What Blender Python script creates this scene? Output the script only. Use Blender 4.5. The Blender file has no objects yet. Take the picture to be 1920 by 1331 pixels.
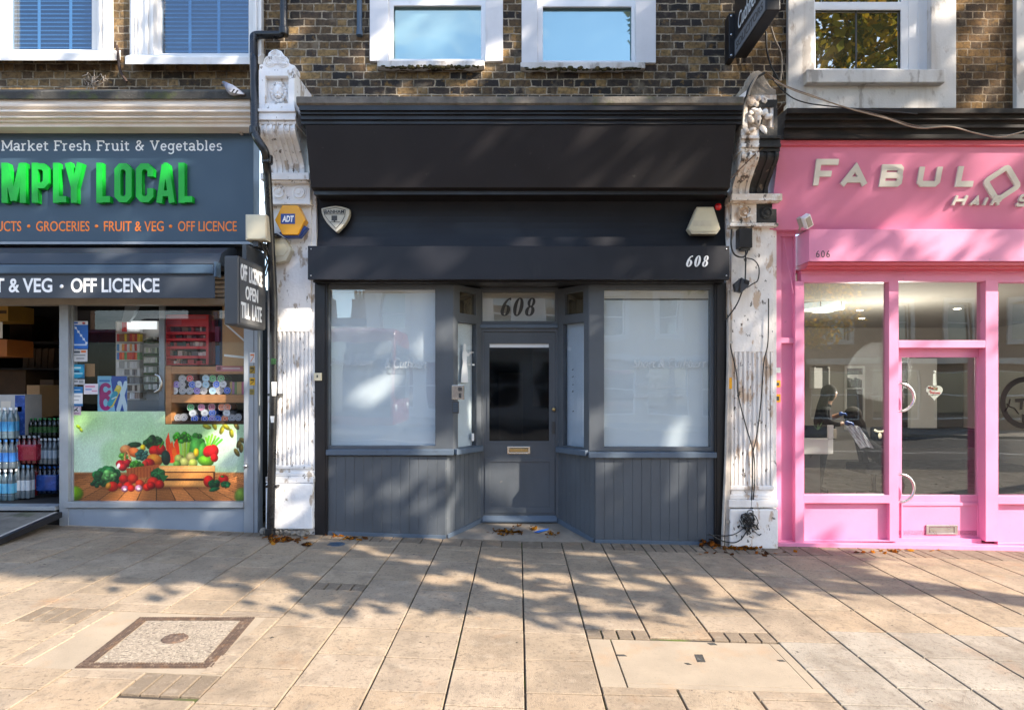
import bpy, bmesh, math, random
import numpy as np
from mathutils import Vector, Matrix
random.seed(7)
R = math.radians
sc = bpy.context.scene
col = sc.collection

# ------------------------------------------------------------------ camera
CAMY, F, CX, CY, CH = -6.5, 1200.0, 972.0, 721.0, 1.6
cam_d = bpy.data.cameras.new('camera')
cam_d.sensor_width = 36.0
cam_d.lens = F / 1920.0 * 36.0
cam_d.shift_x = -(CX - 960.0) / 1920.0
cam_d.shift_y = (CY - 665.5) / 1920.0
cam_d.clip_end = 600
cam_d.clip_start = 0.05
cam = bpy.data.objects.new('camera', cam_d)
cam.location = (0, CAMY, CH)
cam.rotation_euler = (R(90), 0, 0)
col.objects.link(cam)
sc.camera = cam

# ------------------------------------------------------------------ sky and sun
SUN = Vector((0.72, -0.425, 0.55)).normalized()
w = bpy.data.worlds.new("World"); sc.world = w; w.use_nodes = True
wn, wl = w.node_tree.nodes, w.node_tree.links
bg = wn['Background']
sky = wn.new('ShaderNodeTexSky'); sky.sky_type = 'NISHITA'; sky.sun_disc = False
sky.sun_elevation = math.asin(SUN.z)
sky.sun_rotation = math.atan2(SUN.x, SUN.y)
sky.air_density = 1.0; sky.dust_density = 0.6; sky.ozone_density = 1.5
tc = wn.new('ShaderNodeTexCoord')
mp = wn.new('ShaderNodeMapping'); mp.inputs['Scale'].default_value = (1.0, 1.0, 2.2)
mp.inputs['Location'].default_value = (3.1, 0.4, 1.2)
nz = wn.new('ShaderNodeTexNoise'); nz.inputs['Scale'].default_value = 2.6; nz.inputs['Detail'].default_value = 7
nz.inputs['Roughness'].default_value = 0.58
cr = wn.new('ShaderNodeValToRGB'); cr.color_ramp.elements[0].position = 0.52; cr.color_ramp.elements[1].position = 0.8
bw = wn.new('ShaderNodeRGBToBW')
ml = wn.new('ShaderNodeMath'); ml.operation = 'MULTIPLY'; ml.inputs[1].default_value = 2.3
mx = wn.new('ShaderNodeMix'); mx.data_type = 'RGBA'
wl.new(tc.outputs['Generated'], mp.inputs['Vector']); wl.new(mp.outputs[0], nz.inputs['Vector'])
wl.new(nz.outputs['Fac'], cr.inputs['Fac']); wl.new(cr.outputs[0], mx.inputs['Factor'])
wl.new(sky.outputs[0], mx.inputs['A']); wl.new(sky.outputs[0], bw.inputs[0]); wl.new(bw.outputs[0], ml.inputs[0])
wl.new(ml.outputs[0], mx.inputs['B']); wl.new(mx.outputs['Result'], bg.inputs['Color'])
bg.inputs['Strength'].default_value = 0.15
sd = bpy.data.lights.new('sun', 'SUN'); sd.energy = 3.6; sd.angle = R(0.53); sd.color = (1.0, 0.88, 0.73)
so = bpy.data.objects.new('sun', sd); col.objects.link(so)
so.rotation_euler = SUN.to_track_quat('Z', 'Y').to_euler()
so.location = (12, -8, 14)
sc.view_settings.view_transform = 'Standard'; sc.view_settings.look = 'None'
sc.view_settings.exposure = 1.8; sc.view_settings.gamma = 1.0; sc.view_settings.use_curve_mapping = False
sc.cycles.max_bounces = 8; sc.cycles.transparent_max_bounces = 12; sc.cycles.caustics_reflective = False
sc.cycles.caustics_refractive = False; sc.cycles.use_denoising = True; sc.cycles.sample_clamp_indirect = 6

# ------------------------------------------------------------------ picture measure -> world point on the plane y = Y
def X(px, Y): return (px - CX) * (Y - CAMY) / F
def Z(py, Y): return CH - (py - CY) * (Y - CAMY) / F
def at(px, py, Y): return Vector((X(px, Y), Y, Z(py, Y)))
def gz(x): return -0.035 * x if x < 0 else -0.02 * x     # the pavement falls gently from left to right
def G(px, py, dz=0.0):                       # point on the sloping ground
    dx, dz_ = (px - CX) / F, -(py - CY) / F
    k = 0.035 if dx < 0 else 0.02
    t = (CH - dz) / (-dz_ - k * dx)
    return Vector((dx * t, CAMY + t, CH + dz_ * t))

# ------------------------------------------------------------------ materials
def lin(r, g, b, k=1.0):
    f = lambda c: ((c / 255 + 0.055) / 1.055) ** 2.4 if c > 10.3 else c / 255 / 12.92
    return (f(r) * k, f(g) * k, f(b) * k)
MATS = {}
def ramp_noise(n, l, vec, scale, lo, hi, stretch=(1, 1, 1), detail=5, rough=0.6):
    src = vec
    if stretch != (1, 1, 1):
        m = n.new('ShaderNodeMapping'); m.inputs['Scale'].default_value = stretch
        l.new(vec, m.inputs['Vector']); src = m.outputs[0]
    t = n.new('ShaderNodeTexNoise'); t.inputs['Scale'].default_value = scale
    t.inputs['Detail'].default_value = detail; t.inputs['Roughness'].default_value = rough
    l.new(src, t.inputs['Vector'])
    r = n.new('ShaderNodeMapRange'); r.inputs['From Min'].default_value = lo; r.inputs['From Max'].default_value = hi
    l.new(t.outputs['Fac'], r.inputs['Value'])
    return r.outputs[0], t.outputs['Fac']
def mixc(n, l, fac, a, b):
    m = n.new('ShaderNodeMix'); m.data_type = 'RGBA'
    if isinstance(fac, (int, float)): m.inputs['Factor'].default_value = fac
    else: l.new(fac, m.inputs['Factor'])
    for nm, v in (('A', a), ('B', b)):
        if isinstance(v, tuple): m.inputs[nm].default_value = (*v[:3], 1)
        else: l.new(v, m.inputs[nm])
    return m.outputs['Result']
def mat(name, c, rough=0.5, metal=0.0, var=0.12, vs=5.0, bump=0.0, bs=60.0, spec=0.5, layers=(), coat=0.0, attr=False, attr_k=1.0, emit=0.0, rvar=0.1):
    m = bpy.data.materials.new(name); m.use_nodes = True
    n, l = m.node_tree.nodes, m.node_tree.links
    p = n['Principled BSDF']
    g = n.new('ShaderNodeNewGeometry'); vec = g.outputs['Position']
    f, raw = ramp_noise(n, l, vec, vs, 0.3, 0.7)
    if attr:
        a = n.new('ShaderNodeVertexColor'); a.layer_name = 'Col'
        base = a.outputs['Color']
        mm = n.new('ShaderNodeMix'); mm.data_type = 'RGBA'; mm.blend_type = 'MULTIPLY'; mm.inputs['Factor'].default_value = 1
        l.new(base, mm.inputs['A'])
        l.new(mixc(n, l, f, (attr_k * (1 - var),) * 3, (attr_k * (1 + var),) * 3), mm.inputs['B'])
        cc = mm.outputs['Result']
    else:
        cc = mixc(n, l, f, tuple(x * (1 - var) for x in c), tuple(x * (1 + var) for x in c))
    for (lc, ls, lo, hi, st, amt) in layers:
        lf, _ = ramp_noise(n, l, vec, ls, lo, hi, st)
        mu = n.new('ShaderNodeMath'); mu.operation = 'MULTIPLY'; mu.inputs[1].default_value = amt; l.new(lf, mu.inputs[0])
        mu.use_clamp = True
        cc = mixc(n, l, mu.outputs[0], cc, lc)
    l.new(cc, p.inputs['Base Color'])
    p.inputs['Metallic'].default_value = metal
    p.inputs['Specular IOR Level'].default_value = spec
    if rvar:
        rr = n.new('ShaderNodeMapRange'); rr.inputs['To Min'].default_value = max(0, rough - rvar); rr.inputs['To Max'].default_value = min(1, rough + rvar)
        l.new(raw, rr.inputs['Value']); rr.inputs['From Min'].default_value = .3; rr.inputs['From Max'].default_value = .7
        l.new(rr.outputs[0], p.inputs['Roughness'])
    else: p.inputs['Roughness'].default_value = rough
    if coat: p.inputs['Coat Weight'].default_value = coat
    if emit:
        p.inputs['Emission Color'].default_value = (*c, 1); p.inputs['Emission Strength'].default_value = emit
    if bump:
        t = n.new('ShaderNodeTexNoise'); t.inputs['Scale'].default_value = bs; t.inputs['Detail'].default_value = 4
        l.new(vec, t.inputs['Vector'])
        b = n.new('ShaderNodeBump'); b.inputs['Strength'].default_value = bump; b.inputs['Distance'].default_value = 0.01
        l.new(t.outputs['Fac'], b.inputs['Height']); l.new(b.outputs[0], p.inputs['Normal'])
    MATS[name] = m
    return m

def glass_mat(name, refl=1.0, tint=(0.93, 0.96, 0.95), ior=1.5, base=None, basefac=0.0, wav=0.0, gcol=(.95, .97, 1), grough=0.0):
    m = bpy.data.materials.new(name); m.use_nodes = True
    n, l = m.node_tree.nodes, m.node_tree.links
    for x in list(n):
        if x.type == 'BSDF_PRINCIPLED': n.remove(x)
    out = [x for x in n if x.type == 'OUTPUT_MATERIAL'][0]
    lw = n.new('ShaderNodeLayerWeight'); lw.inputs['Blend'].default_value = .5
    pw = n.new('ShaderNodeMath'); pw.operation = 'POWER'; pw.inputs[1].default_value = 5.0; l.new(lw.outputs['Facing'], pw.inputs[0])
    sch = n.new('ShaderNodeMath'); sch.operation = 'MULTIPLY_ADD'; sch.inputs[1].default_value = .96; sch.inputs[2].default_value = .04; l.new(pw.outputs[0], sch.inputs[0])
    mu = n.new('ShaderNodeMath'); mu.operation = 'MULTIPLY_ADD'; mu.inputs[1].default_value = refl; mu.inputs[2].default_value = basefac
    mu.use_clamp = True
    l.new(sch.outputs[0], mu.inputs[0])
    gl = n.new('ShaderNodeBsdfGlossy'); gl.inputs['Roughness'].default_value = grough; gl.inputs['Color'].default_value = (*gcol, 1)
    if wav:
        g = n.new('ShaderNodeNewGeometry')
        t = n.new('ShaderNodeTexNoise'); t.inputs['Scale'].default_value = 1.6; t.inputs['Detail'].default_value = 1
        l.new(g.outputs['Position'], t.inputs['Vector'])
        b = n.new('ShaderNodeBump'); b.inputs['Strength'].default_value = wav; b.inputs['Distance'].default_value = 0.02
        l.new(t.outputs['Fac'], b.inputs['Height']); l.new(b.outputs[0], gl.inputs['Normal'])
    if base:
        a = n.new('ShaderNodeBsdfDiffuse'); a.inputs['Color'].default_value = (*base, 1)
    else:
        a = n.new('ShaderNodeBsdfTransparent'); a.inputs['Color'].default_value = (*tint, 1)
    mixn = n.new('ShaderNodeMixShader')
    l.new(mu.outputs[0], mixn.inputs[0]); l.new(a.outputs[0], mixn.inputs[1]); l.new(gl.outputs[0], mixn.inputs[2])
    l.new(mixn.outputs[0], out.inputs['Surface'])
    MATS[name] = m
    return m

class NG:                                       # tiny expression helper for node maths
    def __init__(s, m): s.n, s.l = m.node_tree.nodes, m.node_tree.links
    def m(s, op, a, b=None, c=None, clamp=False):
        k = s.n.new('ShaderNodeMath'); k.operation = op; k.use_clamp = clamp
        for i, v in enumerate((a, b, c)):
            if v is None: continue
            if isinstance(v, (int, float)): k.inputs[i].default_value = v
            else: s.l.new(v, k.inputs[i])
        return k.outputs[0]
    def rng(s, v, a, b, c=0.0, d=1.0, smooth=False):
        k = s.n.new('ShaderNodeMapRange'); s.l.new(v, k.inputs['Value'])
        if smooth: k.interpolation_type = 'SMOOTHSTEP'
        for nm, x in (('From Min', a), ('From Max', b), ('To Min', c), ('To Max', d)): k.inputs[nm].default_value = x
        return k.outputs[0]

def brick_mat(name, cols, mortar, soot=0.5, seed=0.0):
    m = bpy.data.materials.new(name); m.use_nodes = True
    q = NG(m); n, l = q.n, q.l
    p = n['Principled BSDF']
    g = n.new('ShaderNodeNewGeometry')
    dn = n.new('ShaderNodeTexNoise'); dn.inputs['Scale'].default_value = 9; dn.inputs['Detail'].default_value = 3
    l.new(g.outputs['Position'], dn.inputs['Vector'])
    sep = n.new('ShaderNodeSeparateXYZ'); l.new(g.outputs['Position'], sep.inputs[0])
    dsp = n.new('ShaderNodeSeparateColor'); l.new(dn.outputs['Color'], dsp.inputs[0])
    x = q.m('ADD', q.m('ADD', sep.outputs['X'], 50 + seed), q.m('MULTIPLY', q.m('SUBTRACT', dsp.outputs[0], .5), .034))
    z = q.m('ADD', q.m('ADD', sep.outputs['Z'], 0.02), q.m('MULTIPLY', q.m('SUBTRACT', dsp.outputs[1], .5), .026))
    H, L = 0.0785, 0.335
    rz = q.m('DIVIDE', z, H); row = q.m('FLOOR', rz); fz = q.m('FRACT', rz)
    sh = q.m('MULTIPLY', q.m('MODULO', row, 2.0), 0.5)
    wr = n.new('ShaderNodeTexWhiteNoise'); wr.noise_dimensions = '1D'; l.new(row, wr.inputs['W'])
    u = q.m('ADD', q.m('ADD', q.m('DIVIDE', x, L), sh), q.m('MULTIPLY', wr.outputs['Value'], .12))
    iu = q.m('FLOOR', u); fu = q.m('FRACT', u)
    head = q.m('GREATER_THAN', fu, 0.665)
    dx = q.m('MULTIPLY', q.m('MINIMUM', q.m('MINIMUM', fu, q.m('ABSOLUTE', q.m('SUBTRACT', fu, .665))), q.m('SUBTRACT', 1.0, fu)), L)
    dz = q.m('MULTIPLY', q.m('MINIMUM', fz, q.m('SUBTRACT', 1.0, fz)), H)
    d = q.m('MINIMUM', dx, dz)
    fn = n.new('ShaderNodeTexNoise'); fn.inputs['Scale'].default_value = 70; fn.inputs['Detail'].default_value = 5
    l.new(g.outputs['Position'], fn.inputs['Vector'])
    d2 = q.m('ADD', d, q.m('MULTIPLY', q.m('SUBTRACT', fn.outputs['Fac'], .5), .010))
    mask = q.rng(d2, .0050, .0078, smooth=True)
    cv = n.new('ShaderNodeCombineXYZ'); l.new(q.m('ADD', q.m('MULTIPLY', iu, 2.0), head), cv.inputs[0]); l.new(row, cv.inputs[1]); cv.inputs[2].default_value = seed
    wn_ = n.new('ShaderNodeTexWhiteNoise'); l.new(cv.outputs[0], wn_.inputs['Vector'])
    rp = n.new('ShaderNodeValToRGB'); rp.color_ramp.interpolation = 'LINEAR'
    els = rp.color_ramp.elements
    while len(els) < len(cols): els.new(0.5)
    for i, c in enumerate(cols):
        els[i].position = i / (len(cols) - 1); els[i].color = (*c, 1)
    big, _ = ramp_noise(n, l, g.outputs['Position'], 1.1, .3, .7)
    l.new(q.m('ADD', q.m('MULTIPLY', wn_.outputs['Value'], .86), q.m('MULTIPLY', big, .14)), rp.inputs['Fac'])
    blot, _ = ramp_noise(n, l, g.outputs['Position'], 26, .42, .66)
    bc = mixc(n, l, q.m('MULTIPLY', blot, .65), rp.outputs[0], (.022, .019, .018))
    yel, _ = ramp_noise(n, l, g.outputs['Position'], 12, .58, .72)
    bc = mixc(n, l, q.m('MULTIPLY', yel, .65), bc, (.30, .17, .05))
    mo, _ = ramp_noise(n, l, g.outputs['Position'], 11, .36, .64)
    mc = mixc(n, l, mo, tuple(k * .38 for k in mortar), tuple(k * 1.15 for k in mortar))
    sm_, _ = ramp_noise(n, l, g.outputs['Position'], 5.5, .56, .70, (1, 1, .8))
    bc = mixc(n, l, q.m('MULTIPLY', sm_, .5), bc, tuple(k * .75 for k in mortar))
    cc = mixc(n, l, mask, mc, bc)
    so_, _ = ramp_noise(n, l, g.outputs['Position'], 2.3, .48, .72, (1, 1, .5))
    cc = mixc(n, l, q.m('MULTIPLY', so_, soot), cc, (.03, .027, .025))
    l.new(cc, p.inputs['Base Color']); p.inputs['Roughness'].default_value = .9; p.inputs['Specular IOR Level'].default_value = .25
    b = n.new('ShaderNodeBump'); b.inputs['Strength'].default_value = .9; b.inputs['Distance'].default_value = .012
    l.new(q.m('ADD', mask, q.m('MULTIPLY', fn.outputs['Fac'], .5)), b.inputs['Height']); l.new(b.outputs[0], p.inputs['Normal'])
    MATS[name] = m
    return m

# ------------------------------------------------------------------ mesh builder
W = {}
class MB:
    def __init__(s): s.v, s.f, s.c, s.mi, s.sm, s.m, s.cc = [], [], [], [], [], 0, None
    def add(s, vs, fs, col=None, smooth=False):
        b = len(s.v); s.v += [Vector(q) for q in vs]
        for f in fs:
            s.f.append([b + i for i in f]); s.c.append(col or s.cc); s.mi.append(s.m); s.sm.append(smooth)
        return s
    def quad(s, a, b, c, d, col=None): return s.add([a, b, c, d], [(0, 1, 2, 3)], col)
    def box(s, x0, x1, y0, y1, z0, z1, col=None):
        if x0 > x1: x0, x1 = x1, x0
        if y0 > y1: y0, y1 = y1, y0
        if z0 > z1: z0, z1 = z1, z0
        return s.add([(x0, y0, z0), (x1, y0, z0), (x1, y1, z0), (x0, y1, z0), (x0, y0, z1), (x1, y0, z1), (x1, y1, z1), (x0, y1, z1)],
                     [(0, 1, 5, 4), (1, 2, 6, 5), (2, 3, 7, 6), (3, 0, 4, 7), (4, 5, 6, 7), (3, 2, 1, 0)], col)
    def pbox(s, px0, py0, px1, py1, Y, d, col=None):
        return s.box(X(px0, Y), X(px1, Y), Y, Y + d, Z(py1, Y), Z(py0, Y), col)
    def ext(s, pts, off, col=None):
        n = len(pts); off = Vector(off); a = [Vector(q) for q in pts]
        fs = [tuple(range(n)), tuple(range(2 * n - 1, n - 1, -1))] + [(i, (i + 1) % n, n + (i + 1) % n, n + i) for i in range(n)]
        return s.add(a + [q + off for q in a], fs, col)
    def ppoly(s, pts, Y, d, col=None): return s.ext([at(a, b, Y) for a, b in pts], (0, d, 0), col)
    def prism_x(s, yz, x0, x1, col=None): return s.ext([(x0, y, z) for y, z in yz], (x1 - x0, 0, 0), col)
    def holes(s, x0, x1, z0, z1, hs, y0, y1, col=None):
        xs = sorted({x0, x1, *[min(max(q, x0), x1) for h in hs for q in h[:2]]}); zs = sorted({z0, z1, *[min(max(q, z0), z1) for h in hs for q in h[2:]]})
        solid = lambda i, j: 0 <= i < len(xs) - 1 and 0 <= j < len(zs) - 1 and not any(
            h[0] < (xs[i] + xs[i + 1]) / 2 < h[1] and h[2] < (zs[j] + zs[j + 1]) / 2 < h[3] for h in hs)
        for i in range(len(xs) - 1):
            for j in range(len(zs) - 1):
                if not solid(i, j): continue
                a, b, c, d = xs[i], xs[i + 1], zs[j], zs[j + 1]
                s.add([(a, y0, c), (b, y0, c), (b, y0, d), (a, y0, d)], [(0, 1, 2, 3)], col)
                s.add([(a, y1, c), (b, y1, c), (b, y1, d), (a, y1, d)], [(3, 2, 1, 0)], col)
                if not solid(i - 1, j): s.add([(a, y0, c), (a, y0, d), (a, y1, d), (a, y1, c)], [(0, 1, 2, 3)], col)
                if not solid(i + 1, j): s.add([(b, y0, c), (b, y1, c), (b, y1, d), (b, y0, d)], [(0, 1, 2, 3)], col)
                if not solid(i, j - 1): s.add([(a, y0, c), (a, y1, c), (b, y1, c), (b, y0, c)], [(0, 1, 2, 3)], col)
                if not solid(i, j + 1): s.add([(a, y0, d), (b, y0, d), (b, y1, d), (a, y1, d)], [(0, 1, 2, 3)], col)
        return s
    def pholes(s, px0, py0, px1, py1, hs, Y, d, col=None):
        return s.holes(X(px0, Y), X(px1, Y), Z(py1, Y), Z(py0, Y), [(X(h[0], Y), X(h[2], Y), Z(h[3], Y), Z(h[1], Y)) for h in hs], Y, Y + d, col)
    def tube(s, path, r, n=10, col=None, caps=True):
        path = [Vector(q) for q in path]; rs = r if isinstance(r, (list, tuple)) else [r] * len(path)
        up = None; vs = []
        for i, q in enumerate(path):
            t = (path[min(i + 1, len(path) - 1)] - path[max(i - 1, 0)]).normalized()
            if up is None: up = t.orthogonal().normalized()
            up = (up - t * up.dot(t)); up = up.normalized() if up.length > 1e-6 else t.orthogonal().normalized()
            si = t.cross(up)
            vs += [q + (up * math.cos(2 * math.pi * k / n) + si * math.sin(2 * math.pi * k / n)) * rs[i] for k in range(n)]
        fs = [(i * n + k, i * n + (k + 1) % n, (i + 1) * n + (k + 1) % n, (i + 1) * n + k) for i in range(len(path) - 1) for k in range(n)]
        s.add(vs, fs, col, True)
        if caps: s.add(vs[:n], [tuple(range(n - 1, -1, -1))], col); s.add(vs[-n:], [tuple(range(n))], col)
        return s
    def lathe(s, prof, o, ax=(0, 0, 1), n=16, col=None, smooth=True, cols=None):
        o = Vector(o); ax = Vector(ax).normalized(); u = ax.orthogonal().normalized(); v = ax.cross(u)
        vs = [o + ax * t + (u * math.cos(2 * math.pi * k / n) + v * math.sin(2 * math.pi * k / n)) * r for r, t in prof for k in range(n)]
        for i in range(len(prof) - 1):
            s.add([vs[i * n + k] for k in range(n)] + [vs[(i + 1) * n + k] for k in range(n)],
                  [(k, (k + 1) % n, n + (k + 1) % n, n + k) for k in range(n)], cols[i] if cols else col, smooth)
        if prof[0][0] > 1e-5: s.add(vs[:n], [tuple(range(n - 1, -1, -1))], cols[0] if cols else col)
        if prof[-1][0] > 1e-5: s.add(vs[-n:], [tuple(range(n))], cols[-1] if cols else col)
        return s
    def ell(s, c, r, n=14, k=8, col=None, rot=None):
        c = Vector(c); vs = []; M = rot or Matrix.Identity(3)
        for j in range(k + 1):
            th = math.pi * j / k
            for i in range(n):
                ph = 2 * math.pi * i / n
                vs.append(c + M @ Vector((r[0] * math.sin(th) * math.cos(ph), r[1] * math.sin(th) * math.sin(ph), r[2] * math.cos(th))))
        return s.add(vs, [(j * n + i, j * n + (i + 1) % n, (j + 1) * n + (i + 1) % n, (j + 1) * n + i) for j in range(k) for i in range(n)], col, True)
    def build(s, name, mats, parent=None, bevel=0.0, smooth=False, seg=2, weld=True, nrm=True):
        me = bpy.data.meshes.new(name)
        lo = Vector((min(q[i] for q in s.v) for i in range(3))); hi = Vector((max(q[i] for q in s.v) for i in range(3)))
        o3 = Vector(((lo.x + hi.x) / 2, (lo.y + hi.y) / 2, lo.z))
        me.from_pydata([q - o3 for q in s.v], [], s.f)
        for m in (mats if isinstance(mats, (list, tuple)) else [mats]): me.materials.append(MATS[m] if isinstance(m, str) else m)
        me.polygons.foreach_set('material_index', s.mi)
        me.polygons.foreach_set('use_smooth', [bool(q or smooth) for q in s.sm])
        if any(c is not None for c in s.c):
            ca = me.color_attributes.new('Col', 'FLOAT_COLOR', 'CORNER'); arr = []
            for f, c in zip(s.f, s.c):
                c = c or (.5, .5, .5)
                if isinstance(c[0], (tuple, list)):
                    for k in range(len(f)): arr += [*c[k][:3], 1.0]
                else: arr += [*c[:3], 1.0] * len(f)
            ca.data.foreach_set('color', arr)
        if weld or bevel or nrm:
            bm = bmesh.new(); bm.from_mesh(me)
            if weld: bmesh.ops.remove_doubles(bm, verts=bm.verts, dist=1e-5)
            if nrm: bmesh.ops.recalc_face_normals(bm, faces=bm.faces)
            if bevel:
                ed = [e for e in bm.edges if len(e.link_faces) == 2 and e.calc_face_angle(0) > 0.6 and not all(f.smooth for f in e.link_faces)]
                bmesh.ops.bevel(bm, geom=ed, offset=bevel, segments=seg, affect='EDGES', clamp_overlap=True, profile=.6)
            bm.to_mesh(me); bm.free()
        o = bpy.data.objects.new(name, me); col.objects.link(o)
        pw = Vector((0, 0, 0))
        if parent is not None:
            o.parent = parent; pw = W[parent.name]
        o.location = o3 - pw; W[o.name] = o3.copy()
        return o
def thing(name, label, cat, loc=(0, 0, 0), group=None):
    o = bpy.data.objects.new(name, None); col.objects.link(o); o.location = loc; o.empty_display_size = .1
    W[o.name] = Vector(loc); return tag(o, label, cat, group)
def tag(o, label=None, cat=None, group=None, kind=None):
    if label: o['label'] = label
    if cat: o['category'] = cat
    if group: o['group'] = group
    if kind: o['kind'] = kind
    return o
def copy_tree(o, delta=(0, 0, 0), parent=None):
    c = o.copy(); col.objects.link(c)
    if parent is not None: c.parent = parent
    c.location = c.location + Vector(delta); W[c.name] = W[o.name] + Vector(delta)
    for ch in list(o.children): copy_tree(ch, (0, 0, 0), c)
    return c

# ------------------------------------------------------------------ lettering
def text_geo(t, bold=0.0, shear=0.0, space=1.0, lines=1.0, align='LEFT'):
    cu = bpy.data.curves.new('letters', 'FONT'); cu.body = t; cu.extrude = .05; cu.offset = bold; cu.shear = shear
    cu.space_character = space; cu.space_line = lines; cu.align_x = align; cu.resolution_u = 4
    ob = bpy.data.objects.new('letters', cu); col.objects.link(ob)
    dg = bpy.context.evaluated_depsgraph_get(); dg.update()
    me = bpy.data.meshes.new_from_object(ob.evaluated_get(dg))
    vs = [tuple(v.co) for v in me.vertices]; fs = [tuple(p.vertices) for p in me.polygons]
    bpy.data.objects.remove(ob); bpy.data.curves.remove(cu); bpy.data.meshes.remove(me)
    x0, x1 = min(v[0] for v in vs), max(v[0] for v in vs); y0, y1 = min(v[1] for v in vs), max(v[1] for v in vs)
    return [((a - x0) / (x1 - x0), (b - y0) / (y1 - y0), (c + .05) / .1) for a, b, c in vs], fs, (x1 - x0) / (y1 - y0)
def ptext(mb, t, px0, py0, px1, py1, Y, d=.004, bold=.02, shear=0, space=1, fm=None, col=None):
    vs, fs, _ = text_geo(t, bold, shear, space)
    if fm is None: fm = lambda u, v, k: at(px0 + (px1 - px0) * u, py1 + (py0 - py1) * v, Y) + Vector((0, -d * k, 0))
    mb.add([fm(*q) for q in vs], fs, col)
    return mb
# strokes: lists of polylines in letter units; arcs by helper
def arc(cx, cy, rx, ry, a0, a1, n=12):
    return [(cx + rx * math.cos(R(a0 + (a1 - a0) * i / n)), cy + ry * math.sin(R(a0 + (a1 - a0) * i / n))) for i in range(n + 1)]
def ribbon(mb, pts, wd, fm, d, lift=0.0, col=None):
    n = len(pts); ws = wd if isinstance(wd, (list, tuple)) else [wd] * n
    L, Rr = [], []
    closed = (Vector(pts[0]) - Vector(pts[-1])).length < 1e-4
    for i in range(n):
        p = Vector(pts[i])
        a = Vector(pts[i - 1]) if i else (Vector(pts[-2]) if closed else None)
        b = Vector(pts[i + 1]) if i < n - 1 else (Vector(pts[1]) if closed else None)
        if a is None: t = (b - p).normalized(); k = 1
        elif b is None: t = (p - a).normalized(); k = 1
        else:
            t1, t2 = (p - a).normalized(), (b - p).normalized(); t = t1 + t2
            t = t.normalized() if t.length > 1e-5 else t1
            k = 1 / max(.5, t.dot(t1))
        nn = Vector((-t.y, t.x)) * ws[i] / 2 * k
        L.append(p + nn); Rr.append(p - nn)
    top = [fm(q.x, q.y, d + lift) for q in L] + [fm(q.x, q.y, d + lift) for q in Rr]
    bot = [fm(q.x, q.y, 0) for q in L] + [fm(q.x, q.y, 0) for q in Rr]
    m = 2 * n; fs = []
    for i in range(n - 1):
        fs += [(i, i + 1, n + i + 1, n + i), (i, m + i, m + i + 1, i + 1), (n + i, n + i + 1, m + n + i + 1, m + n + i)]
    if not closed: fs += [(0, n, m + n, m), (n - 1, m + n - 1, m + 2 * n - 1, 2 * n - 1)]
    mb.add(top + bot, fs, col)
def strokes(mb, glyph, fm, wd, d, col=None, off=0, sc_=1.0, italic=0.0):
    for i, st in enumerate(glyph):
        w_ = wd
        if isinstance(st, tuple): st, w_ = st
        f2 = lambda x, y, k: fm(off + (x + italic * y) * sc_, y * sc_, k)
        ribbon(mb, st, w_, f2, d, .0002 * i, col)

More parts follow.
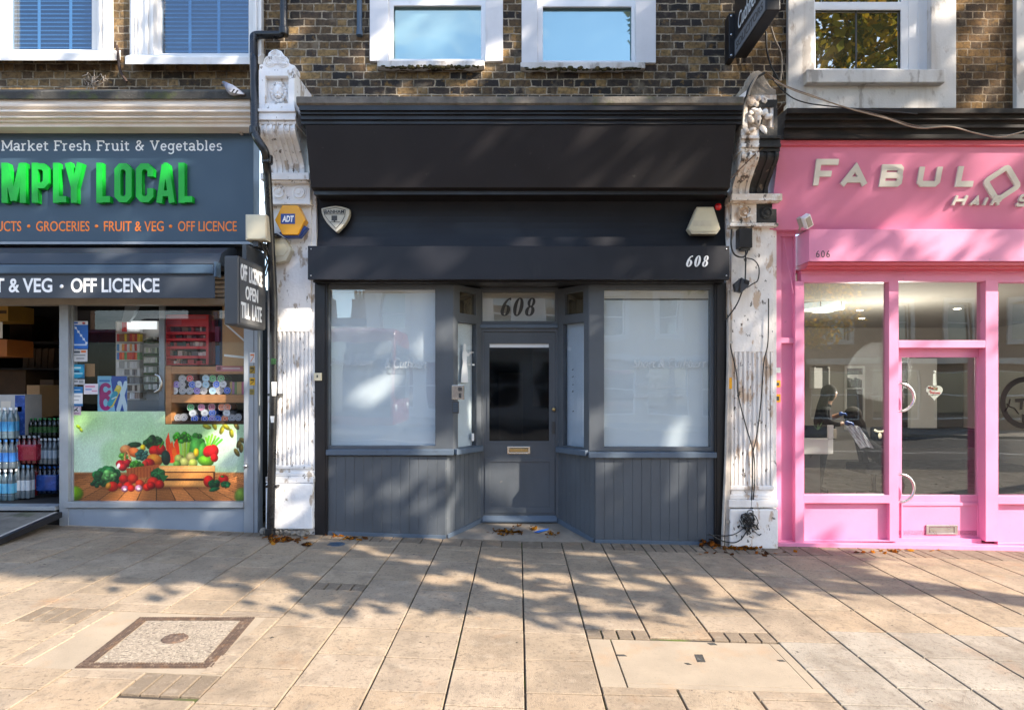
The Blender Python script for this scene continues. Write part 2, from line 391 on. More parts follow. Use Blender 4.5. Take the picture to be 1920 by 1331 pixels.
# ------------------------------------------------------------------ printed pictures (flat prints as fine coloured grids)
class Ras:
    def __init__(s, x0, y0, x1, y1, sc_=1.0, bgc=(255, 255, 255)):
        s.x0, s.y0, s.x1, s.y1 = x0, y0, x1, y1
        s.w, s.h = max(2, int(round((x1 - x0) * sc_))), max(2, int(round((y1 - y0) * sc_)))
        xs = x0 + (np.arange(s.w) + .5) * (x1 - x0) / s.w; ys = y0 + (np.arange(s.h) + .5) * (y1 - y0) / s.h
        s.gx, s.gy = np.meshgrid(xs, ys); s.a = np.empty((s.h, s.w, 3)); s.a[:] = bgc; s.px = (x1 - x0) / s.w
        s.mask = np.ones((s.h, s.w), bool)
    def put(s, al, c):
        c = np.asarray(c, float); al = np.clip(al, 0, 1)[..., None]; s.a = s.a * (1 - al) + c * al
    def rect(s, x0, y0, x1, y1, c, soft=.5):
        al = np.clip((np.minimum(s.gx - x0, x1 - s.gx)) / soft / 2 + .5, 0, 1) * np.clip((np.minimum(s.gy - y0, y1 - s.gy)) / soft / 2 + .5, 0, 1)
        s.put(al, c)
    def ell(s, cx, cy, rx, ry, c, ang=0, soft=1.0, shade=.55, al=1.0):
        ca, sa = math.cos(R(ang)), math.sin(R(ang)); dx, dy = s.gx - cx, s.gy - cy
        u, v = (dx * ca + dy * sa) / rx, (-dx * sa + dy * ca) / ry; r = np.sqrt(u * u + v * v)
        m = np.clip((1 - r) * min(rx, ry) / soft + .5, 0, 1) * al
        hi = np.clip(1.25 - shade * np.sqrt((u + .3) ** 2 + (v + .4) ** 2), .2, 1.4)[..., None]
        cc = np.clip(np.asarray(c, float) * (hi if shade else 1), 0, 255)
        s.a = s.a * (1 - m[..., None]) + cc * m[..., None]
    def line(s, x0, y0, x1, y1, wd, c, soft=.7):
        dx, dy = x1 - x0, y1 - y0; L2 = dx * dx + dy * dy + 1e-9
        t = np.clip(((s.gx - x0) * dx + (s.gy - y0) * dy) / L2, 0, 1)
        dd = np.hypot(s.gx - x0 - t * dx, s.gy - y0 - t * dy); s.put((wd / 2 - dd) / soft + .5, c)
    def poly(s, pts, c):
        ins = np.zeros((s.h, s.w), bool); n = len(pts)
        for i in range(n):
            (xa, ya), (xb, yb) = pts[i], pts[(i + 1) % n]
            if ya == yb: continue
            cnd = ((ya > s.gy) != (yb > s.gy)) & (s.gx < (xb - xa) * (s.gy - ya) / (yb - ya) + xa); ins ^= cnd
        s.put(ins.astype(float), c)
    def bumpy(s, cx, cy, rx, ry, c, n, rng, rr=.3):
        for i in range(n):
            a = rng.uniform(0, 6.28); q = math.sqrt(rng.uniform(0, 1)) * .8
            k = rng.uniform(.7, 1.15); r_ = min(rx, ry) * rr * rng.uniform(.7, 1.2)
            s.ell(cx + math.cos(a) * q * rx, cy + math.sin(a) * q * ry, r_ * 1.1, r_, tuple(x * k for x in c))
    def build(s, name, mats, Y, k=.62, parent=None, fm=None):
        mb = MB(); fm = fm or (lambda x, y: at(x, y, Y))
        a = np.clip(s.a, 0, 255) / 255; a = np.where(a > .04045, ((a + .055) / 1.055) ** 2.4, a / 12.92) * k
        vs = [fm(s.x0 + (s.x1 - s.x0) * i / s.w, s.y0 + (s.y1 - s.y0) * j / s.h) for j in range(s.h + 1) for i in range(s.w + 1)]
        mb.v = vs; n = s.w + 1
        for j in range(s.h):
            for i in range(s.w):
                if not s.mask[j, i]: continue
                mb.f.append([j * n + i, (j + 1) * n + i, (j + 1) * n + i + 1, j * n + i + 1]); mb.c.append(tuple(a[j, i])); mb.mi.append(0); mb.sm.append(False)
        return mb.build(name, mats, parent, weld=False, nrm=False)
# ------------------------------------------------------------------ the materials of this street
GR = (.14, .12, .10)
mat('slab', (.4, .3, .2), .85, attr=True, attr_k=.735, var=.12, vs=3.5, bump=.5, bs=150, spec=.2,
    layers=[((.11, .08, .058), 48, .53, .70, (1, 1, 1), .55), ((.44, .35, .25), 80, .57, .72, (1, 1, 1), .55), ((.15, .12, .09), 1.3, .48, .74, (1, 1, 1), .55), ((.17, .135, .10), 7, .50, .70, (1, .6, 1), .55), ((.50, .42, .32), 11, .55, .75, (1, 1, 1), .45), ((.13, .10, .075), 22, .56, .68, (1, 1, 1), .5),
            ((.36, .20, .10), 2.7, .60, .8, (1, 1, 1), .45), ((.028, .026, .024), 17, .69, .715, (1, 1, 1), .85), ((.05, .045, .04), 9, .73, .75, (1, 1, 1), .7)])
mat('joint', (.055, .042, .03), .95, var=.4, vs=9, bump=.5, bs=90, layers=[((.085, .12, .012), 2.2, .52, .62, (1, 1, 1), .9)])
mat('asphalt', (.055, .055, .056), .9, var=.3, vs=30, bump=.5, bs=150)
mat('roadpaint', (.72, .7, .66), .8, var=.1)
mat('kerbstone', (.3, .29, .27), .8, var=.2, vs=12)
mat('covercon', (.31, .25, .18), .9, var=.12, vs=4, bump=.25, bs=140, layers=[((.36, .2, .09), 3.2, .55, .75, (1, 1, 1), .5), ((.2, .17, .13), 70, .58, .7, (1, 1, 1), .5)])
mat('exposed', (.27, .22, .165), .9, var=.2, vs=20, bump=.9, bs=110, layers=[((.42, .355, .27), 62, .5, .6, (1, 1, 1), .9), ((.10, .075, .055), 48, .56, .64, (1, 1, 1), .85)])
mat('rusty', (.105, .07, .052), .8, var=.35, vs=30, bump=.5, bs=120, metal=.1, layers=[((.22, .12, .06), 14, .52, .7, (1, 1, 1), .6), ((.30, .24, .17), 30, .58, .66, (1, 1, 1), .5)])
mat('doorstep', (.22, .19, .155), .9, var=.2, vs=6, bump=.3, bs=120, layers=[((.10, .085, .07), 5, .5, .75, (1, 1, 1), .6)])
mat('concrete', (.36, .31, .25), .9, var=.2, vs=5, bump=.3, bs=120, layers=[((.14, .12, .1), 6, .5, .75, (1, 1, 1), .6)])
brick_mat('brick', [(.022, .021, .022), (.035, .031, .028), (.075, .055, .038), (.13, .085, .045), (.21, .135, .06), (.36, .23, .095), (.16, .10, .05), (.07, .052, .04), (.035, .031, .03), (.09, .06, .04)], (.40, .33, .24), .2)
brick_mat('brickgold', [(.04, .03, .022), (.09, .055, .03), (.18, .10, .04), (.26, .15, .055), (.13, .075, .035), (.06, .04, .028), (.32, .19, .07)], (.33, .25, .165), .22, 7.3)
brick_mat('brickstock', [(.03, .026, .024), (.09, .06, .035), (.2, .13, .06), (.32, .21, .1), (.24, .15, .07), (.12, .08, .05), (.05, .04, .033)], (.38, .31, .22), .2, 3.1)
mat('rowpaint', (.74, .73, .74), .75, var=.08, vs=3, bump=.12, bs=60, layers=[((.28, .26, .24), 5, .6, .85, (1, 1, .25), .5)])
mat('stucco', (.70, .67, .63), .8, var=.08, vs=3, bump=.2, bs=50, layers=[((.40, .33, .26), 3, .5, .8, (1.6, 1, .18), .8), ((.26, .20, .15), 9, .58, .70, (1, 1, .5), .65), ((.2, .16, .13), 3.2, .60, .63, (1, 1, .35), .5)])
mat('stripgrey', (.16, .17, .19), .5, var=.1)
mat('woodwhite', (.74, .72, .69), .55, var=.06, vs=3, bump=.06, bs=30, layers=[((.4, .33, .25), 4, .6, .82, (1, 1, .2), .5)])
mat('upvc', (.82, .83, .85), .35, var=.03)
mat('corniceold', (.76, .70, .63), .7, var=.08, vs=3, layers=[((.34, .23, .15), 2.5, .52, .8, (.35, 1, 3), .6)])
mat('ledge', (.045, .043, .038), .9, var=.4, vs=14, bump=.7, bs=50, layers=[((.07, .085, .02), 6, .55, .68, (1, 1, 1), .7), ((.2, .19, .17), 30, .62, .7, (1, 1, 1), .5)])
mat('ledgestone', (.15, .135, .115), .9, var=.35, vs=6, bump=.5, bs=70, layers=[((.06, .075, .015), 3.5, .56, .7, (1, 1, 1), .8), ((.045, .04, .035), 9, .52, .72, (1, 1, 1), .6)])
mat('peel', (.82, .81, .80), .7, var=.06, vs=4, bump=.4, bs=35, layers=[((.50, .48, .47), 2.2, .52, .8, (1.5, 1.5, .4), .6), ((.34, .26, .18), 9, .585, .64, (1, 1, .5), .8), ((.09, .075, .06), 20, .645, .68, (1, 1, .6), .9)])
mat('peelwarm', (.72, .64, .56), .75, var=.1, vs=5, bump=.5, bs=30, layers=[((.42, .26, .14), 6, .52, .64, (1, 1, .6), .85), ((.85, .83, .80), 8, .52, .57, (1, 1, 1), .85), ((.07, .055, .045), 15, .585, .63, (1, 1, .6), .9)])
mat('peelright', (.82, .79, .76), .72, var=.06, vs=4, bump=.45, bs=32, layers=[((.5, .45, .40), 2.6, .5, .78, (1.5, 1.5, .4), .6), ((.46, .30, .17), 7, .57, .63, (1, 1, .5), .75), ((.08, .065, .05), 16, .625, .66, (1, 1, .7), .92)])
mat('peelblack', (.014, .0135, .013), .6, var=.3, vs=8, bump=.5, bs=30, layers=[((.2, .15, .11), 15, .63, .68, (1, 1, .7), .8), ((.4, .36, .3), 22, .69, .72, (1, 1, .7), .8)])
mat('rubblestone', (.30, .26, .21), .95, var=.25, vs=9, bump=.8, bs=45, layers=[((.08, .07, .06), 5, .5, .7, (1, 1, 1), .6)])
mat('black', (.0095, .0088, .0105), .42, var=.15, vs=2.5, bump=.03, bs=20, rvar=.12)
mat('blacksign', (.0125, .0105, .0125), .58, var=.15, vs=3, layers=[((.03, .027, .026), 1.4, .5, .8, (1, 1, .2), .22), ((.05, .047, .045), 13, .68, .73, (1, 1, 1), .6)], bump=.04, bs=220, spec=.35)
mat('blackband', (.0085, .009, .013), .42, spec=.3, var=.2, vs=3, layers=[((.03, .031, .034), 2, .52, .8, (.4, 1, 2), .4)], bump=.03, bs=14, rvar=.1)
mat('shutterbox', (.0135, .0145, .020), .45, spec=.35, var=.12, vs=4, layers=[((.045, .045, .048), 5, .6, .8, (1, 1, .4), .35)])
mat('slate', (.076, .088, .103), .48, var=.1, vs=3, bump=.06, bs=40, layers=[((.035, .04, .045), 2.2, .5, .8, (1.5, 1.5, .3), .35), ((.16, .16, .155), 14, .66, .72, (1, 1, 1), .5), ((.11, .117, .127), 4, .58, .85, (1, 1, .3), .4)])
mat('slateblue', (.085, .115, .155), .45, var=.1, vs=4, layers=[((.03, .03, .03), 8, .6, .8, (1, 1, 1), .5)])
mat('blind', (.74, .80, .835), .7, var=.03, vs=1.2, layers=[((.62, .69, .73), 1.6, .52, .8, (2, 2, .25), .35)])
mat('blindtop', (.62, .57, .49), .7, var=.04)
mat('paper', (.78, .78, .76), .7, var=.04)
mat('paperblue', (.50, .57, .66), .7, var=.04)
mat('lettergrey', (.045, .045, .045), .5, var=.05)
mat('letterwhite', (.86, .86, .85), .5, var=.04)
mat('letterpale', (.64, .68, .71), .5, var=.05)
mat('filmletter', (.50, .55, .58), .6, var=.05)
mat('vinylpale', (.74, .77, .79), .6, var=.05)
mat('chrome', (.65, .6, .52), .25, metal=1, var=.1)
mat('brass', (.5, .36, .17), .3, metal=1, var=.15)
mat('steel', (.55, .55, .55), .28, metal=1, var=.06)
mat('dark', (.012, .011, .011), .8, var=.2)
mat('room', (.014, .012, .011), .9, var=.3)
mat('roomwood', (.09, .055, .03), .85, var=.3)
mat('bluegrey', (.034, .064, .098), .4, var=.06, vs=3, layers=[((.1, .14, .18), 3, .6, .85, (1, 1, 1), .35)])
mat('green3d', (.002, .37, .025), .45, var=.05)
mat('orange', (.95, .23, .018), .5, var=.05)
mat('awning', (.034, .041, .053), .5, var=.08, vs=4, bump=.03, bs=120)
mat('awningbar', (.05, .085, .13), .4, var=.05)
mat('alu', (.30, .33, .36), .42, var=.08, vs=6, metal=.25, layers=[((.5, .52, .54), 5, .6, .8, (1, 1, .2), .4)])
mat('alubeige', (.34, .30, .25), .5, var=.12, vs=6)
mat('riser', (.23, .27, .32), .5, var=.08, vs=3, layers=[((.12, .13, .14), 6, .62, .8, (1, 1, .4), .6)])
mat('print', (1, 1, 1), .42, attr=True, var=.02)
mat('paint', (1, 1, 1), .5, attr=True, var=.06)
mat('woodshelf', (.46, .21, .08), .5, var=.2, vs=9, layers=[((.30, .12, .045), 6, .5, .7, (.3, 1, 5), .7)])
mat('card', (.46, .27, .125), .8, var=.1, vs=5)
mat('cream', (.60, .55, .40), .45, var=.05, vs=6)
mat('creamdirty', (.55, .50, .38), .5, var=.08, vs=6, layers=[((.3, .22, .12), 9, .58, .75, (1, 1, .4), .5)])
mat('yellowbox', (.78, .36, .012), .4, var=.05)
mat('bluebox', (.012, .05, .25), .35, var=.05)
mat('redlamp', (.60, .015, .02), .25, var=.05, coat=.4)
mat('cabinetred', (.75, .03, .04), .4, var=.06)
mat('lightbox', (.85, .9, .9), .4, emit=.35, var=0)
mat('shield', (.52, .50, .42), .45, var=.05)
mat('pipeblack', (.011, .0115, .013), .3, var=.25, vs=8, layers=[((.09, .085, .06), 6, .62, .8, (1, 1, .3), .5)])
mat('signgrey', (.05, .054, .06), .45, var=.08)
mat('signgreyface', (.07, .072, .074), .4, var=.06)
mat('cable', (.02, .019, .018), .6, var=.2)
mat('cablebrown', (.14, .085, .05), .6, var=.2)
mat('cablewhite', (.34, .27, .2), .6, var=.1)
mat('conduit', (.42, .38, .34), .6, var=.2, vs=9, layers=[((.2, .16, .13), 7, .55, .75, (1, 1, .3), .7)])
mat('pinkfas', (.70, .225, .375), .42, var=.04, vs=2)
mat('pink', (.75, .265, .435), .42, var=.05, vs=2.5, bump=.06, bs=40, layers=[((.62, .2, .34), 4, .58, .8, (1, 1, .3), .4), ((.45, .2, .26), 18, .67, .71, (1, 1, 1), .5)])
mat('pinkred', (.62, .10, .14), .45, var=.06)
mat('blackcorn', (.013, .0105, .0095), .7, spec=.3, var=.3, vs=6, layers=[((.09, .06, .045), 5, .55, .75, (.4, 1, 2), .6)])
mat('letterivory', (.68, .66, .60), .4, var=.05, metal=.1)
mat('pigeongrey', (.30, .31, .35), .7, attr=True, var=.1)
mat('twig', (.34, .28, .22), .9, var=.2)
mat('iron', (.045, .025, .018), .8, var=.3)
mat('moss', (.045, .04, .010), .95, var=.5, vs=25, bump=.8, bs=70, layers=[((.09, .055, .012), 9, .5, .65, (1, 1, 1), .8)])
mat('salonwall', (.40, .37, .335), .8, var=.05)
mat('salonfloor', (.022, .021, .02), .35, var=.1)
mat('cartonwhite', (.42, .42, .42), .7)
mat('salonwhite', (.75, .74, .72), .4, var=.03)
mat('mirror', (.75, .76, .76), .05, metal=1, var=.02, rvar=0)
mat('skin', (.34, .19, .12), .55, var=.08, vs=20)
mat('hair', (.009, .006, .0045), .85, spec=.1, var=.2, vs=40)
mat('clothblack', (.009, .009, .010), .9, spec=.15, var=.2, vs=30)
mat('glove', (.02, .09, .36), .4, var=.1)
mat('lace', (.62, .64, .68), .8, var=.25, vs=60, bump=.5, bs=80)
mat('lamp', (.85, .95, .95), .4, emit=.2, var=0)
mat('vinylblack', (.012, .011, .011), .9, spec=.05)
mat('spot', (1.0, .9, .75), .4, emit=2.0, var=0)
mat('leaf', (1, 1, 1), .6, attr=True, var=.15)
mat('bark', (.16, .13, .10), .9, var=.3, vs=8, bump=.6, bs=30)
mat('stuccofar', (.50, .41, .31), .9, var=.08)
mat('stuccofar2', (.62, .58, .53), .9, var=.08)
mat('brickfar', (.26, .17, .12), .9, var=.2, vs=10)
mat('slateroof', (.09, .09, .1), .8, var=.2, vs=8)
mat('busred', (.22, .012, .012), .3, var=.05, coat=.5)
mat('tyre', (.02, .02, .02), .8)
mat('film', (.75, .8, .85), .15, var=.1)
mat('bottlegreen', (.03, .09, .03), .15, var=.1)
mat('colourcan', (1, 1, 1), .3, attr=True, var=.03, metal=.0)
glass_mat('glass', 1.15)
glass_mat('glassdoor', .9, (.6, .62, .64), grough=.045, wav=.3)
glass_mat('glassfilm', 1.2, (.95, .97, .98), wav=.12, basefac=.03)
glass_mat('glasssalon', 2.1, (.92, .94, .92), wav=.06)
glass_mat('glassshop', .55, (.93, .94, .94))
glass_mat('glasssky', 1.0, base=(.12, .20, .22), basefac=.36, wav=.3, gcol=(.64, .83, .80), grough=.02)
glass_mat('glassdark', 1.0, base=(.05, .042, .028), basefac=.34, wav=.18, grough=.012, gcol=(.95, .95, .85))
glass_mat('glassblue', 1.0, (.55, .7, .82), basefac=.07, wav=.2)
glass_mat('glassfar', 1.0, base=(.03, .035, .04), basefac=.15)
mat('blindblue', (.07, .17, .29), .6, var=.08)
mat('slatedge', (.42, .52, .6), .5, var=.05)
mat('blindcord', (.55, .66, .74), .6, var=.05)
mat('bluesticker', (.02, .13, .5), .4, var=.05)
# ================================================================== GROUND
def structure(o): return tag(o, kind='structure')
KERB = -6.15
mb = MB()
for a, b in ((-40, 0), (0, 40)):
    mb.quad((a, KERB, gz(a)), (b, KERB, gz(b)), (b, 2.2, gz(b)), (a, 2.2, gz(a)))
structure(mb.build('pavement_bed', 'joint'))
rng = random.Random(3)
blocks = {}                                     # column -> [(y0, y1, kind)]
def blk(k, a, b, kind): blocks.setdefault(k, []).append((min(a, b), max(a, b), kind))
for k in (1, 2, 3): blk(k, -3.10, -2.455, 'cover')
blk(1, -2.45, -2.30, 'sett'); blk(3, -2.44, -2.29, 'sett')
for k in (-7, -6): blk(k, -3.15, -2.31, 'hole')
blk(-5, -3.15, -2.31, 'hole'); blk(-5, -3.39, -3.16, 'sett'); blk(-8, -2.55, -2.30, 'sett')
blk(-4, -1.72, -1.56, 'sett')
mb = MB(); base_tones = [(.45, .35, .243), (.475, .37, .258), (.435, .336, .233), (.46, .363, .262), (.44, .347, .25), (.465, .35, .236)]
def shade(c, a, b): q = rng.uniform(a, b); return tuple(k * q for k in c)
def slab(xa, xb, ya, yb, tone, h=.013, g=.0042, j=.002):
    xa, xb, ya, yb = xa + g + rng.uniform(0, j), xb - g - rng.uniform(0, j), ya + g + rng.uniform(0, j), yb - g - rng.uniform(0, j)
    if xb - xa < .01 or yb - ya < .01: return
    t0, t1 = rng.uniform(-.0012, .0012), rng.uniform(-.0012, .0012)
    sk = lambda x: -.02 * x
    P = lambda x, y, z: (x, y + sk(x), gz(x) + z)
    e = .0035
    top = [P(xa + e, ya + e, h + t0), P(xb - e, ya + e, h + t1), P(xb - e, yb - e, h + t1), P(xa + e, yb - e, h + t0)]
    low = [P(xa, ya, h - .003 + t0), P(xb, ya, h - .003 + t1), P(xb, yb, h - .003 + t1), P(xa, yb, h - .003 + t0)]
    bot = [P(xa, ya, -.004), P(xb, ya, -.004), P(xb, yb, -.004), P(xa, yb, -.004)]
    mb.add(top + low + bot, [(0, 1, 2, 3)] + [(i + 4, (i + 1) % 4 + 4, (i + 1) % 4, i) for i in range(4)] + [(i + 8, (i + 1) % 4 + 8, (i + 1) % 4 + 4, i + 4) for i in range(4)], tone)
def tone_of(k, y):
    b = rng.choice(base_tones); q = rng.uniform(.93, 1.06)
    if k >= 4 and y < -2.45 - .13 * (k % 2) + (.05 * (k - 4)): b = (.45, .395, .32)
    elif rng.random() < .03: b = (.38, .30, .22)
    return tuple(c * q for c in b)
for k in range(-26, 30):
    xa, xb = .034 + .4 * k, .034 + .4 * (k + 1)
    off = (-.01 if k % 2 == 0 else -.19) + rng.uniform(-.04, .04)
    edge = -.27 + rng.uniform(-.03, .03)
    ys = [edge]
    y = math.floor((edge - off) / .4) * .4 + off
    if edge - y < .1: y -= .4
    while y > KERB + .1: ys.append(y); y -= .4 if rng.random() > .12 else .6
    ys.append(KERB)
    segs = [(b, a) for a, b in zip(ys, ys[1:])]
    for (b0, b1, kind) in blocks.get(k, []):
        out = []
        for (p, q) in segs:
            if q <= b0 or p >= b1: out.append((p, q)); continue
            if p < b0: out.append((p, b0))
            if q > b1: out.append((b1, q))
        segs = out
        if kind == 'sett':
            for i in range(4): slab(xa + i * .1, xa + (i + 1) * .1, b0, b1, shade((.40, .31, .22), .62, .80), g=.004)
    for p, q in segs:
        if q - p > .04: slab(xa, xb, p, q, tone_of(k, p))
    n = 2 if rng.random() < .45 else 4
    for i in range(n):                          # small setts closing the row against the shopfronts
        slab(xa + .4 * i / n, xa + .4 * (i + 1) / n, edge, 2.0 if abs(xa) < 0 else .9, shade((.38, .30, .22), .62, .86), g=.004)
for a, b, ya, yb in ((-2.766, -2.64, -3.14, -2.73), (-2.766, -2.665, -2.73, -2.32), (-1.68, -1.566, -2.9, -2.62), (-1.665, -1.566, -2.61, -2.32), (-1.69, -1.566, -3.14, -2.91)): slab(a, b, ya, yb, tone_of(-6, -2))
structure(mb.build('pavement', 'slab', weld=False))
# kerb, road, far pavement
mb = MB(); x = -40
while x < 40:
    mb.ext([(x, KERB - .15, gz(x) + .008), (x + .9, KERB - .15, gz(x + .9) + .008), (x + .9, KERB - .004, gz(x + .9) + .008), (x, KERB - .004, gz(x) + .008)], (0, 0, -.3)); x += .91
structure(mb.build('kerb', 'kerbstone', bevel=.012))
mb = MB()
for a, b in ((-120, 0), (0, 120)): mb.quad((a, -60, gz(a) - .115), (b, -60, gz(b) - .115), (b, KERB - .1, gz(b) - .115), (a, KERB - .1, gz(a) - .115))
structure(mb.build('road', 'asphalt'))
mb = MB()
for yy, wd in ((-11.4, .12), (-16.9, .06), (-17.1, .06)):
    for a, b in ((-60, 0), (0, 60)): mb.quad((a, yy - wd, gz(a) - .111), (b, yy - wd, gz(b) - .111), (b, yy, gz(b) - .111), (a, yy, gz(a) - .111))
structure(mb.build('road_marking', 'roadpaint'))
mb = MB()
for a, b in ((-60, 0), (0, 60)): mb.ext([(a, -30, gz(a) - .01), (b, -30, gz(b) - .01), (b, -17.6, gz(b) - .01), (a, -17.6, gz(a) - .01)], (0, 0, -.2))
structure(mb.build('far_pavement', 'concrete'))
# patches round the covers
mb = MB(); mb.ext([(a, b - .02 * a, gz(a) + .0075) for a, b in ((-2.762, -3.148), (-1.57, -3.148), (-1.57, -2.312), (-2.762, -2.312))], (0, 0, -.012))
structure(mb.build('mortar_patch', 'covercon'))
mc = [G(140, 1255), G(398, 1255), G(478, 1160), G(262, 1160)]
def bil(u, v): return (mc[0] * (1 - u) + mc[1] * u) * (1 - v) + (mc[3] * (1 - u) + mc[2] * u) * v
t = thing('manhole_cover', 'square manhole cover filled with pale aggregate in a rusty ribbed frame', 'manhole cover', bil(.5, .5))
mb = MB(); up = lambda q, h: q + Vector((0, 0, h))
fw = .082
for (a, b, c, d) in ((0, 0, 1, fw * .8), (0, 1 - fw * .8, 1, 1), (0, fw * .8, fw, 1 - fw * .8), (1 - fw, fw * .8, 1, 1 - fw * .8)):
    mb.ext([up(bil(a, b), .012), up(bil(c, b), .012), up(bil(c, d), .012), up(bil(a, d), .012)], (0, 0, -.02))
n = 46
for i in range(n):                              # ribs of the frame
    for v0, v1 in ((.008, .036), (.044, .072), (.928, .956), (.964, .992)):
        a, b = (i + .2) / n, (i + .75) / n
        mb.ext([up(bil(a, v0), .017), up(bil(b, v0), .017), up(bil(b, v1), .017), up(bil(a, v1), .017)], (0, 0, -.006))
for i in range(38):
    for u0, u1 in ((.008, .045), (.055, .092), (.908, .945), (.955, .992)):
        a, b = .09 + .82 * (i + .2) / 38, .09 + .82 * (i + .75) / 38
        mb.ext([up(bil(u0, a), .017), up(bil(u1, a), .017), up(bil(u1, b), .017), up(bil(u0, b), .017)], (0, 0, -.006))
mb.build('frame', 'rusty', t, weld=False)
mb = MB(); mb.ext([up(bil(a, b), .0135) for a, b in ((.105, .085), (.895, .085), (.895, .915), (.105, .915))], (0, 0, -.02))
mb.build('lid', 'exposed', t)
mb = MB(); c0 = bil(.5, .52)
mb.lathe([(0, .022), (.06, .022), (.07, .0195), (.076, .010)], c0, n=28)
for i in range(60):
    a, r_ = rng.uniform(0, 6.28), .065 * math.sqrt(rng.random()); mb.ell(c0 + Vector((math.cos(a) * r_, math.sin(a) * r_, .021)), (.007, .004, .004), 6, 4)
mb.build('key_plate', 'rusty', t)
# concrete utility cover
t = thing('utility_cover', 'large pale concrete inspection cover with a small steel lifting plate', 'utility cover', (1.03, -2.78, gz(1.03)))
mb = MB(); sk = lambda x, y, h: (x, y - .02 * x, gz(x) + h)
def gslab(mb, x0, x1, y0, y1, h, th=.02): mb.ext([sk(x0, y0, h), sk(x1, y0, h), sk(x1, y1, h), sk(x0, y1, h)], (0, 0, -th))
gslab(mb, .44, .575, -3.095, -2.46, .010); gslab(mb, .583, 1.632, -3.095, -3.05, .0098)
mb.build('surround', 'covercon', t, bevel=.002)
mb = MB(); gslab(mb, .583, 1.57, -3.046, -2.46, .0105); mb.build('lid', 'covercon', t, bevel=.003)
mb = MB(); gslab(mb, 1.574, 1.632, -3.046, -2.46, .0098); mb.build('edge_strip', 'covercon', t, bevel=.002)
for (a, b, c, d) in ((1308, 1230, 1323, 1244), (1332, 1208, 1345, 1212), (1160, 1230, 1176, 1233), (1289, 1246, 1297, 1249), (1462, 1240, 1473, 1243)):
    q = [G(a, d), G(c, d), G(c - 6, b), G(a - 6, b)]; mb = MB(); mb.ext([up(p, .0125) for p in q], (0, 0, -.006)); mb.build('lifting_plate', 'ledge', t)
# small access covers near the walls
t = thing('drain_cover', 'small round grey metal cover set in the paving by the dark frame', 'drain cover', G(628, 1022))
mb = MB(); c0 = G(628, 1022); mb.lathe([(0, .013), (.085, .013), (.095, .010), (.1, -.004)], c0, n=24)
for i in range(5): mb.box(c0.x - .06, c0.x + .06, c0.y - .055 + i * .025, c0.y - .043 + i * .025, c0.z + .012, c0.z + .017)
mb.build('cover', 'awningbar', t)

# ================================================================== shared wall parts
def mould(mb, x0, x1, prof, col=None):          # profile of (y, z) from top to bottom, closed at the wall
    mb.prism_x(prof, x0, x1, col)
def moss_strip(name, px0, px1, py, Y, parent=None, n=60, seed=1):
    r_ = random.Random(seed); mb = MB()
    for i in range(n):
        px = px0 + (px1 - px0) * (i + r_.random()) / n; w_ = math.sin(math.pi * (i + .5) / n) ** .5
        mb.ell(at(px, py + r_.uniform(-2, 2), Y + r_.uniform(-.01, .03)), (r_.uniform(.012, .03), .016, r_.uniform(.010, .026) * w_), 8, 5)
    return tag(mb.build(name, 'moss', parent, weld=False), kind='stuff')

# ================================================================== MIDDLE BUILDING (608)
YB = .15                                         # brick plane
b608 = thing('shop_building', 'vacant dark grey shopfront numbered 608 under brown brick and two pale blue windows', 'shop building', (0, 0.5, 0))
mb = MB(); wins = [(722, -260, 918, 118), (1004, -260, 1200, 118)]
mb.pholes(498, -420, 1478, 196, wins, YB, .3)
mb.build('brick_wall', 'brick', b608)
for (o0, o1, g0, g1, gy, by, lj) in ((693, 943, 737, 903, 10, 112, 0), (978, 1230, 1017, 1185, 12, 115, 0)):
    ys = YB - .035
    mb = MB(); yf = YB + .05
    mb.pholes(g0 - 24, -260, g1 + 24, by + 6, [(g0, gy, g1, by), (g0, -250, g1, gy - 16)], yf, .07)
    wo = mb.build('window', 'upvc', b608, bevel=.008)
    for a, b in ((o0, g0 - 9), (g1 + 7, o1)):  # rendered surround: two jamb boards
        mb = MB(); mb.pbox(a, -260, b, by + 3, ys, .10); mb.build('jamb', 'rowpaint', wo, bevel=.006)
    mb = MB(); q = (6, 5)
    mb.pholes(g0 - 14, gy - 12, g1 + 14, by + 4, [(g0 + 1, gy + 1, g1 - 1, by - 1)], yf - .018, .017); mb.build('sash', 'upvc', wo, bevel=.005)
    mb = MB(); mb.pbox(g0 - 2, gy - 2, g1 + 2, by + 2, yf + .03, .012); mb.pbox(g0 - 2, -252, g1 + 2, gy - 14, yf + .03, .012); mb.build('pane', 'glasssky', wo)
    mb = MB(); r_ = random.Random(o0)
    sl, sr = (g0 - 30, g1 + 5) if o0 < 900 else (o0 - 2, g1 + 25)
    pts = [(sl, by + 2), (sr, by + 2)]; n = 14
    for i in range(n + 1): pts.append((sr - (sr - sl) * i / n, by + 13 + r_.uniform(-2.2, 2.2) - (1.5 if i in (0, n) else 0)))
    mb.ppoly(pts, ys - .05, .14); mb.build('sill', 'stucco', wo, bevel=.006)
    moss_strip('moss', sl + 8, sr - 6, by + 14, ys - .045, wo, 70, o0)
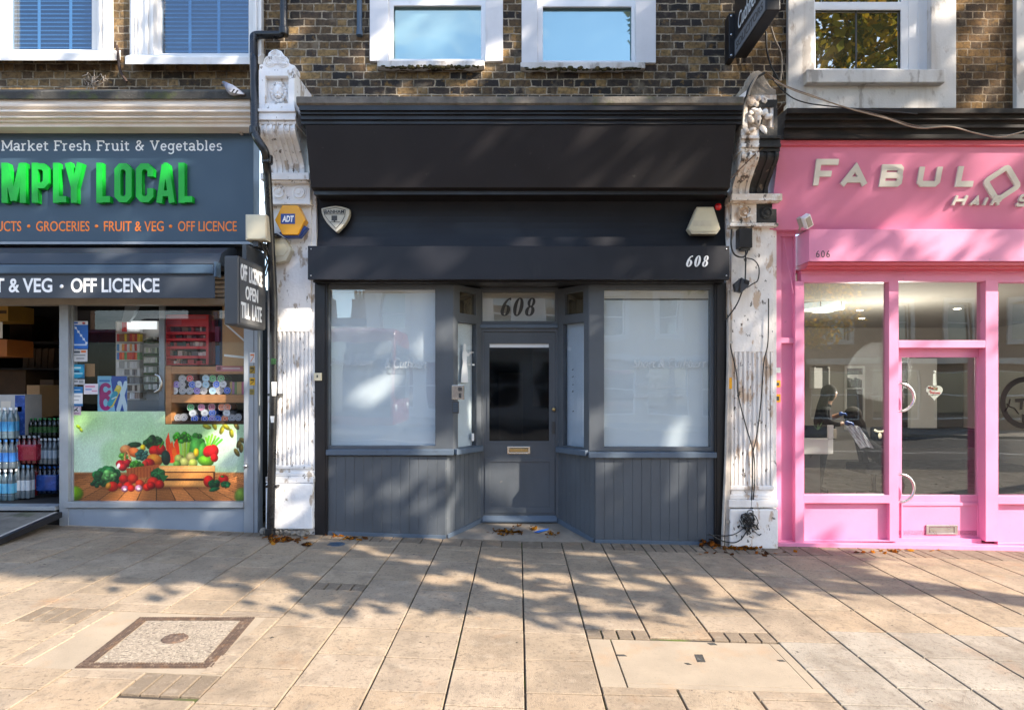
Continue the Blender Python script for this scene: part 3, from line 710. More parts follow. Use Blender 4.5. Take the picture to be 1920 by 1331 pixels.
# stone ledge and black cornice over the fascia
xl, xr = X(555, -.55), X(1395, -.55)
mb = MB(); z0, z1 = Z(196, -.55), Z(179, -.55)
mb.prism_x([(-.55, z0 + .012), (-.55, z1 - .012), (-.52, z1), (YB + .02, z1 + .05), (YB + .02, z0), (-.53, z0)], xl, xr)
mb.build('ledge', 'ledgestone', b608, bevel=.006)
mb = MB(); prof = []
yy = [-.53, -.53, -.505, -.515, -.49, -.5, -.475, -.48, -.47]
zz = [Z(p, y) for p, y in zip((196.5, 206, 209, 214, 216, 223, 226, 231, 233.5), yy)]
prof = [(yy[0], zz[0])]
for i in range(1, 9): prof += [(yy[i - 1], zz[i]), (yy[i], zz[i])]
prof += [(YB - .01, zz[-1]), (YB - .01, zz[0])]
mb.prism_x(prof, X(563, -.5), X(1392, -.5)); mb.build('cornice', 'black', b608, bevel=.006)
# forward leaning sign board
yt, yb_ = -.47, -.30
f0, f1 = X(572, yt), X(1380, yt)
mb = MB(); zt, zb = Z(234, yt), Z(352, yb_)
mb.prism_x([(yt, zt), (yb_, zb), (yb_ + .06, zb - .012), (yb_ + .3, zb - .012), (yb_ + .3, zt)], f0, f1)
fas = mb.build('fascia', 'blacksign', b608, bevel=.005)
mb = MB(); mb.prism_x([(yb_ + .06, zb - .014), (yb_ + .06, zb - .05), (yb_ + .3, zb - .05), (yb_ + .3, zb - .014)], f0 + .01, f1 - .01); mb.build('drip_board', 'black', b608)
# recessed band behind the alarm boxes: gently hollow
Yb = -.02
mb = MB(); zA, zB = Z(360, Yb), Z(470, Yb); n = 10
pr = [(Yb + .05 * math.sin(math.pi * i / n) , zA + (zB - zA) * i / n) for i in range(n + 1)] + [(Yb + .2, zB), (Yb + .2, zA)]
mb.prism_x(pr, X(583, Yb), X(1369, Yb)); mb.build('fascia_band', 'blackband', b608)
# shutter box with the number
Ys = -.25
sx0, sx1 = X(577, Ys), X(1368, Ys)
mb = MB(); zt, zb = Z(461, Ys), Z(524, Ys)
mb.prism_x([(Ys, zb), (Ys, zt - .004), (Ys + .004, zt), (.10, zt), (.10, zb + .02), (Ys + .05, zb + .02), (Ys + .05, zb)], sx0, sx1)
sb = mb.build('shutter_box', 'shutterbox', b608, bevel=.004)
mb = MB(); mb.box(sx0 + .02, sx1 - .02, Ys + .10, .03, zb - .012, zb + .018); mb.build('shutter_slat', 'black', sb)
mb = MB()
for px, py in ((583, 467), (583, 517), (1362, 467), (1362, 517)): mb.lathe([(0, .006), (.006, .005), (.008, 0)], at(px, py, Ys), (0, -1, 0), 8)
mb.build('screw', 'steel', sb)
NUM = {'0': ([(1.6 + 1.25 * math.cos(R(a)), 3.5 + 3.45 * math.sin(R(a))) for a in range(0, 361, 15)], [.45 + 1.0 * abs(math.cos(R(a))) ** 1.3 for a in range(0, 361, 15)]),
       '6': None, '8': None}
def numeral(mb, ch, fm, d, off, k, it, col=None):
    f2 = lambda x, y, q: fm(off + (x + it * y) * k, y * k, q)
    if ch == '0':
        p, w_ = NUM['0']; ribbon(mb, p, w_, f2, d, 0, col)
    if ch == '8':
        up_ = [(1.55 + .95 * math.cos(R(a)), 5.3 + 1.6 * math.sin(R(a))) for a in range(0, 361, 15)]
        lo_ = [(1.55 + 1.2 * math.cos(R(a)), 1.85 + 1.75 * math.sin(R(a))) for a in range(0, 361, 15)]
        ribbon(mb, up_, [.4 + .75 * abs(math.cos(R(a))) ** 1.3 for a in range(0, 361, 15)], f2, d, .0003, col)
        ribbon(mb, lo_, [.4 + .95 * abs(math.cos(R(a))) ** 1.3 for a in range(0, 361, 15)], f2, d, 0, col)
    if ch == '6':
        lo_ = [(1.6 + 1.2 * math.cos(R(a)), 2.1 + 2.0 * math.sin(R(a))) for a in range(0, 361, 15)]
        ribbon(mb, lo_, [.4 + 1.0 * abs(math.cos(R(a))) ** 1.3 for a in range(0, 361, 15)], f2, d, 0, col)
        st = [(.42, 2.3), (.5, 3.4), (.85, 4.8), (1.5, 6.0), (2.3, 6.8), (2.95, 7.0)]
        ribbon(mb, st, [1.2, 1.25, 1.15, .9, .55, .35], f2, d, .0003, col)
        mb.ell(f2(2.75, 6.55, d), (.4 * k, d + .001, .42 * k), 10, 6, col)
def numerals(mb, px0, px1, py0, py1, Y, d, it=.22):
    k = (Z(py0, Y) - Z(py1, Y)) / 7.0; wtot = X(px1, Y) - X(px0, Y); adv = (wtot / k - 3.0 - 7 * it) / 2
    o3 = at(px0, py1, Y)
    for i, ch in enumerate('608'): numeral(mb, ch, lambda x, y, q: o3 + Vector((x, -q, y)), d, i * adv * k, k, it)
mb = MB(); numerals(mb, 1286, 1329, 480, 500, Ys, .008); mb.build('number', 'letterwhite', sb)
# side frames of the shopfront
for (p0, p1) in ((590, 614), (1340, 1362)):
    mb = MB(); xa, xb = X(p0, -.03), X(p1, -.03); zlo = gz(xa) + .004
    mb.box(xa, xb, -.03, .15, zlo, Z(530, -.03)); mb.box(xa + .02, xb - .02, -.042, -.029, zlo + .02, Z(534, -.03))
    mb.build('side_frame', 'black', b608, bevel=.004)
# panelled risers with vertical boards
def boards(name, p, q, ztop, mats, n):           # p, q plan points of the face, boards with v-grooves
    mb = MB(); p, q = Vector((*p, 0)), Vector((*q, 0)); d_ = (q - p); L = d_.length; d_.normalize(); nn = Vector((d_.y, -d_.x, 0))
    w_ = L / n
    for i in range(n):
        a, b = p + d_ * (w_ * i), p + d_ * (w_ * (i + 1)); e = d_ * .004
        zb_ = min(gz(a.x), gz(b.x)) - .01
        pts = [a - nn * .03, a - nn * .004, a + e, b - e, b - nn * .004, b - nn * .03]
        mb.ext([q_ + Vector((0, 0, zb_)) for q_ in pts], (0, 0, ztop - zb_))
    return mb.build(name, mats, b608)
YF, YD = 0.0, .42
zs = Z(855, YF - .02)                             # under the sill
DLx, DRx = X(903, YD), X(1045, YD)
FLx, FRx = X(836, YF), X(1116, YF)
L0, R0 = X(613, YF), X(1342, YF)
boards('panel', (L0, YF), (FLx, YF), zs, 'slate', 13)
boards('panel', (FRx, YF), (R0, YF), zs, 'slate', 13)
boards('panel', (FLx + .004, YF + .006), (DLx, YD - .01), zs, 'slate', 8)
boards('panel', (DRx, YD - .01), (FRx - .004, YF + .006), zs, 'slate', 8)
def skirt(p, q, h, out, m='slateblue', zb_=None):
    p, q = Vector((*p, 0)), Vector((*q, 0)); d_ = (q - p).normalized(); nn = Vector((d_.y, -d_.x, 0)); mb = MB()
    za, zb2 = (gz(p.x) - .005, gz(q.x) - .005) if zb_ is None else zb_
    a = [p + nn * out, q + nn * out, q - nn * .01, p - nn * .01]; hz = [za, zb2, zb2, za]
    mb.add([v + Vector((0, 0, z_)) for v, z_ in zip(a, hz)] + [v + Vector((0, 0, z_ + h)) for v, z_ in zip(a, hz)],
           [(0, 1, 5, 4), (1, 2, 6, 5), (2, 3, 7, 6), (3, 0, 4, 7), (4, 5, 6, 7)])
    return mb.build('skirting', m, b608, bevel=.003)
zfd = .118                                         # threshold height at the door
skirt((L0, YF), (FLx, YF), .05, .014); skirt((FRx, YF), (R0, YF), .05, .014)
skirt((FLx + .012, YF + .014), (DLx, YD - .012), .05, .012, zb_=(gz(FLx) + .0, zfd - .002)); skirt((DRx, YD - .012), (FRx - .012, YF + .014), .05, .012, zb_=(zfd - .002, gz(FRx)))
# doorway floor
mb = MB(); mb.ext([(FLx - .02, YF - .01, gz(FLx) + .006), (FRx + .02, YF - .01, gz(FRx) + .006), (DRx + .1, YD + .02, zfd), (DLx - .1, YD + .02, zfd)], (0, 0, -.15))
mb.build('threshold', 'doorstep', b608)
# sills: front left, angled left, angled right, front right
CLx, CRx = X(850, -.04), X(1104, -.04)
def sill(p, q, zt, h, out, back=.05):
    p, q = Vector((*p, 0)), Vector((*q, 0)); d_ = (q - p).normalized(); nn = Vector((d_.y, -d_.x, 0)); mb = MB()
    mb.ext([p + nn * out + Vector((0, 0, zt - .012)), q + nn * out + Vector((0, 0, zt - .012)), q - nn * back + Vector((0, 0, zt)), p - nn * back + Vector((0, 0, zt))], (0, 0, -h))
    return mb.build('sill', 'slateblue', b608, bevel=.005)
zsl = Z(841, -.04)
sill((L0, YF - .0), (CLx, YF - .0), zsl, .055, .04); sill((CRx, YF), (R0, YF), Z(846, -.04), .055, .04)
sill((CLx + .01, YF + .0), (X(903, YD), YD - .04), zsl, .055, .03); sill((X(1045, YD), YD - .04), (CRx - .01, YF), zsl - .012, .055, .03)
# upper frames
zh = Z(537, YF)
YW = .03
for side, (p0, p1, g0, g1, gt, gb) in (('l', (613, 850, 615, 818, 540, 836)), ('r', (1104, 1343, 1131, 1334, 541, 838))):
    mb = MB(); mb.pholes(p0, 533, p1, 846, [(g0 + (2 if side == 'l' else 2), gt + 2, g1 - 2, gb)], YW - .03, .09)
    wf = mb.build('window', 'slate', b608, bevel=.006)
    mb = MB(); mb.pbox(g0, gt, g1, gb + 1, YW, .008); mb.build('pane', 'glassfilm', wf)
    mb = MB(); mb.pbox(g0 - 2, gt + (18 if side == 'r' else 8), g1 + 2, gb + 4, YW + .05, .01)
    mb.build('blind', 'blind', wf)
    mb = MB(); mb.pbox(g0 - 2, gt - 4, g1 + 2, gt + (19 if side == 'r' else 9), YW + .035, .03); mb.build('blind_rail', 'blindtop', wf)
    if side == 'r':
        mb = MB(); mb.pbox(1132, 560, 1333, 562.5, YW + .034, .004); mb.build('rail_dark_line', 'lettergrey', wf)  # thin dark strip just below the blind rail
    Yl = YW - .0015
    for s_, a, b, c, d in ((('Percy Short', 620, 700, 672, 690), ('& Cuthbert', 722, 802, 672, 690)) if side == 'l' else (('Short & Cuthbert', 1187, 1323, 672, 689), ('Property', 1212, 1250, 701, 711), ('Wills & Probate', 1190, 1272, 719, 727), ('Landlord & Tenant', 1186, 1284, 737, 745), ('Family Law', 1208, 1264, 755, 762), ('Crime', 1218, 1248, 772, 779))):
        mb = MB(); ptext(mb, s_, a, c, b, d, Yl, .001, -.004, .25); mb.build('lettering', 'filmletter', wf)
# angled lights
def angled(p, q, parts, nm):
    p, q = Vector((*p, 0)), Vector((*q, 0)); d_ = (q - p); L = d_.length; d_.normalize(); nn = Vector((d_.y, -d_.x, 0))
    def place(mb):
        for i, v in enumerate(mb.v): mb.v[i] = p + d_ * v.x - nn * v.y + Vector((0, 0, v.z))
        return mb
    return L, place
for side in 'lr':
    if side == 'l': p, q = (X(850, -.03), YF + .005), (X(903, YD), YD - .03)
    else: p, q = (X(1045, YD), YD - .03), (X(1104, -.03), YF + .005)
    L, place = angled(p, q, None, None)
    za, zb, zc, zd = Z(838, .15), Z(606, .2), Z(590, .25), Z(549, .2)
    a0, a1 = (.07, L - .085) if side == 'l' else (.085, L - .07)
    mb = MB(); mb.holes(0, L, za - .05, zh + .03, [(a0, a1, za, zb), (a0 + .03, a1 - .01, zc, zd)], 0, .06); wf = place(mb).build('side_window', 'slate', b608, bevel=.005)
    mb = MB(); mb.box(a0, a1, .03, .036, za, zb); place(mb).build('pane', 'glassfilm', wf)
    mb = MB(); mb.box(a0, a1, .03, .036, zc, zd); place(mb).build('top_pane', 'glassdark', wf)
    mb = MB(); mb.box(a0 - .01, a1 + .01, .07, .08, za - .02, zb + .02); place(mb).build('blind', 'blind' if side == 'l' else 'paperblue', wf)
    if side == 'l':
        mb = MB()                                # justice figure with scales on the glass
        cx_ = (a0 + a1) / 2 - .01; zf = Z(668, .2); k = .0072
        fig = [(-9, -38), (-7, -20), (-4, -8), (-6, -2), (-5, 6), (-3, 8), (-2, 11), (-3.5, 14), (-2, 18), (2, 18), (3.5, 14), (2, 11), (3, 8), (8, 4), (15, 8), (16, 6), (8, 0), (5, 1), (4, -8), (7, -24), (8, -38)]
        mb.ext([(cx_ + a * k, .0275, zf + b * k) for a, b in fig], (0, .001, 0))
        for sx in (11, 20): mb.box(cx_ + (sx - 3) * k, cx_ + (sx + 3) * k, .0275, .0285, zf - 13 * k, zf - 10.5 * k)
        mb.box(cx_ + 10 * k, cx_ + 21 * k, .0275, .0285, zf + 6 * k, zf + 7 * k)
        mb.box(a1 - .05, a1 - .01, .0275, .0285, za + .05, za + .13)
        place(mb).build('figure_transfer', 'vinylpale', wf)
    else:
        mb = MB(); r_ = random.Random(4)
        for zq in (.80, .72, .64, .57, .36): mb.ext([(a0 + .12 + r_.uniform(-.015, .015), .0275, za + zq), (a0 + .145 + r_.uniform(-.01, .01), .0275, za + zq + r_.uniform(-.004, .012)), (a0 + .14, .0275, za + zq + r_.uniform(.012, .022)), (a0 + .122, .0275, za + zq + .01)], (0, .001, 0))
        place(mb).build('old_letter_mark', 'lettergrey', wf)
# head board and soffit over the recess
mb = MB(); mb.box(L0 - .02, R0 + .02, Ys + .12, .75, zh + .045, zh + .10); mb.build('soffit', 'black', b608)
# door with transom
mb = MB(); mb.pholes(898, 538, 1048, 980, [(904, 546, 1041, 602), (906, 622, 1042, 980)], YD - .02, .09); df = mb.build('door_frame', 'slate', b608, bevel=.005)
mb = MB(); mb.pbox(900, 608, 1046, 615, YD - .05, .05); mb.build('transom_bar', 'slateblue', df, bevel=.006)
mb = MB(); mb.pbox(903, 545, 1042, 603, YD + .02, .008); mb.build('transom_pane', 'glassfilm', df)
mb = MB(); mb.pbox(903, 549, 1042, 604, YD + .07, .01); mb.build('transom_blind', 'blindtop', df)
mb = MB(); numerals(mb, 938, 1005, 559, 592, YD + .0185, .001, .2); mb.build('number', 'lettergrey', df)
door = MB(); door.pholes(906, 622, 1042, 978, [(917, 644, 1030, 827)], YD, .045)
door = door.build('door', 'slate', b608, bevel=.004)
mb = MB(); mb.pbox(915, 642, 1032, 829, YD + .02, .006); mb.build('pane', 'glassdoor', door)
mb = MB(); mb.pholes(913, 640, 1034, 831, [(917.5, 644.5, 1029.5, 826.5)], YD - .006, .0055); mb.build('glazing_bead', 'slate', door, bevel=.002)
mb = MB(); mb.pholes(909, 858, 1040, 962, [(919, 866, 1030, 951)], YD - .008, .0075); mb.build('panel_rail', 'slate', door, bevel=.003)
mb = MB(); mb.prism_x([(YD - .05, Z(977, YD)), (YD - .05, Z(974, YD)), (YD - .012, Z(966, YD)), (YD - .001, Z(966, YD)), (YD - .001, Z(977, YD))], X(905, YD), X(1044, YD)); mb.build('weather_bar', 'slateblue', door, bevel=.003)
mb = MB(); mb.pbox(918, 644, 1029, 651.5, YD + .012, .006); mb.build('sticker_strip', 'vinylpale', door)
mb = MB(); mb.pholes(951, 837, 994, 851, [(955, 840, 990, 848)], YD - .012, .011); lp = mb.build('letter_plate', 'chrome', door, bevel=.003)
mb = MB(); mb.pbox(955.5, 841, 989.5, 847.5, YD - .006, .005); mb.build('flap', 'brass', lp, bevel=.002)
mb = MB(); mb.lathe([(.009, 0), (.011, .02), (.02, .028), (.022, .04), (.014, .05), (0, .052)], at(1038, 767, YD), (0, -1, 0), 14); mb.build('door_knob', 'brass', door)
mb = MB(); mb.pbox(1035.5, 790, 1040.5, 813, YD - .014, .013); mb.build('lock', 'lettergrey', door, bevel=.002)
# the empty room behind
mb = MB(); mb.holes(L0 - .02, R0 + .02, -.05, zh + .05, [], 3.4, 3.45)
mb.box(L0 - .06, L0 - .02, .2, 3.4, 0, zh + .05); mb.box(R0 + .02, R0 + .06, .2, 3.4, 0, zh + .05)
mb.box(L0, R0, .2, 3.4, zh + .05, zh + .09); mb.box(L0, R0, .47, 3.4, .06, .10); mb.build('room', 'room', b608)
mb = MB(); mb.box(-.25, .06, 1.6, 1.62, .9, 1.75); mb.box(.2, .55, 2.4, 2.45, 1.3, 2.3); mb.build('inner_partition', 'roomwood', b608)
# ================================================================== PILASTERS
def tri_fan_boss(mb, c, r, d, n=18, col=None):     # low round boss facing the street
    mb.lathe([(0, d), (r * .25, d * .95), (r * .3, d * .5), (r * .55, d * .45), (r * .62, d * .85), (r * .78, d * .85), (r * .85, d * .35), (r, d * .3), (r * 1.02, 0)], c, (0, -1, 0), n, col)
def scroll_profile(zt, zb, yt, yb):                  # S shaped console profile (y, z), wall side behind
    n = 16; pr = []
    for i in range(n + 1):
        u = i / n; z = zt + (zb - zt) * u
        s_ = .5 + .5 * math.cos(math.pi * u)
        y = yb + (yt - yb) * s_ - .035 * math.sin(math.pi * min(1, u * 2.4)) * (1 if u < .42 else 0) + .02 * math.sin(math.pi * max(0, (u - .55) / .45))
        pr.append((y, z))
    return pr
def pilaster(label, xc, xs0, xs1, xu0, xu1, zlow, mirror, top_apex, dark_side):
    Yp = -.05
    K_ = [(0, 40), (93, 133), (131, 178), (205, 255), (232, 283), (325, 364), (338, 377), (344, 381), (378, 418), (385, 426), (622, 660), (872, 910), (879, 918), (904, 950), (905, 953), (1000, 1027), (1100, 1127)]
    def Z(p, Y):                                # the right pilaster sits lower than the left one
        if mirror > 0:
            for (a, b), (c, d) in zip(K_, K_[1:]):
                if a <= p <= c: p = b + (d - b) * (p - a) / (c - a); break
        return CH - (p - CY) * (Y - CAMY) / F
    o = thing('stone_pilaster', label, 'pilaster', (xc, -.05, gz(xc)), 'ornate pilasters between the shopfronts')
    main = 'peel' if mirror < 0 else 'peelwarm'
    # backing wall strip
    mb = MB(); mb.box(xs0 - .04, xs1 + .045, -.02, .25, gz(xc) - .02, Z(330, Yp)); mb.build('backing', main if mirror < 0 else 'peelright' if mirror < 0 else 'peelright', o, bevel=.004)
    # shaft with a fluted field
    mb = MB(); zf0, zf1 = Z(872, Yp), Z(622, Yp)
    mb.box(xs0, xs1, Yp, -.0205, Z(893, Yp), zf0); mb.box(xs0, xs1, Yp, -.0205, zf1, Z(384, Yp))
    n = 8; w_ = (xs1 - xs0 - .05) / n
    mb.box(xs0, xs0 + .025, Yp, -.0205, zf0, zf1); mb.box(xs1 - .025, xs1, Yp, -.0205, zf0, zf1)
    mb.box(xs0 + .025, xs1 - .025, Yp + .018, -.0205, zf0, zf1)
    for i in range(n):
        a = xs0 + .025 + w_ * (i + .22); mb.box(a, a + w_ * .56, Yp + .002, Yp + .0175, zf0, zf1)
    mb.build('shaft', 'peel' if mirror < 0 else 'peelright', o, bevel=.004, weld=False)
    mb = MB(); e = .012
    for (pa, pb, ex) in ((872.5, 879, .012), (886, 892.5, .022), (893, 904, .035)):
        mb.box(xs0 - ex, xs1 + ex, Yp - ex, -.0195, Z(pb, Yp), Z(pa, Yp))
    mb.build('base_moulding', 'peel' if mirror < 0 else 'peelright', o, bevel=.006)
    mb = MB(); mb.box(xs0 - .03, xs1 + .03, Yp - .05, -.019, zlow, Z(905, Yp)); mb.build('base_block', 'peel' if mirror < 0 else 'peelright', o, bevel=.012)
    # necking: small ledges and the rosette block
    mb = MB(); mb.box(xs0 - .035, xs1 + .02, -.13, .1, Z(385, -.1), Z(379, -.1)); mb.box(xs0 - .045, xs1 + .03, -.20, .1, Z(338, -.18), Z(325, -.18)); mb.box(xs0 - .02, xs1 + .012, -.165, .1, Z(343.5, -.15), Z(338.6, -.15))
    mb.build('necking', main, o, bevel=.006)
    zr0, zr1 = Z(378, -.1), Z(344, -.12)
    mb = MB()
    mid = (xs0 + xs1) / 2 + (.02 if mirror > 0 else 0)
    if dark_side: mb.m = 0
    mb.box(xs0 - .015, mid if dark_side else xs1 + .01, -.11, .1, zr0, zr1)
    zc = (zr0 + zr1) / 2; r_ = .075
    tri_fan_boss(mb, (xs0 + .11, -.11, zc), r_, .022)
    if not dark_side: tri_fan_boss(mb, (xs1 - .10, -.11, zc), r_, .022)
    mb.build('rosette_block', main, o, bevel=.003, weld=False)
    if dark_side:
        mb = MB(); mb.box(mid + .001, xs1 + .01, -.11, .1, zr0, zr1); tri_fan_boss(mb, (xs1 - .09, -.11, zc), r_ * .9, .02); mb.build('dark_rosette_block', 'peelblack', o, bevel=.003, weld=False)
    # scrolled console with ridges
    zt, zb = Z(232, -.42), Z(325, -.16)
    pr = scroll_profile(zt, zb, -.42, -.17)
    def ridged(xa, xb, n, m, nm):
        mb = MB(); w2 = (xb - xa) / n
        for i in range(n):
            d = .0 if i % 2 == 0 else .014
            p2 = [(y + d, z) for y, z in pr]
            mb.prism_x(p2 + [(.1, zb), (.1, zt)], xa + w2 * i, xa + w2 * (i + 1) - .0004)
        mb.build(nm, m, o, weld=False, bevel=.003)
    xmid = xu0 + (xu1 - xu0) * .5
    if dark_side:
        ridged(xu0, xmid, 5, main, 'console'); ridged(xmid + .001, xu1 + .02, 5, 'peelblack', 'dark_console')
    else: ridged(xu0 - .005, xu1 + .01, 13, main, 'console')
    # mouldings over the console
    def band(xa, xb, m, nm):
        mb = MB()
        for (pa, pb, yy) in ((205.5, 211, -.46), (211.5, 219, -.44), (219.5, 226, -.455), (226.5, 232, -.43)):
            mb.box(xa, xb, yy, .12, Z(pb, -.44), Z(pa, -.44))
        mb.build(nm, m, o, bevel=.004)
    if dark_side: band(xu0 - .01, xmid - .005, main, 'crown_moulding'); band(xmid - .004, xu1 + .03, 'peelblack', 'dark_crown_moulding')
    else: band(xu0 - .005, xu1 + .02, main, 'crown_moulding')
    # head block with sunk panel and carved mask
    Yh = -.42; zt, zb = Z(131, Yh), Z(205, Yh)
    za, zd = zb + .055, zt - .06
    xa, xb = (xu0 + .06, xu1 - .06)
    mb = MB()
    mb.holes(xu0, xu1, zb, zt, [(xa, xb, za, zd)], Yh, Yh + .06); mb.box(xu0 + .01, xu1 - .01, Yh + .061, .12, zb, zt)
    hb = mb.build('head_block', main, o, bevel=.005)
    mb = MB(); cx_, cz = (xa + xb) / 2, (za + zd) / 2; yf = Yh + .058; r3 = random.Random(int(xc * 100))
    mb.ell((cx_, yf, cz + .01), (.052, .045, .07), 14, 10); mb.ell((cx_, yf - .035, cz - .01), (.016, .022, .026), 8, 6)
    mb.ell((cx_, yf - .02, cz - .045), (.034, .03, .02), 10, 6)
    for sx in (-1, 1):
        mb.ell((cx_ + sx * .022, yf - .033, cz + .018), (.012, .01, .008), 8, 5); mb.ell((cx_ + sx * .024, yf - .03, cz + .036), (.018, .012, .008), 8, 5)
        mb.ell((cx_ + sx * .028, yf - .02, cz - .018), (.018, .018, .018), 8, 5); mb.ell((cx_ + sx * .045, yf - .008, cz + .06), (.014, .02, .016), 8, 5)
    for i in range(16):
        a = 2 * math.pi * i / 16; mb.ell((cx_ + math.cos(a) * .066, yf - .004, cz + math.sin(a) * .085), (.02, .02, .02), 8, 5)
    mask_ = mb.build('carved_mask', main, hb, weld=False)
    if dark_side:
        mb = MB(); mb.holes(xmid, xu1 + .005, zb - .004, zt - .05, [(xmid + .03, xu1 - .03, zb + .08, zt - .12)], Yh - .008, Yh - .002); mb.build('peeled_patch', 'peelblack', hb)
        mb = MB(); r4 = random.Random(9)
        for i in range(16):
            b0 = len(mb.v); mb.ell((xu0 + r4.uniform(.05, .30), Yh - .004, zb + r4.uniform(.02, zt - zb - .03)), (r4.uniform(.02, .05), .022, r4.uniform(.02, .06)), 7, 5, rot=Matrix.Rotation(r4.uniform(0, 3), 3, 'Y'))
            for k in range(b0, len(mb.v)): mb.v[k] += Vector((r4.uniform(-.006, .006), r4.uniform(-.004, .004), r4.uniform(-.006, .006)))
        mb.build('broken_carving', 'peelwarm', hb, weld=False)
    # gable finial
    w_ = xu1 - xu0; h_ = Z(93, Yh) - zt
    pts = [(0, 0), (0, .28), (.10, .30), (.14, .52), (.22, .60), (.26, .86), (.36, 1.0), (.50, 1.03), (.62, .95), (.68, .74), (.80, .46), (.88, .30), (1, .24), (1, 0)]
    mb = MB(); mb.ext([(xu0 + a * w_, Yh + .01, zt + b * h_) for a, b in pts], (0, .16, 0))
    fin = mb.build('gable_finial', main if mirror < 0 else 'rubblestone', o, bevel=.008)
    if mirror < 0:
        mb = MB()
        for (a, b, r0) in ((.30, .42, .05), (.68, .40, .05), (.46, .74, .045)):
            for k in range(3): mb.tube([(xu0 + a * w_ + math.cos(t) * r0 * (1 - k * .3), Yh + .008, zt + b * h_ + math.sin(t) * r0 * (1 - k * .3)) for t in [i * 2 * math.pi / 14 for i in range(15)]], .006, 6)
        for k in range(5): mb.tube([(xu0 + .48 * w_, Yh + .006, zt + .06), (xu0 + (.2 + .15 * k) * w_, Yh + .006, zt + (.3 + .1 * (2 - abs(k - 2))) * h_)], .007, 6)
        mb.build('leaf_carving', main, fin, weld=False)
    return o
pl = pilaster('white painted pilaster with complete scrolled bracket, beside the black downpipe', -2.27, X(507, -.05), X(583, -.05), -2.467, -2.128, gz(-2.3) + .075, -1, 93, False)
pr_ = pilaster('peeling pilaster with half its bracket painted black, next to the pink shopfront', 2.35, X(1371, -.05), X(1450, -.05), X(1390, -.42), X(1456, -.42), gz(2.35) + .005, 1, 135, True)
# broken masonry under the left pilaster
mb = MB(); r_ = random.Random(5)
for i in range(11):
    px = 492 + 90 * (i + .3) / 11; c = at(px, 1003 + r_.uniform(-2, 3), -.08); c.z = gz(c.x) + .035
    s3 = (r_.uniform(.025, .05), r_.uniform(.025, .045), r_.uniform(.022, .042)); b0 = len(mb.v)
    mb.ell(c, s3, 7, 5, rot=Matrix.Rotation(r_.uniform(0, 3), 3, 'Z'))
    for k in range(b0, len(mb.v)): mb.v[k] += Vector((r_.uniform(-.007, .007), r_.uniform(-.007, .007), r_.uniform(-.007, .007)))
ru = mb.build('rubble_footing', 'rubblestone', pl, weld=False)
for p in ru.data.polygons: p.use_smooth = False
tag(ru, 'broken stones showing under the base block')

# ================================================================== DOWNPIPE
Yq = -.16
t = thing('downpipe', 'black rainwater pipe with elbows running down in front of the white pilaster', 'downpipe', at(508, 1012, Yq))
def smooth_path(pts, r=.05, n=5):
    pts = [Vector(p) for p in pts]; out = [pts[0]]
    for i in range(1, len(pts) - 1):
        a, b, c = pts[i - 1], pts[i], pts[i + 1]; ra = min(r, (a - b).length * .45); rc = min(r, (c - b).length * .45)
        p0, p1 = b + (a - b).normalized() * ra, b + (c - b).normalized() * rc
        out += [p0.lerp(b, u).lerp(b.lerp(p1, u), u) for u in [k / n for k in range(n + 1)]]
    return out + [pts[-1]]
mb = MB(); pts = [at(532, -260, .06), at(532, 66, .06), at(475, 66, .06), at(475, 100, -.02), at(478, 256, -.5), at(503, 292, -.36), at(503.5, 330, -.29), at(514, 560, -.155), at(514, 740, -.155), at(507, 1003, -.16)]
pts = [at(532, -260, .05), at(532, 66, .05), at(475.5, 66, .05), at(476, 110, -.3), at(478, 256, -.52), at(498, 284, -.5), at(501, 320, -.36), at(513, 560, -.17), at(513, 740, -.165), at(507, 1004, -.17)]
mb.tube(smooth_path(pts, .06), .038, 14); pm_ = mb.build('pipe', 'pipeblack', t, weld=False)
mb = MB()
for a, b in ((532, 60), (477.6, 246), (501.5, 300)): mb.lathe([(.046, -.04), (.05, -.03), (.05, .03), (.046, .04)], at(a, b, .05 if b < 100 else (-.5 if b < 260 else -.43)), (0, 0, 1), 14)
mb.lathe([(.047, -.05), (.05, 0), (.05, .05)], at(507, 1000, -.17), (0, 0, 1), 14); mb.build('collar', 'pipeblack', t, weld=False)
for a, b, y in ((513, 740, -.165), (509, 912, -.168), (508.5, 440, -.25)):
    mb = MB(); c = at(a, b, y); mb.box(c.x - .055, c.x + .055, c.y - .01, -.02, c.z - .012, c.z + .012); mb.build('bracket', 'pipeblack', t, bevel=.003)
mb = MB()
mb.ext([at(509, 716, -.21), at(518, 716, -.21), at(517, 742, -.21), at(510, 742, -.21)], (0, .01, 0)); mb.ext([at(507, 780, -.21), at(514, 780, -.21), at(513, 792, -.21), at(508, 792, -.21)], (0, .01, 0)); mb.build('paper_scrap', 'paper', t)
mb = MB(); mb.ext([at(508, 672, -.211), at(517, 672, -.211), at(517, 683, -.211), at(508, 683, -.211)], (0, .01, 0)); mb.build('sticker', 'bottlegreen', t)
# short hanging pipe over the middle shop
mb = MB(); mb.tube([at(674, -260, .10), at(674, 64, .10)], .028, 12); mb.lathe([(.033, -.03), (.033, .02)], at(674, 62, .10), (0, 0, 1), 12)
tag(mb.build('vent_pipe', 'awningbar', None, weld=False), 'short thin grey pipe stub hanging down the brick left of the sky window', 'pipe')

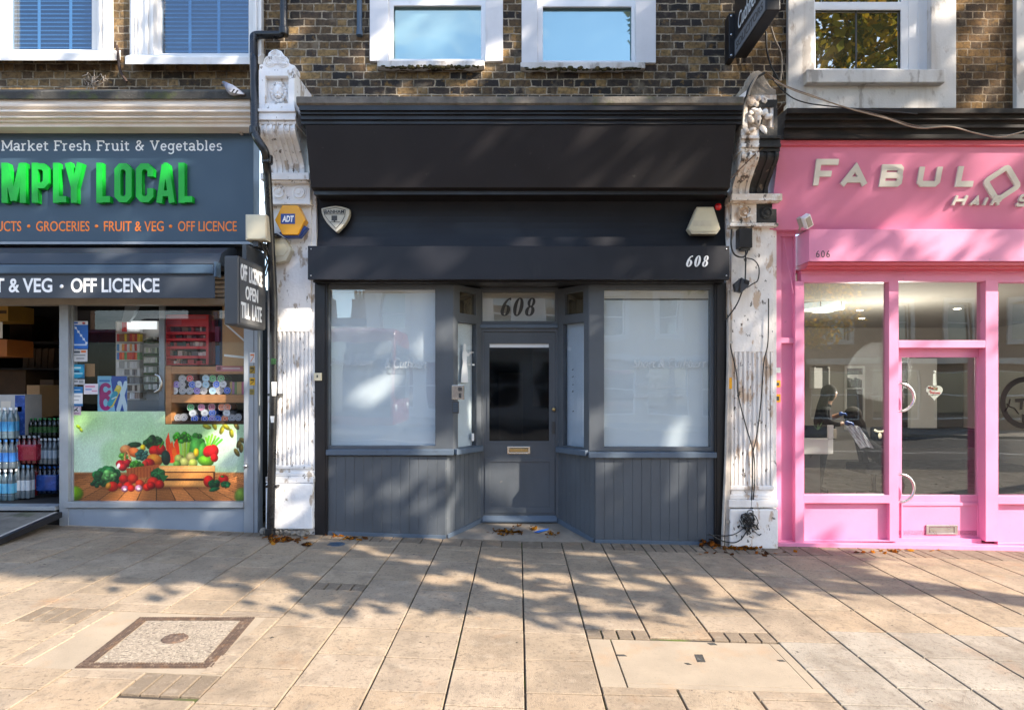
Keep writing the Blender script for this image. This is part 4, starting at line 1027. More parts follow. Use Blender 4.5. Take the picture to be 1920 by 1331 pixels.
# ================================================================== ALARM BOXES AND SMALL WALL THINGS
def hexpts(cx, cy, rx, ry, flat=True): return [(cx - rx, cy), (cx - rx * .5, cy - ry), (cx + rx * .5, cy - ry), (cx + rx, cy), (cx + rx * .5, cy + ry), (cx - rx * .5, cy + ry)]
Ya = -.22
t = thing('alarm_box', 'yellow hexagonal alarm box with a blue base on the white pilaster', 'alarm box', at(544, 440, -.1))
mb = MB(); P0 = hexpts(543.5, 412.5, 28.5, 27.5); mb.ppoly(P0, Ya, .11); mb.build('case', 'yellowbox', t, bevel=.006)
mb = MB(); mb.ppoly([(523, 437), (553, 414), (576, 426), (561, 445), (533, 445)], Ya + .035, .08); mb.pbox(527, 434, 536, 440.4, Ya + .02, .01); mb.build('strobe_base', 'bluebox', t, bevel=.005)
mb = MB(); mb.pbox(526.5, 401, 553, 420, Ya - .003, .0028); bl = mb.build('badge', 'bluebox', t)
mb = MB(); ptext(mb, 'ADT', 529, 404.5, 551, 416.5, Ya - .0032, .0015, .04, .18); mb.build('lettering', 'letterwhite', bl)
t = thing('alarm_box', 'off white hexagonal alarm box half hidden behind the black downpipe', 'alarm box', at(520, 495, -.06))
mb = MB(); hp = [(493, 467), (506, 445), (533, 446), (546, 468), (536, 489), (506, 495)]; mb.ppoly(hp, -.15, .10); mb.build('case', 'creamdirty', t, bevel=.01)
mb = MB(); mb.ppoly([(497, 466), (509, 449), (530, 450), (540, 468), (531, 480), (508, 480)], -.157, .008); mb.build('cover', 'cream', t, bevel=.003)
t = thing('junction_box', 'square cream plastic junction box at the end of the blue grey shop sign', 'junction box', at(479, 450, -.2))
mb = MB(); mb.pbox(460, 402, 499, 450, -.40, .12); mb.build('case', 'creamdirty', t, bevel=.008)
mb = MB(); mb.pbox(462, 404, 497, 448, -.407, .0065); 
for a, b in ((465, 407), (494, 407), (465, 445), (494, 445)): mb.lathe([(.006, 0), (.006, .003), (0, .004)], at(a, b, -.407), (0, -1, 0), 8)
mb.build('lid', 'cream', t, bevel=.003)
mb = MB(); mb.pbox(474, 450, 484, 462, -.36, .25); mb.build('bracket', 'signgrey', t)
t = thing('alarm_box', 'pale tapered alarm box on the black band with a red lamp above it', 'alarm box', at(1320, 443, -.02))
mb = MB(); tp = [(1307, 388), (1338, 388), (1351, 429), (1344, 439), (1297, 439), (1290, 429)]; mb.ppoly(tp, -.09, .09); ac = mb.build('case', 'creamdirty', t, bevel=.008)
mb = MB(); mb.ppoly([(1309, 390.5), (1336, 390.5), (1348, 428.5), (1342, 434), (1299, 434), (1293, 428.5)], -.096, .006); mb.build('cover', 'cream', t, bevel=.004)
mb = MB(); mb.pbox(1300, 413.5, 1334, 424, -.0985, .0022); mb.build('badge_plate', 'creamdirty', ac)
mb = MB(); mb.ell(at(1346.5, 388, -.07), (.035, .035, .036), 14, 10); tag(mb.build('alarm_lamp', 'redlamp', None), 'small round red alarm lamp above the tapered pale box', 'lamp')
t = thing('shield_badge', 'cream shield shaped security plate at the left end of the black band', 'security plate', at(628, 435, -.02))
sh = [(602, 391), (610, 389), (619, 387), (629, 385.8), (639, 387), (648, 389.5), (655.5, 392.5), (655, 402), (652, 411), (646, 420), (638, 429), (630.5, 435.5), (622, 428), (612, 417), (606, 407), (603, 399)]
mb = MB(); mb.ppoly(sh, -.07, .07); sc0 = mb.build('plate', 'shield', t, bevel=.008)
mb = MB(); Yk = -.0715
inner = [(606, 393.6), (629, 389.5), (648, 394), (646.5, 405), (641, 416), (630, 429), (616, 414), (609, 404)]
P2 = [at(a, b, Yk) for a, b in inner]
for a, b in zip(P2, P2[1:] + P2[:1]): mb.tube([a, b], .0026, 6)
mb.pbox(608, 401.3, 646.5, 402.4, Yk - .001, .003); mb.pbox(621.5, 404.5, 632, 414, Yk - .001, .003); mb.pbox(618, 416, 637, 417, Yk - .001, .003); mb.pbox(625.5, 414, 628.5, 417, Yk - .001, .003)
ptext(mb, 'BANHAM', 608.5, 394, 645.5, 400.3, Yk - .001, .0025, .015); mb.build('emblem', 'lettergrey', sc0, weld=False)
mb = MB(); mb.pbox(588, 699, 602, 713.5, -.075, .035); kb = mb.build('key_switch', 'cream', None, bevel=.004)
tag(kb, 'small white shutter key switch on the left black side frame', 'switch')
mb = MB(); mb.pbox(593.5, 703, 596, 708, -.0775, .0025); mb.build('keyhole', 'lettergrey', kb)
# door entry panel on the corner post
t = thing('entry_panel', 'worn metal door entry panel with a black keypad on the corner post', 'entry panel', at(858, 775, -.02))
mb = MB(); mb.pbox(847, 722, 870, 749, -.09, .05); mb.build('speaker_plate', 'chrome', t, bevel=.004)
mb = MB(); mb.pbox(859, 726, 866, 733, -.094, .0045); mb.pbox(860, 737, 865, 746, -.094, .0045); mb.build('button', 'lettergrey', t, bevel=.001)
mb = MB(); mb.pbox(848, 752, 860, 775, -.085, .04); kp = mb.build('keypad', 'lettergrey', t, bevel=.004)
mb = MB()
for i in range(3):
    for j in range(4): mb.pbox(850 + i * 3, 755 + j * 4.5, 852 + i * 3, 758 + j * 4.5, -.0875, .003)
mb.build('key', 'awningbar', kp)

# ================================================================== PROJECTING SIGNS
def side_map(px_near, px_far, Yn, Yf, face_x, z0, z1, flip):
    pass
t = thing('projecting_sign', 'grey box sign reading off licence open till late, sticking out beside the downpipe', 'projecting sign', at(500, 600, -.17))
Yn, Yf_ = -.78, -.17; xr_ = X(447, Yn); xl_ = X(420, Yn); z1_, z0_ = Z(479, Yn), Z(609, Yn)
mb = MB(); mb.box(xl_, xr_, Yn, Yf_, z0_, z1_); bx = mb.build('sign_box', 'signgrey', t, bevel=.018, seg=3)
mb = MB(); mb.box(xr_ + .0005, xr_ + .006, Yn + .02, Yf_ - .015, z0_ + .02, z1_ - .02); mb.build('face', 'signgreyface', t, bevel=.004)
zz_ = z1_ - z0_
for s_, y0, y1, v0, v1 in (('OFF  LICENCE', .05, .84, .66, .90), ('OPEN', .22, .68, .395, .60), ('TILL  LATE', .07, .82, .11, .345)):
    ya, yb2 = Yn + (Yf_ - Yn) * y0, Yn + (Yf_ - Yn) * y1
    mb = MB(); ptext(mb, s_, 0, 0, 0, 0, 0, bold=.025, fm=lambda u, v, k: Vector((xr_ + .006 + .003 * k, ya + (yb2 - ya) * u, z0_ + zz_ * (v0 + (v1 - v0) * v)))); mb.build('lettering', 'letterwhite', t)
mb = MB(); mb.box(xr_ - .10, xr_ - .06, Yf_ - .3, -.02, z1_ - .02, z1_ + .17); mb.box(xr_ - .11, xr_ - .05, Yf_, -.02, z0_ + .3, z0_ + .45); mb.build('bracket', 'signgrey', t, bevel=.003)
mb = MB(); a = at(488, 452, -.3); mb.tube([a, a + Vector((.03, .02, -.1)), a + Vector((.06, .02, -.2)), a + Vector((.02, .05, -.3))], .009, 8); mb.tube([a + Vector((.04, 0, .0)), a + Vector((.08, .04, -.15)), a + Vector((.03, .06, -.33))], .007, 8)
tag(mb.build('cable', 'cable', None, weld=False), 'loose black cables hanging below the cream junction box', 'cable')
# solicitors' sign
t = thing('projecting_sign', 'black solicitors hanging sign with grey lower strip, high beside the right pilaster', 'projecting sign', at(1370, 100, .1))
Yn, Yf_ = -.82, .02; xs_ = X(1377, Yf_); th = .125
zb_ = Z(108, .0); zt_ = zb_ + 1.25
mb = MB(); mb.box(xs_, xs_ + th, Yn, Yf_, zb_, zt_); mb.build('sign_box', 'black', t, bevel=.008)
xf = xs_ - .001
mb = MB(); mb.box(xf - .003, xf, Yn + .02, Yf_ - .02, zb_ + .012, zb_ + .165); mb.build('strip', 'stripgrey', t)
mb = MB(); ptext(mb, 'SOLICITORS', 0, 0, 0, 0, 0, bold=.01, fm=lambda u, v, k: Vector((xf - .003 - .002 * k, Yf_ - .07 + (Yn + .14 - Yf_) * u, zb_ + .05 + .075 * v))); mb.build('strip_lettering', 'lettergrey', t)
for s_, u0, u1, v0, v1 in (('Cuthbert', .14, .80, .22, .38), ('&', .44, .55, .45, .56), ('Percy Short', .1, .9, .63, .79)):
    mb = MB(); ptext(mb, s_, 0, 0, 0, 0, 0, bold=.0, shear=.2, fm=lambda u, v, k: Vector((xf - .002 * k, Yf_ + (Yn - Yf_) * (u0 + (u1 - u0) * u), zb_ + v0 + (v1 - v0) * v))); mb.build('lettering', 'letterpale', t)
mb = MB(); mb.box(xs_ - .055, xs_ + .005, .021, .16, zb_ - .0, zb_ + .46); mb.build('wall_plate', 'black', t, bevel=.004)
mb = MB()
for v in (.03, .24, .43): mb.lathe([(.014, 0), (.012, .008), (0, .01)], (xs_ - .03, .021, zb_ + v), (0, -1, 0), 8)
mb.build('bolt', 'steel', t)

# ================================================================== CABLES AND CONDUITS ON THE RIGHT PILASTER
def cable(pts, r, m, label, nm='cable', grp=None, cat='cable'):
    P_ = [Vector(p) for p in pts]; out = []
    for i in range(len(P_) - 1):
        p0, p1, p2, p3 = P_[max(i - 1, 0)], P_[i], P_[i + 1], P_[min(i + 2, len(P_) - 1)]
        for k in range(6):
            u = k / 6; out.append(.5 * ((2 * p1) + (p2 - p0) * u + (2 * p0 - 5 * p1 + 4 * p2 - p3) * u * u + (3 * p1 - p0 - 3 * p2 + p3) * u ** 3))
    out.append(P_[-1]); mb = MB(); mb.tube(out, r, 7); return tag(mb.build(nm, m, None, weld=False), label, cat, grp)
c_ = lambda l, Y: [at(a, b, Y) for a, b in l]
cable(c_([(1364, 590), (1368, 640), (1381, 700), (1384, 740), (1399, 800), (1413, 850), (1415, 900), (1410, 960)], -.075), .006, 'cable', 'left of the two thin black cables crossing down the fluted pilaster')
cable(c_([(1441, 560), (1440, 640), (1432, 680), (1428, 740), (1420, 810), (1412, 850), (1411, 900), (1408, 955)], -.08), .006, 'cable', 'right of the two thin black cables crossing down the fluted pilaster')
cable(c_([(1372, 430), (1371, 460), (1378, 478), (1394, 482), (1402, 470), (1400, 455)], -.14), .008, 'cable', 'black cable loop hanging under the black box on the pilaster')
cable(c_([(1398, 470), (1398, 500), (1397, 530)], -.15), .007, 'cable', 'straight black lead between black box and the tilted splitter')
cable(c_([(1399, 484), (1414, 488), (1423, 502), (1421, 525), (1410, 533), (1400, 540)], -.13), .006, 'cable', 'round black cable loop right of the tilted splitter')
cable(c_([(1392, 545), (1382, 570), (1367, 592), (1361, 600)], -.12), .007, 'cable', 'black cable running down left from the tilted splitter')
t = thing('cable_box', 'upright black cable box near the top of the peeling pilaster', 'cable box', at(1398, 465, -.1))
mb = MB(); mb.pbox(1386, 428, 1411, 464, -.17, .11); mb.build('case', 'black', t, bevel=.006)
mb = MB(); mb.pbox(1390, 464.2, 1407, 469, -.15, .08); mb.build('gland_plate', 'lettergrey', t, bevel=.003)
t = thing('cable_splitter', 'tilted grey cable splitter hanging by its leads on the pilaster', 'cable splitter', at(1390, 548, -.1))
mb = MB(); mb.ppoly([(1377, 532), (1391, 520), (1406, 531), (1403, 538), (1390, 549), (1379, 546)], -.15, .06); mb.build('case', 'awning', t, bevel=.006)
mb = MB(); mb.tube([at(1390, 524, -.152), at(1386, 547, -.152)], .008, 8); mb.ppoly([(1399, 524), (1406, 527), (1404, 533), (1397, 530)], -.16, .01); mb.build('clamp', 'black', t)
# tangle at the foot
mb = MB(); r_ = random.Random(11)
for i in range(14):
    c = at(1403 + r_.uniform(-8, 14), 978 + r_.uniform(-14, 14), -.12); ra, rb = r_.uniform(.02, .06), r_.uniform(.02, .075); ph = r_.uniform(0, 3)
    mb.tube([c + Vector((math.cos(a + ph) * ra, r_.uniform(-.02, .02), math.sin(a) * rb)) for a in [k * 5.4 / 12 for k in range(13)]], .005, 6)
for i in range(26):
    c = at(1398 + r_.gauss(0, 8), 984 - r_.gauss(0, 9), -.13); mb.tube([c, c + Vector((r_.uniform(-.04, .04), r_.uniform(-.03, .01), r_.uniform(-.05, .05)))], .006, 6)
tag(mb.build('cable_tangle', 'cable', None, weld=False), 'knotted tangle of black cable ends at the foot of the peeling pilaster', 'cable tangle')
cable(c_([(1400, 995), (1390, 1010), (1375, 1017), (1350, 1012), (1330, 1000)], -.125), .006, 'cable', 'black cable curling left from the tangle along the ground')
cable(c_([(1396, 988), (1380, 1000), (1362, 1004), (1340, 1003), (1325, 1002)], -.12), .005, 'cable', 'thin black cable crossing the white conduits low down')
# conduits between the frame and the pilaster
t = thing('conduit', 'dirty white plastic conduit leaning beside the black side frame', 'conduit', at(1354, 1032, -.09), 'conduits by the right side frame')
mb = MB(); mb.tube([at(1366, 545, -.07), at(1366, 640, -.07), at(1361, 860, -.08), at(1354, 1033, -.09)], .016, 8); mb.build('pipe', 'conduit', t, weld=False)
t = thing('conduit', 'square stained trunking running up beside the peeling pilaster', 'conduit', at(1364, 1034, -.08), 'conduits by the right side frame')
mb = MB(); mb.ext([at(1359, 1033, -.075), at(1368, 1033, -.075), at(1373, 600, -.075), at(1367, 600, -.075)], (0, .05, 0)); mb.build('trunking', 'conduit', t, bevel=.003)
mb = MB(); mb.ppoly([(1362, 976), (1371, 976), (1372, 980), (1362, 980)], -.082, .01); mb.ppoly([(1364, 640), (1374, 640), (1374, 644), (1364, 644)], -.082, .01); mb.build('clip', 'steel', t)
mb = MB(); mb.ppoly([(1363.5, 708), (1372.5, 708), (1372.5, 729), (1363.5, 729)], -.079, .003); tag(mb.build('warning_sticker', 'yellowbox', None), 'small yellow sticker on the trunking left of the peeling pilaster', 'sticker')
# cables over the top of the right pilaster and along the pink cornice
cable(c_([(1446, 52), (1453, 75), (1464, 100), (1466, 130), (1463, 152)], -.02), .009, 'cablewhite', 'white cable hanging from the black hanging sign')
cable(c_([(1436, 60), (1438, 95), (1446, 125), (1460, 150)], .04), .009, 'cable', 'black cable hanging behind the white one below the hanging sign')
cable(c_([(1438, 138), (1470, 160), (1530, 182), (1580, 200), (1640, 214), (1700, 232), (1740, 242)], -.46), .006, 'cablebrown', 'upper brown cable sagging from the pilaster top across the pink cornice')
cable(c_([(1452, 152), (1490, 170), (1550, 190), (1600, 206), (1660, 222), (1720, 240), (1780, 238), (1830, 250), (1870, 257), (1900, 252), (1940, 240)], -.48), .0065, 'cablewhite', 'pale cable sagging in two swags along the pink cornice')
cable(c_([(1448, 148), (1470, 172), (1500, 190), (1560, 200), (1720, 214)], -.44), .006, 'cable', 'thin black cable lying on the left end of the pink cornice')
cable(c_([(1434, 137), (1415, 150), (1402, 172), (1394, 200), (1390, 235)], -.45), .012, 'cable', 'black cable draped round the left shoulder of the pilaster top')
cable(c_([(1420, 142), (1410, 160), (1403, 180)], -.47), .010, 'cablewhite', 'short white cable on the shoulder of the pilaster top')
cable(c_([(1432, 275), (1400, 305), (1370, 335)], -.43), .005, 'cablebrown', 'thin brown wire slanting across the scrolled bracket')
mb = MB(); mb.ext([at(1376, 188, -.5), at(1400, 170, -.5), at(1398, 180, -.5), at(1384, 197, -.5)], (0, .06, 0)); tag(mb.build('lead_flashing', 'rowpaint', None), 'small grey lead flashing piece at the right end of the stone ledge', 'flashing')
# ================================================================== LEFT BUILDING (grocery)
YL = 0.0
bl_ = thing('shop_building', 'grocery with blue grey sign, bright green raised letters and white sash windows above', 'shop building', (-4, .4, gz(-4)))
mb = MB(); wl_ = [(2, -260, 186, 112), (285, -260, 478, 117)]
mb.pholes(-420, -420, 497, 186, wl_, .14, .3); mb.build('brick_wall', 'brickstock', bl_)
for (j0, j1, g0, g1, by, k0, k1, s0, s1) in ((-60, 208, 20, 172, 97, 2, 186, -60, 208), (243, 492, 302, 466, 104, 285, 478, 234, 484)):
    mb = MB(); mb.pholes(k0, -250, k1, by + 6, [(g0, -240, g1, by)], .15, .05); wo = mb.build('window', 'woodwhite', bl_, bevel=.004); Yc = .08
    for side in (0, 1):
        mb = MB()
        if side == 0: mb.pbox(j0, -260, k0 + 4, by + 1, Yc, .12)
        else: mb.pbox(k1 - 4, -260, j1 - 2, by + 1, Yc, .12)
        for q in (((k0 - 14, k0 - 8), (k0 - 3, k0 + 2)), ((k1 - 1, k1 + 3), (k1 + 7, k1 + 12)))[side]: mb.pbox(q[0], -260, q[1], by + 1, Yc - .02, .0205)
        if j0 > 0 and side == 0:
            for q in (246, 252, 259): mb.pbox(q, -260, q + 4, by + 1, Yc - .014, .0145)
        mb.build('casing', 'woodwhite', wo, bevel=.005, weld=False)
    mb = MB(); mb.pbox(g0 - 1, -240, g1 + 1, by + 1, .175, .006); mb.build('pane', 'glassblue', wo)
    mb = MB(); py = by + 2
    while py > -120:                             # venetian slats
        mb.add([at(g0 + 1, py, .205), at(g1 - 1, py, .205), at(g1 - 1, py - 3.1, .222), at(g0 + 1, py - 3.1, .222)], [(0, 1, 2, 3)]); py -= 7.9
    bo = mb.build('blind', 'blindblue', wo, weld=False, nrm=False)
    mb = MB(); py = by + 1.2
    while py > -120: mb.pbox(g0 + 1, py - .9, g1 - 1, py + .3, .203, .002); py -= 7.9
    mb.build('slat_edge', 'slatedge', bo, weld=False)
    mb = MB(); mb.pbox(g0 - 3, -120, g1 + 3, by + 4, .235, .01); mb.build('blind_shade', 'bluegrey', wo)
    mb = MB()
    for u in ((.35, .74) if j0 < 0 else (.33, .66)): q = g0 + (g1 - g0) * u; mb.pbox(q - 2.6, -120, q + 2.6, by + 2, .197, .003)
    mb.build('ladder_tape', 'blindcord', bo)
    mb = MB(); Yz = -.02; mb.prism_x([(Yz, Z(by + 17, Yz)), (Yz, Z(by + 3, Yz)), (.0, Z(by + 1, 0)), (.2, Z(by - 4, .2)), (.2, Z(by + 17, .2))], X(s0, Yz), X(s1, Yz)); mb.build('sill', 'woodwhite', wo, bevel=.006)
# dark ledge, pale cornice
mb = MB(); mb.prism_x([(-.40, Z(186, -.4)), (-.40, Z(172, -.4)), (-.37, Z(169, -.38)), (.15, Z(168, .15)), (.15, Z(186, .15))], X(-420, -.4), X(472, -.4)); mb.build('ledge', 'ledge', bl_, bevel=.006)
mb = MB(); yy = [-.37, -.37, -.33, -.35, -.30, -.32, -.28, -.25, -.22]; zz = [Z(p, y) for p, y in zip((186.5, 196, 203, 207, 214, 219, 224, 231, 240), yy)]
prof = [(yy[0], zz[0])]
for i in range(1, 9): prof += [(yy[i - 1] + (.008 if i % 3 == 2 else 0), zz[i]), (yy[i], zz[i])]
prof += [(.15, zz[-1]), (.15, zz[0])]; mb.prism_x(prof, X(-420, -.36), X(470, -.36)); mb.build('cornice', 'corniceold', bl_, bevel=.006)
# sign board with lettering
Yg = -.08
mb = MB(); mb.pbox(-420, 241, 475, 453, Yg, .16); fs_ = mb.build('fascia_sign', 'bluegrey', bl_, bevel=.004)
mb = MB(); mb.pbox(-420, 453.2, 470, 458, Yg - .012, .14); mb.build('trim_strip', 'alu', fs_, bevel=.002)
SER = {  # slab serif strokes: x-height 5, cap 7
 'M': (7.4, [[(.9, .3), (.9, 6.7)], [(.9, 6.7), (3.7, 1.6)], [(3.7, 1.6), (6.5, 6.7)], [(6.5, 6.7), (6.5, .3)], [(0, .35), (2, .35)], [(5.4, .35), (7.4, .35)], [(.1, 6.65), (1.4, 6.65)], [(6, 6.65), (7.3, 6.65)]]),
 'F': (5.0, [[(1, .3), (1, 6.7)], [(0, 6.6), (4.8, 6.6)], [(1, 3.6), (3.6, 3.6)], [(0, .35), (2.2, .35)], [(4.65, 6.6), (4.65, 5.2)]]),
 'V': (6.2, [[(1, 6.6), (3.1, .4)], [(3.1, .4), (5.2, 6.6)], [(0, 6.6), (2.1, 6.6)], [(4.1, 6.6), (6.2, 6.6)]]),
 'a': (4.4, [arc(1.9, 3.5, 1.5, 1.4, 160, 0), [(3.4, 3.5), (3.4, .4)], [(3.4, .35), (4.4, .35)], arc(1.75, 1.5, 1.4, 1.2, 20, 340), [(1.9, 2.7), (3.4, 2.7)]]),
 'b': (4.9, [[(.9, 6.9), (.9, .3)], [(0, 6.8), (1, 6.8)], arc(2.6, 2.5, 1.75, 2.2, 160, -160)]),
 'e': (4.3, [[(.7, 2.6), (3.8, 2.6)], arc(2.2, 2.5, 1.6, 2.2, 0, 320)]),
 'f': (3.2, [[(1.2, .3), (1.2, 5.4)], arc(2.3, 5.4, 1.1, 1.4, 180, 60), [(0, 4.6), (2.7, 4.6)], [(.2, .35), (2.4, .35)]]),
 'g': (4.7, [arc(2.1, 2.7, 1.6, 2.0, 0, 360), [(3.7, 4.8), (3.7, -.6)], arc(2.1, -.6, 1.6, 1.4, 0, -150), [(3.7, 4.65), (4.6, 4.65)]]),
 'h': (5.2, [[(.9, 6.9), (.9, .3)], [(0, 6.8), (1, 6.8)], arc(2.6, 3.2, 1.6, 1.5, 170, 0), [(4.2, 3.2), (4.2, .3)], [(0, .35), (1.9, .35)], [(3.3, .35), (5.1, .35)]]),
 'i': (2.2, [[(1.1, .3), (1.1, 4.7)], [(.2, 4.65), (1.2, 4.65)], [(.1, .35), (2.1, .35)], [(.6, 6.4), (1.6, 6.4)]]),
 'k': (5.0, [[(.9, 6.9), (.9, .3)], [(0, 6.8), (1, 6.8)], [(1, 2.2), (3.6, 4.6)], [(1.9, 3.0), (4, .35)], [(0, .35), (1.9, .35)], [(3.2, .35), (5, .35)], [(2.9, 4.65), (4.6, 4.65)]]),
 'l': (2.2, [[(1.1, .3), (1.1, 6.9)], [(.2, 6.8), (1.2, 6.8)], [(.1, .35), (2.1, .35)]]),
 'r': (3.6, [[(1, .3), (1, 4.7)], [(0, 4.65), (1, 4.65)], arc(2.5, 3.2, 1.5, 1.5, 180, 70), [(0, .35), (2.2, .35)]]),
 's': (3.9, [arc(1.9, 3.6, 1.3, 1.15, 30, 250), arc(1.9, 1.4, 1.45, 1.15, 80, -150)]),
 't': (3.2, [[(1.2, 6.2), (1.2, 1.3)], arc(2.2, 1.4, 1, 1.1, 180, 320), [(0, 4.65), (2.9, 4.65)]]),
 'u': (5.2, [[(.9, 4.7), (.9, 1.8)], arc(2.4, 1.8, 1.5, 1.5, 180, 350), [(3.9, 4.7), (3.9, .3)], [(0, 4.65), (1, 4.65)], [(3, 4.65), (4, 4.65)], [(3.9, .35), (4.9, .35)]]),
 '&': (6.0, [[(5.2, .3), (1.5, 4.6)], arc(2.5, 5.6, 1.15, 1.15, 200, -20), [(3.6, 5.3), (1.2, 2.9)], arc(2.3, 1.9, 1.6, 1.6, 130, 320), [(3.6, 1.0), (5.0, 3.4)], [(4.2, 3.5), (5.8, 3.5)]]),
 ' ': (2.6, [])}
def serif_line(mb, s, px0, px1, base_py, cap_py, Y, d, wd=.85):
    tot = sum(SER[c][0] + .55 for c in s) - .55; kx = (X(px1, Y) - X(px0, Y)) / tot; ky = (Z(cap_py, Y) - Z(base_py, Y)) / 7
    o3 = at(px0, base_py, Y); x = 0
    for c in s:
        strokes(mb, SER[c][1], lambda a, b, q: o3 + Vector((a * kx, -q, b * ky)), wd, d, None, x); x += SER[c][0] + .55
tot_ = sum(SER[c][0] + .55 for c in 'Market Fresh Fruit & Vegetables') - .55; p_ = 0
for wd2 in ('Market', 'Fresh', 'Fruit', '&', 'Vegetables'):
    n_ = sum(SER[c][0] + .55 for c in wd2) - .55; mb = MB(); serif_line(mb, wd2, 3 + 414 * p_ / tot_, 3 + 414 * (p_ + n_) / tot_, 283, 264, Yg - .0005, .002); mb.build('tagline', 'letterwhite', fs_, weld=False); p_ += n_ + .55 + 3.15
# raised letters: from the board to the face
Yr = Yg - .055
BLK = {'S': [[(9.5, 16), (9.5, 18), (7.5, 20), (4, 20), (2, 18), (2, 14.5), (9.5, 8.5), (9.5, 4), (7.5, 2), (4, 2), (2, 4), (2, 6.5)]], 'I': [[(2, 0), (2, 22)]],
       'M': [[(2, 0), (2, 22)], [(13, 0), (13, 22)], [(2.6, 21.4), (7.5, 1.2)], [(12.4, 21.4), (7.5, 1.2)]], 'P': [[(2, 0), (2, 22)], [(2, 20), (7, 20), (9, 18), (9, 11.5), (7, 9.6), (2, 9.6)]],
       'L': [[(2, 0), (2, 22)], [(2, 2), (8.4, 2)]], 'Y': [[(1.6, 22), (5.4, 8.5)], [(9.2, 22), (5.4, 8.5)], [(5.4, 10), (5.4, 0)]],
       'O': [[(2, 4), (2, 18), (4, 20), (7, 20), (9, 18), (9, 4), (7, 2), (4, 2), (2, 4)]], 'C': [[(9, 14.5), (9, 18), (7, 20), (4, 20), (2, 18), (2, 4), (4, 2), (7, 2), (9, 4), (9, 8)]],
       'A': [[(1.6, 0), (4.9, 21)], [(9.2, 0), (5.9, 21)], [(3, 5.2), (7.8, 5.2)], [(4.4, 20.5), (6.4, 20.5)]]}
BW_ = {'S': 11.5, 'I': 4, 'M': 15, 'P': 11, 'L': 8.4, 'Y': 10.8, 'O': 11, 'C': 11, 'A': 10.8}
for ch, a, b in (('S', -66, -30), ('I', -22, -9), ('M', 2, 49), ('P', 59, 92), ('L', 99, 124), ('Y', 122, 155), ('L', 180, 206), ('O', 214, 247), ('C', 254, 288), ('A', 293, 327), ('L', 334, 360)):
    mb = MB(); kx = (X(b, Yr) - X(a, Yr)) / BW_[ch]; kz = (Z(305.5, Yr) - Z(380.5, Yr)) / 22; o3 = at(a, 380.5, Yr)
    for i, st in enumerate(BLK[ch]): ribbon(mb, [(p * kx, q * kz) for p, q in st], .060 if ch != 'A' else .056, lambda x, y, k: Vector((o3.x + x, Yr + .0545 - k, o3.z + y)), .0545, .0003 * i)
    mb.build('raised_letter', 'green3d', fs_, weld=False)
for s_, a, b in (('PRODUCTS', -58, 40), ('GROCERIES', 68, 168), ('FRUIT & VEG', 195, 307), ('OFF LICENCE', 334, 444)):
    mb = MB(); ptext(mb, s_, a, 415, b, 434, Yg, .002, .005); mb.build('strapline', 'orange', fs_)
for q in (54, 181, 320): mb = MB(); mb.lathe([(.017, 0), (.017, .002), (0, .0022)], at(q, 424.5, Yg), (0, -1, 0), 14); mb.build('dot', 'orange', fs_)
mb = MB(); mb.pbox(449, 232, 454, 252, Yg - .03, .028); mb.build('clip', 'conduit', fs_)
# awning
t = thing('awning', 'rolled charcoal awning whose front flap reads fruit and veg, off licence', 'awning', (-4.3, -.3, Z(560, -.4)))
mb = MB(); zt, zb = Z(461, -.2), Z(497, -.42)
pr = [(-.10, zt), (-.24, zt - .03), (-.38, zt - .11), (-.45, zb + .01), (-.45, zb), (-.05, zb), (-.05, zt)]
mb.prism_x(pr, X(-420, -.4), X(412, -.42)); mb.build('hood', 'awning', t, bevel=.01)
mb = MB(); mb.box(X(-420, -.46), X(404, -.46), -.50, -.42, Z(515, -.46), Z(497.3, -.46)); mb.build('front_bar', 'awningbar', t, bevel=.016, seg=3)
mb = MB(); mb.box(X(-420, -.47), X(403, -.47), -.474, -.468, Z(559, -.47), Z(515.2, -.47)); va = mb.build('valance', 'awning', t)
for s_, a, b in (('FRUIT & VEG', -70, 98), ('OFF LICENCE', 133, 299)): mb = MB(); ptext(mb, s_, a, 521.5, b, 548.5, -.474, .001, .022); mb.build('lettering', 'letterwhite', va)
mb = MB(); mb.lathe([(.018, 0), (.018, .001), (0, .0011)], at(115.5, 537, -.474), (0, -1, 0), 12); mb.build('dot', 'letterwhite', va)
mb = MB()
mb.box(X(404.5, -.46), X(409, -.46), -.5, -.40, Z(520, -.46), Z(492, -.46)); mb.build('end_cap', 'awningbar', t, bevel=.004)
mb = MB(); mb.tube([at(415, 470, -.08), at(407, 495, -.3), at(402, 505, -.44)], .018, 8); mb.tube([at(430, 468, -.07), at(415, 500, -.16), at(404, 512, -.4)], .014, 8); mb.build('folding_arm', 'black', t, weld=False)
# roller shutter bunched behind the awning end, header
mb = MB()
for i in range(5):
    py = 520 + 8.6 * i; mb.lathe([(.026, 0), (.026, X(458, -.02) - X(-420, -.02))], at(-420, py, -.0), (1, 0, 0), 8)
mb.build('roller_shutter', 'alubeige', bl_, weld=False)
mb = MB(); mb.pbox(-420, 559, 484, 571, -.05, .14); mb.build('header_rail', 'alubeige', bl_, bevel=.004)
mb = MB(); mb.pbox(-420, 455, 484, 519, .04, .1); mb.build('back_board', 'dark', bl_)
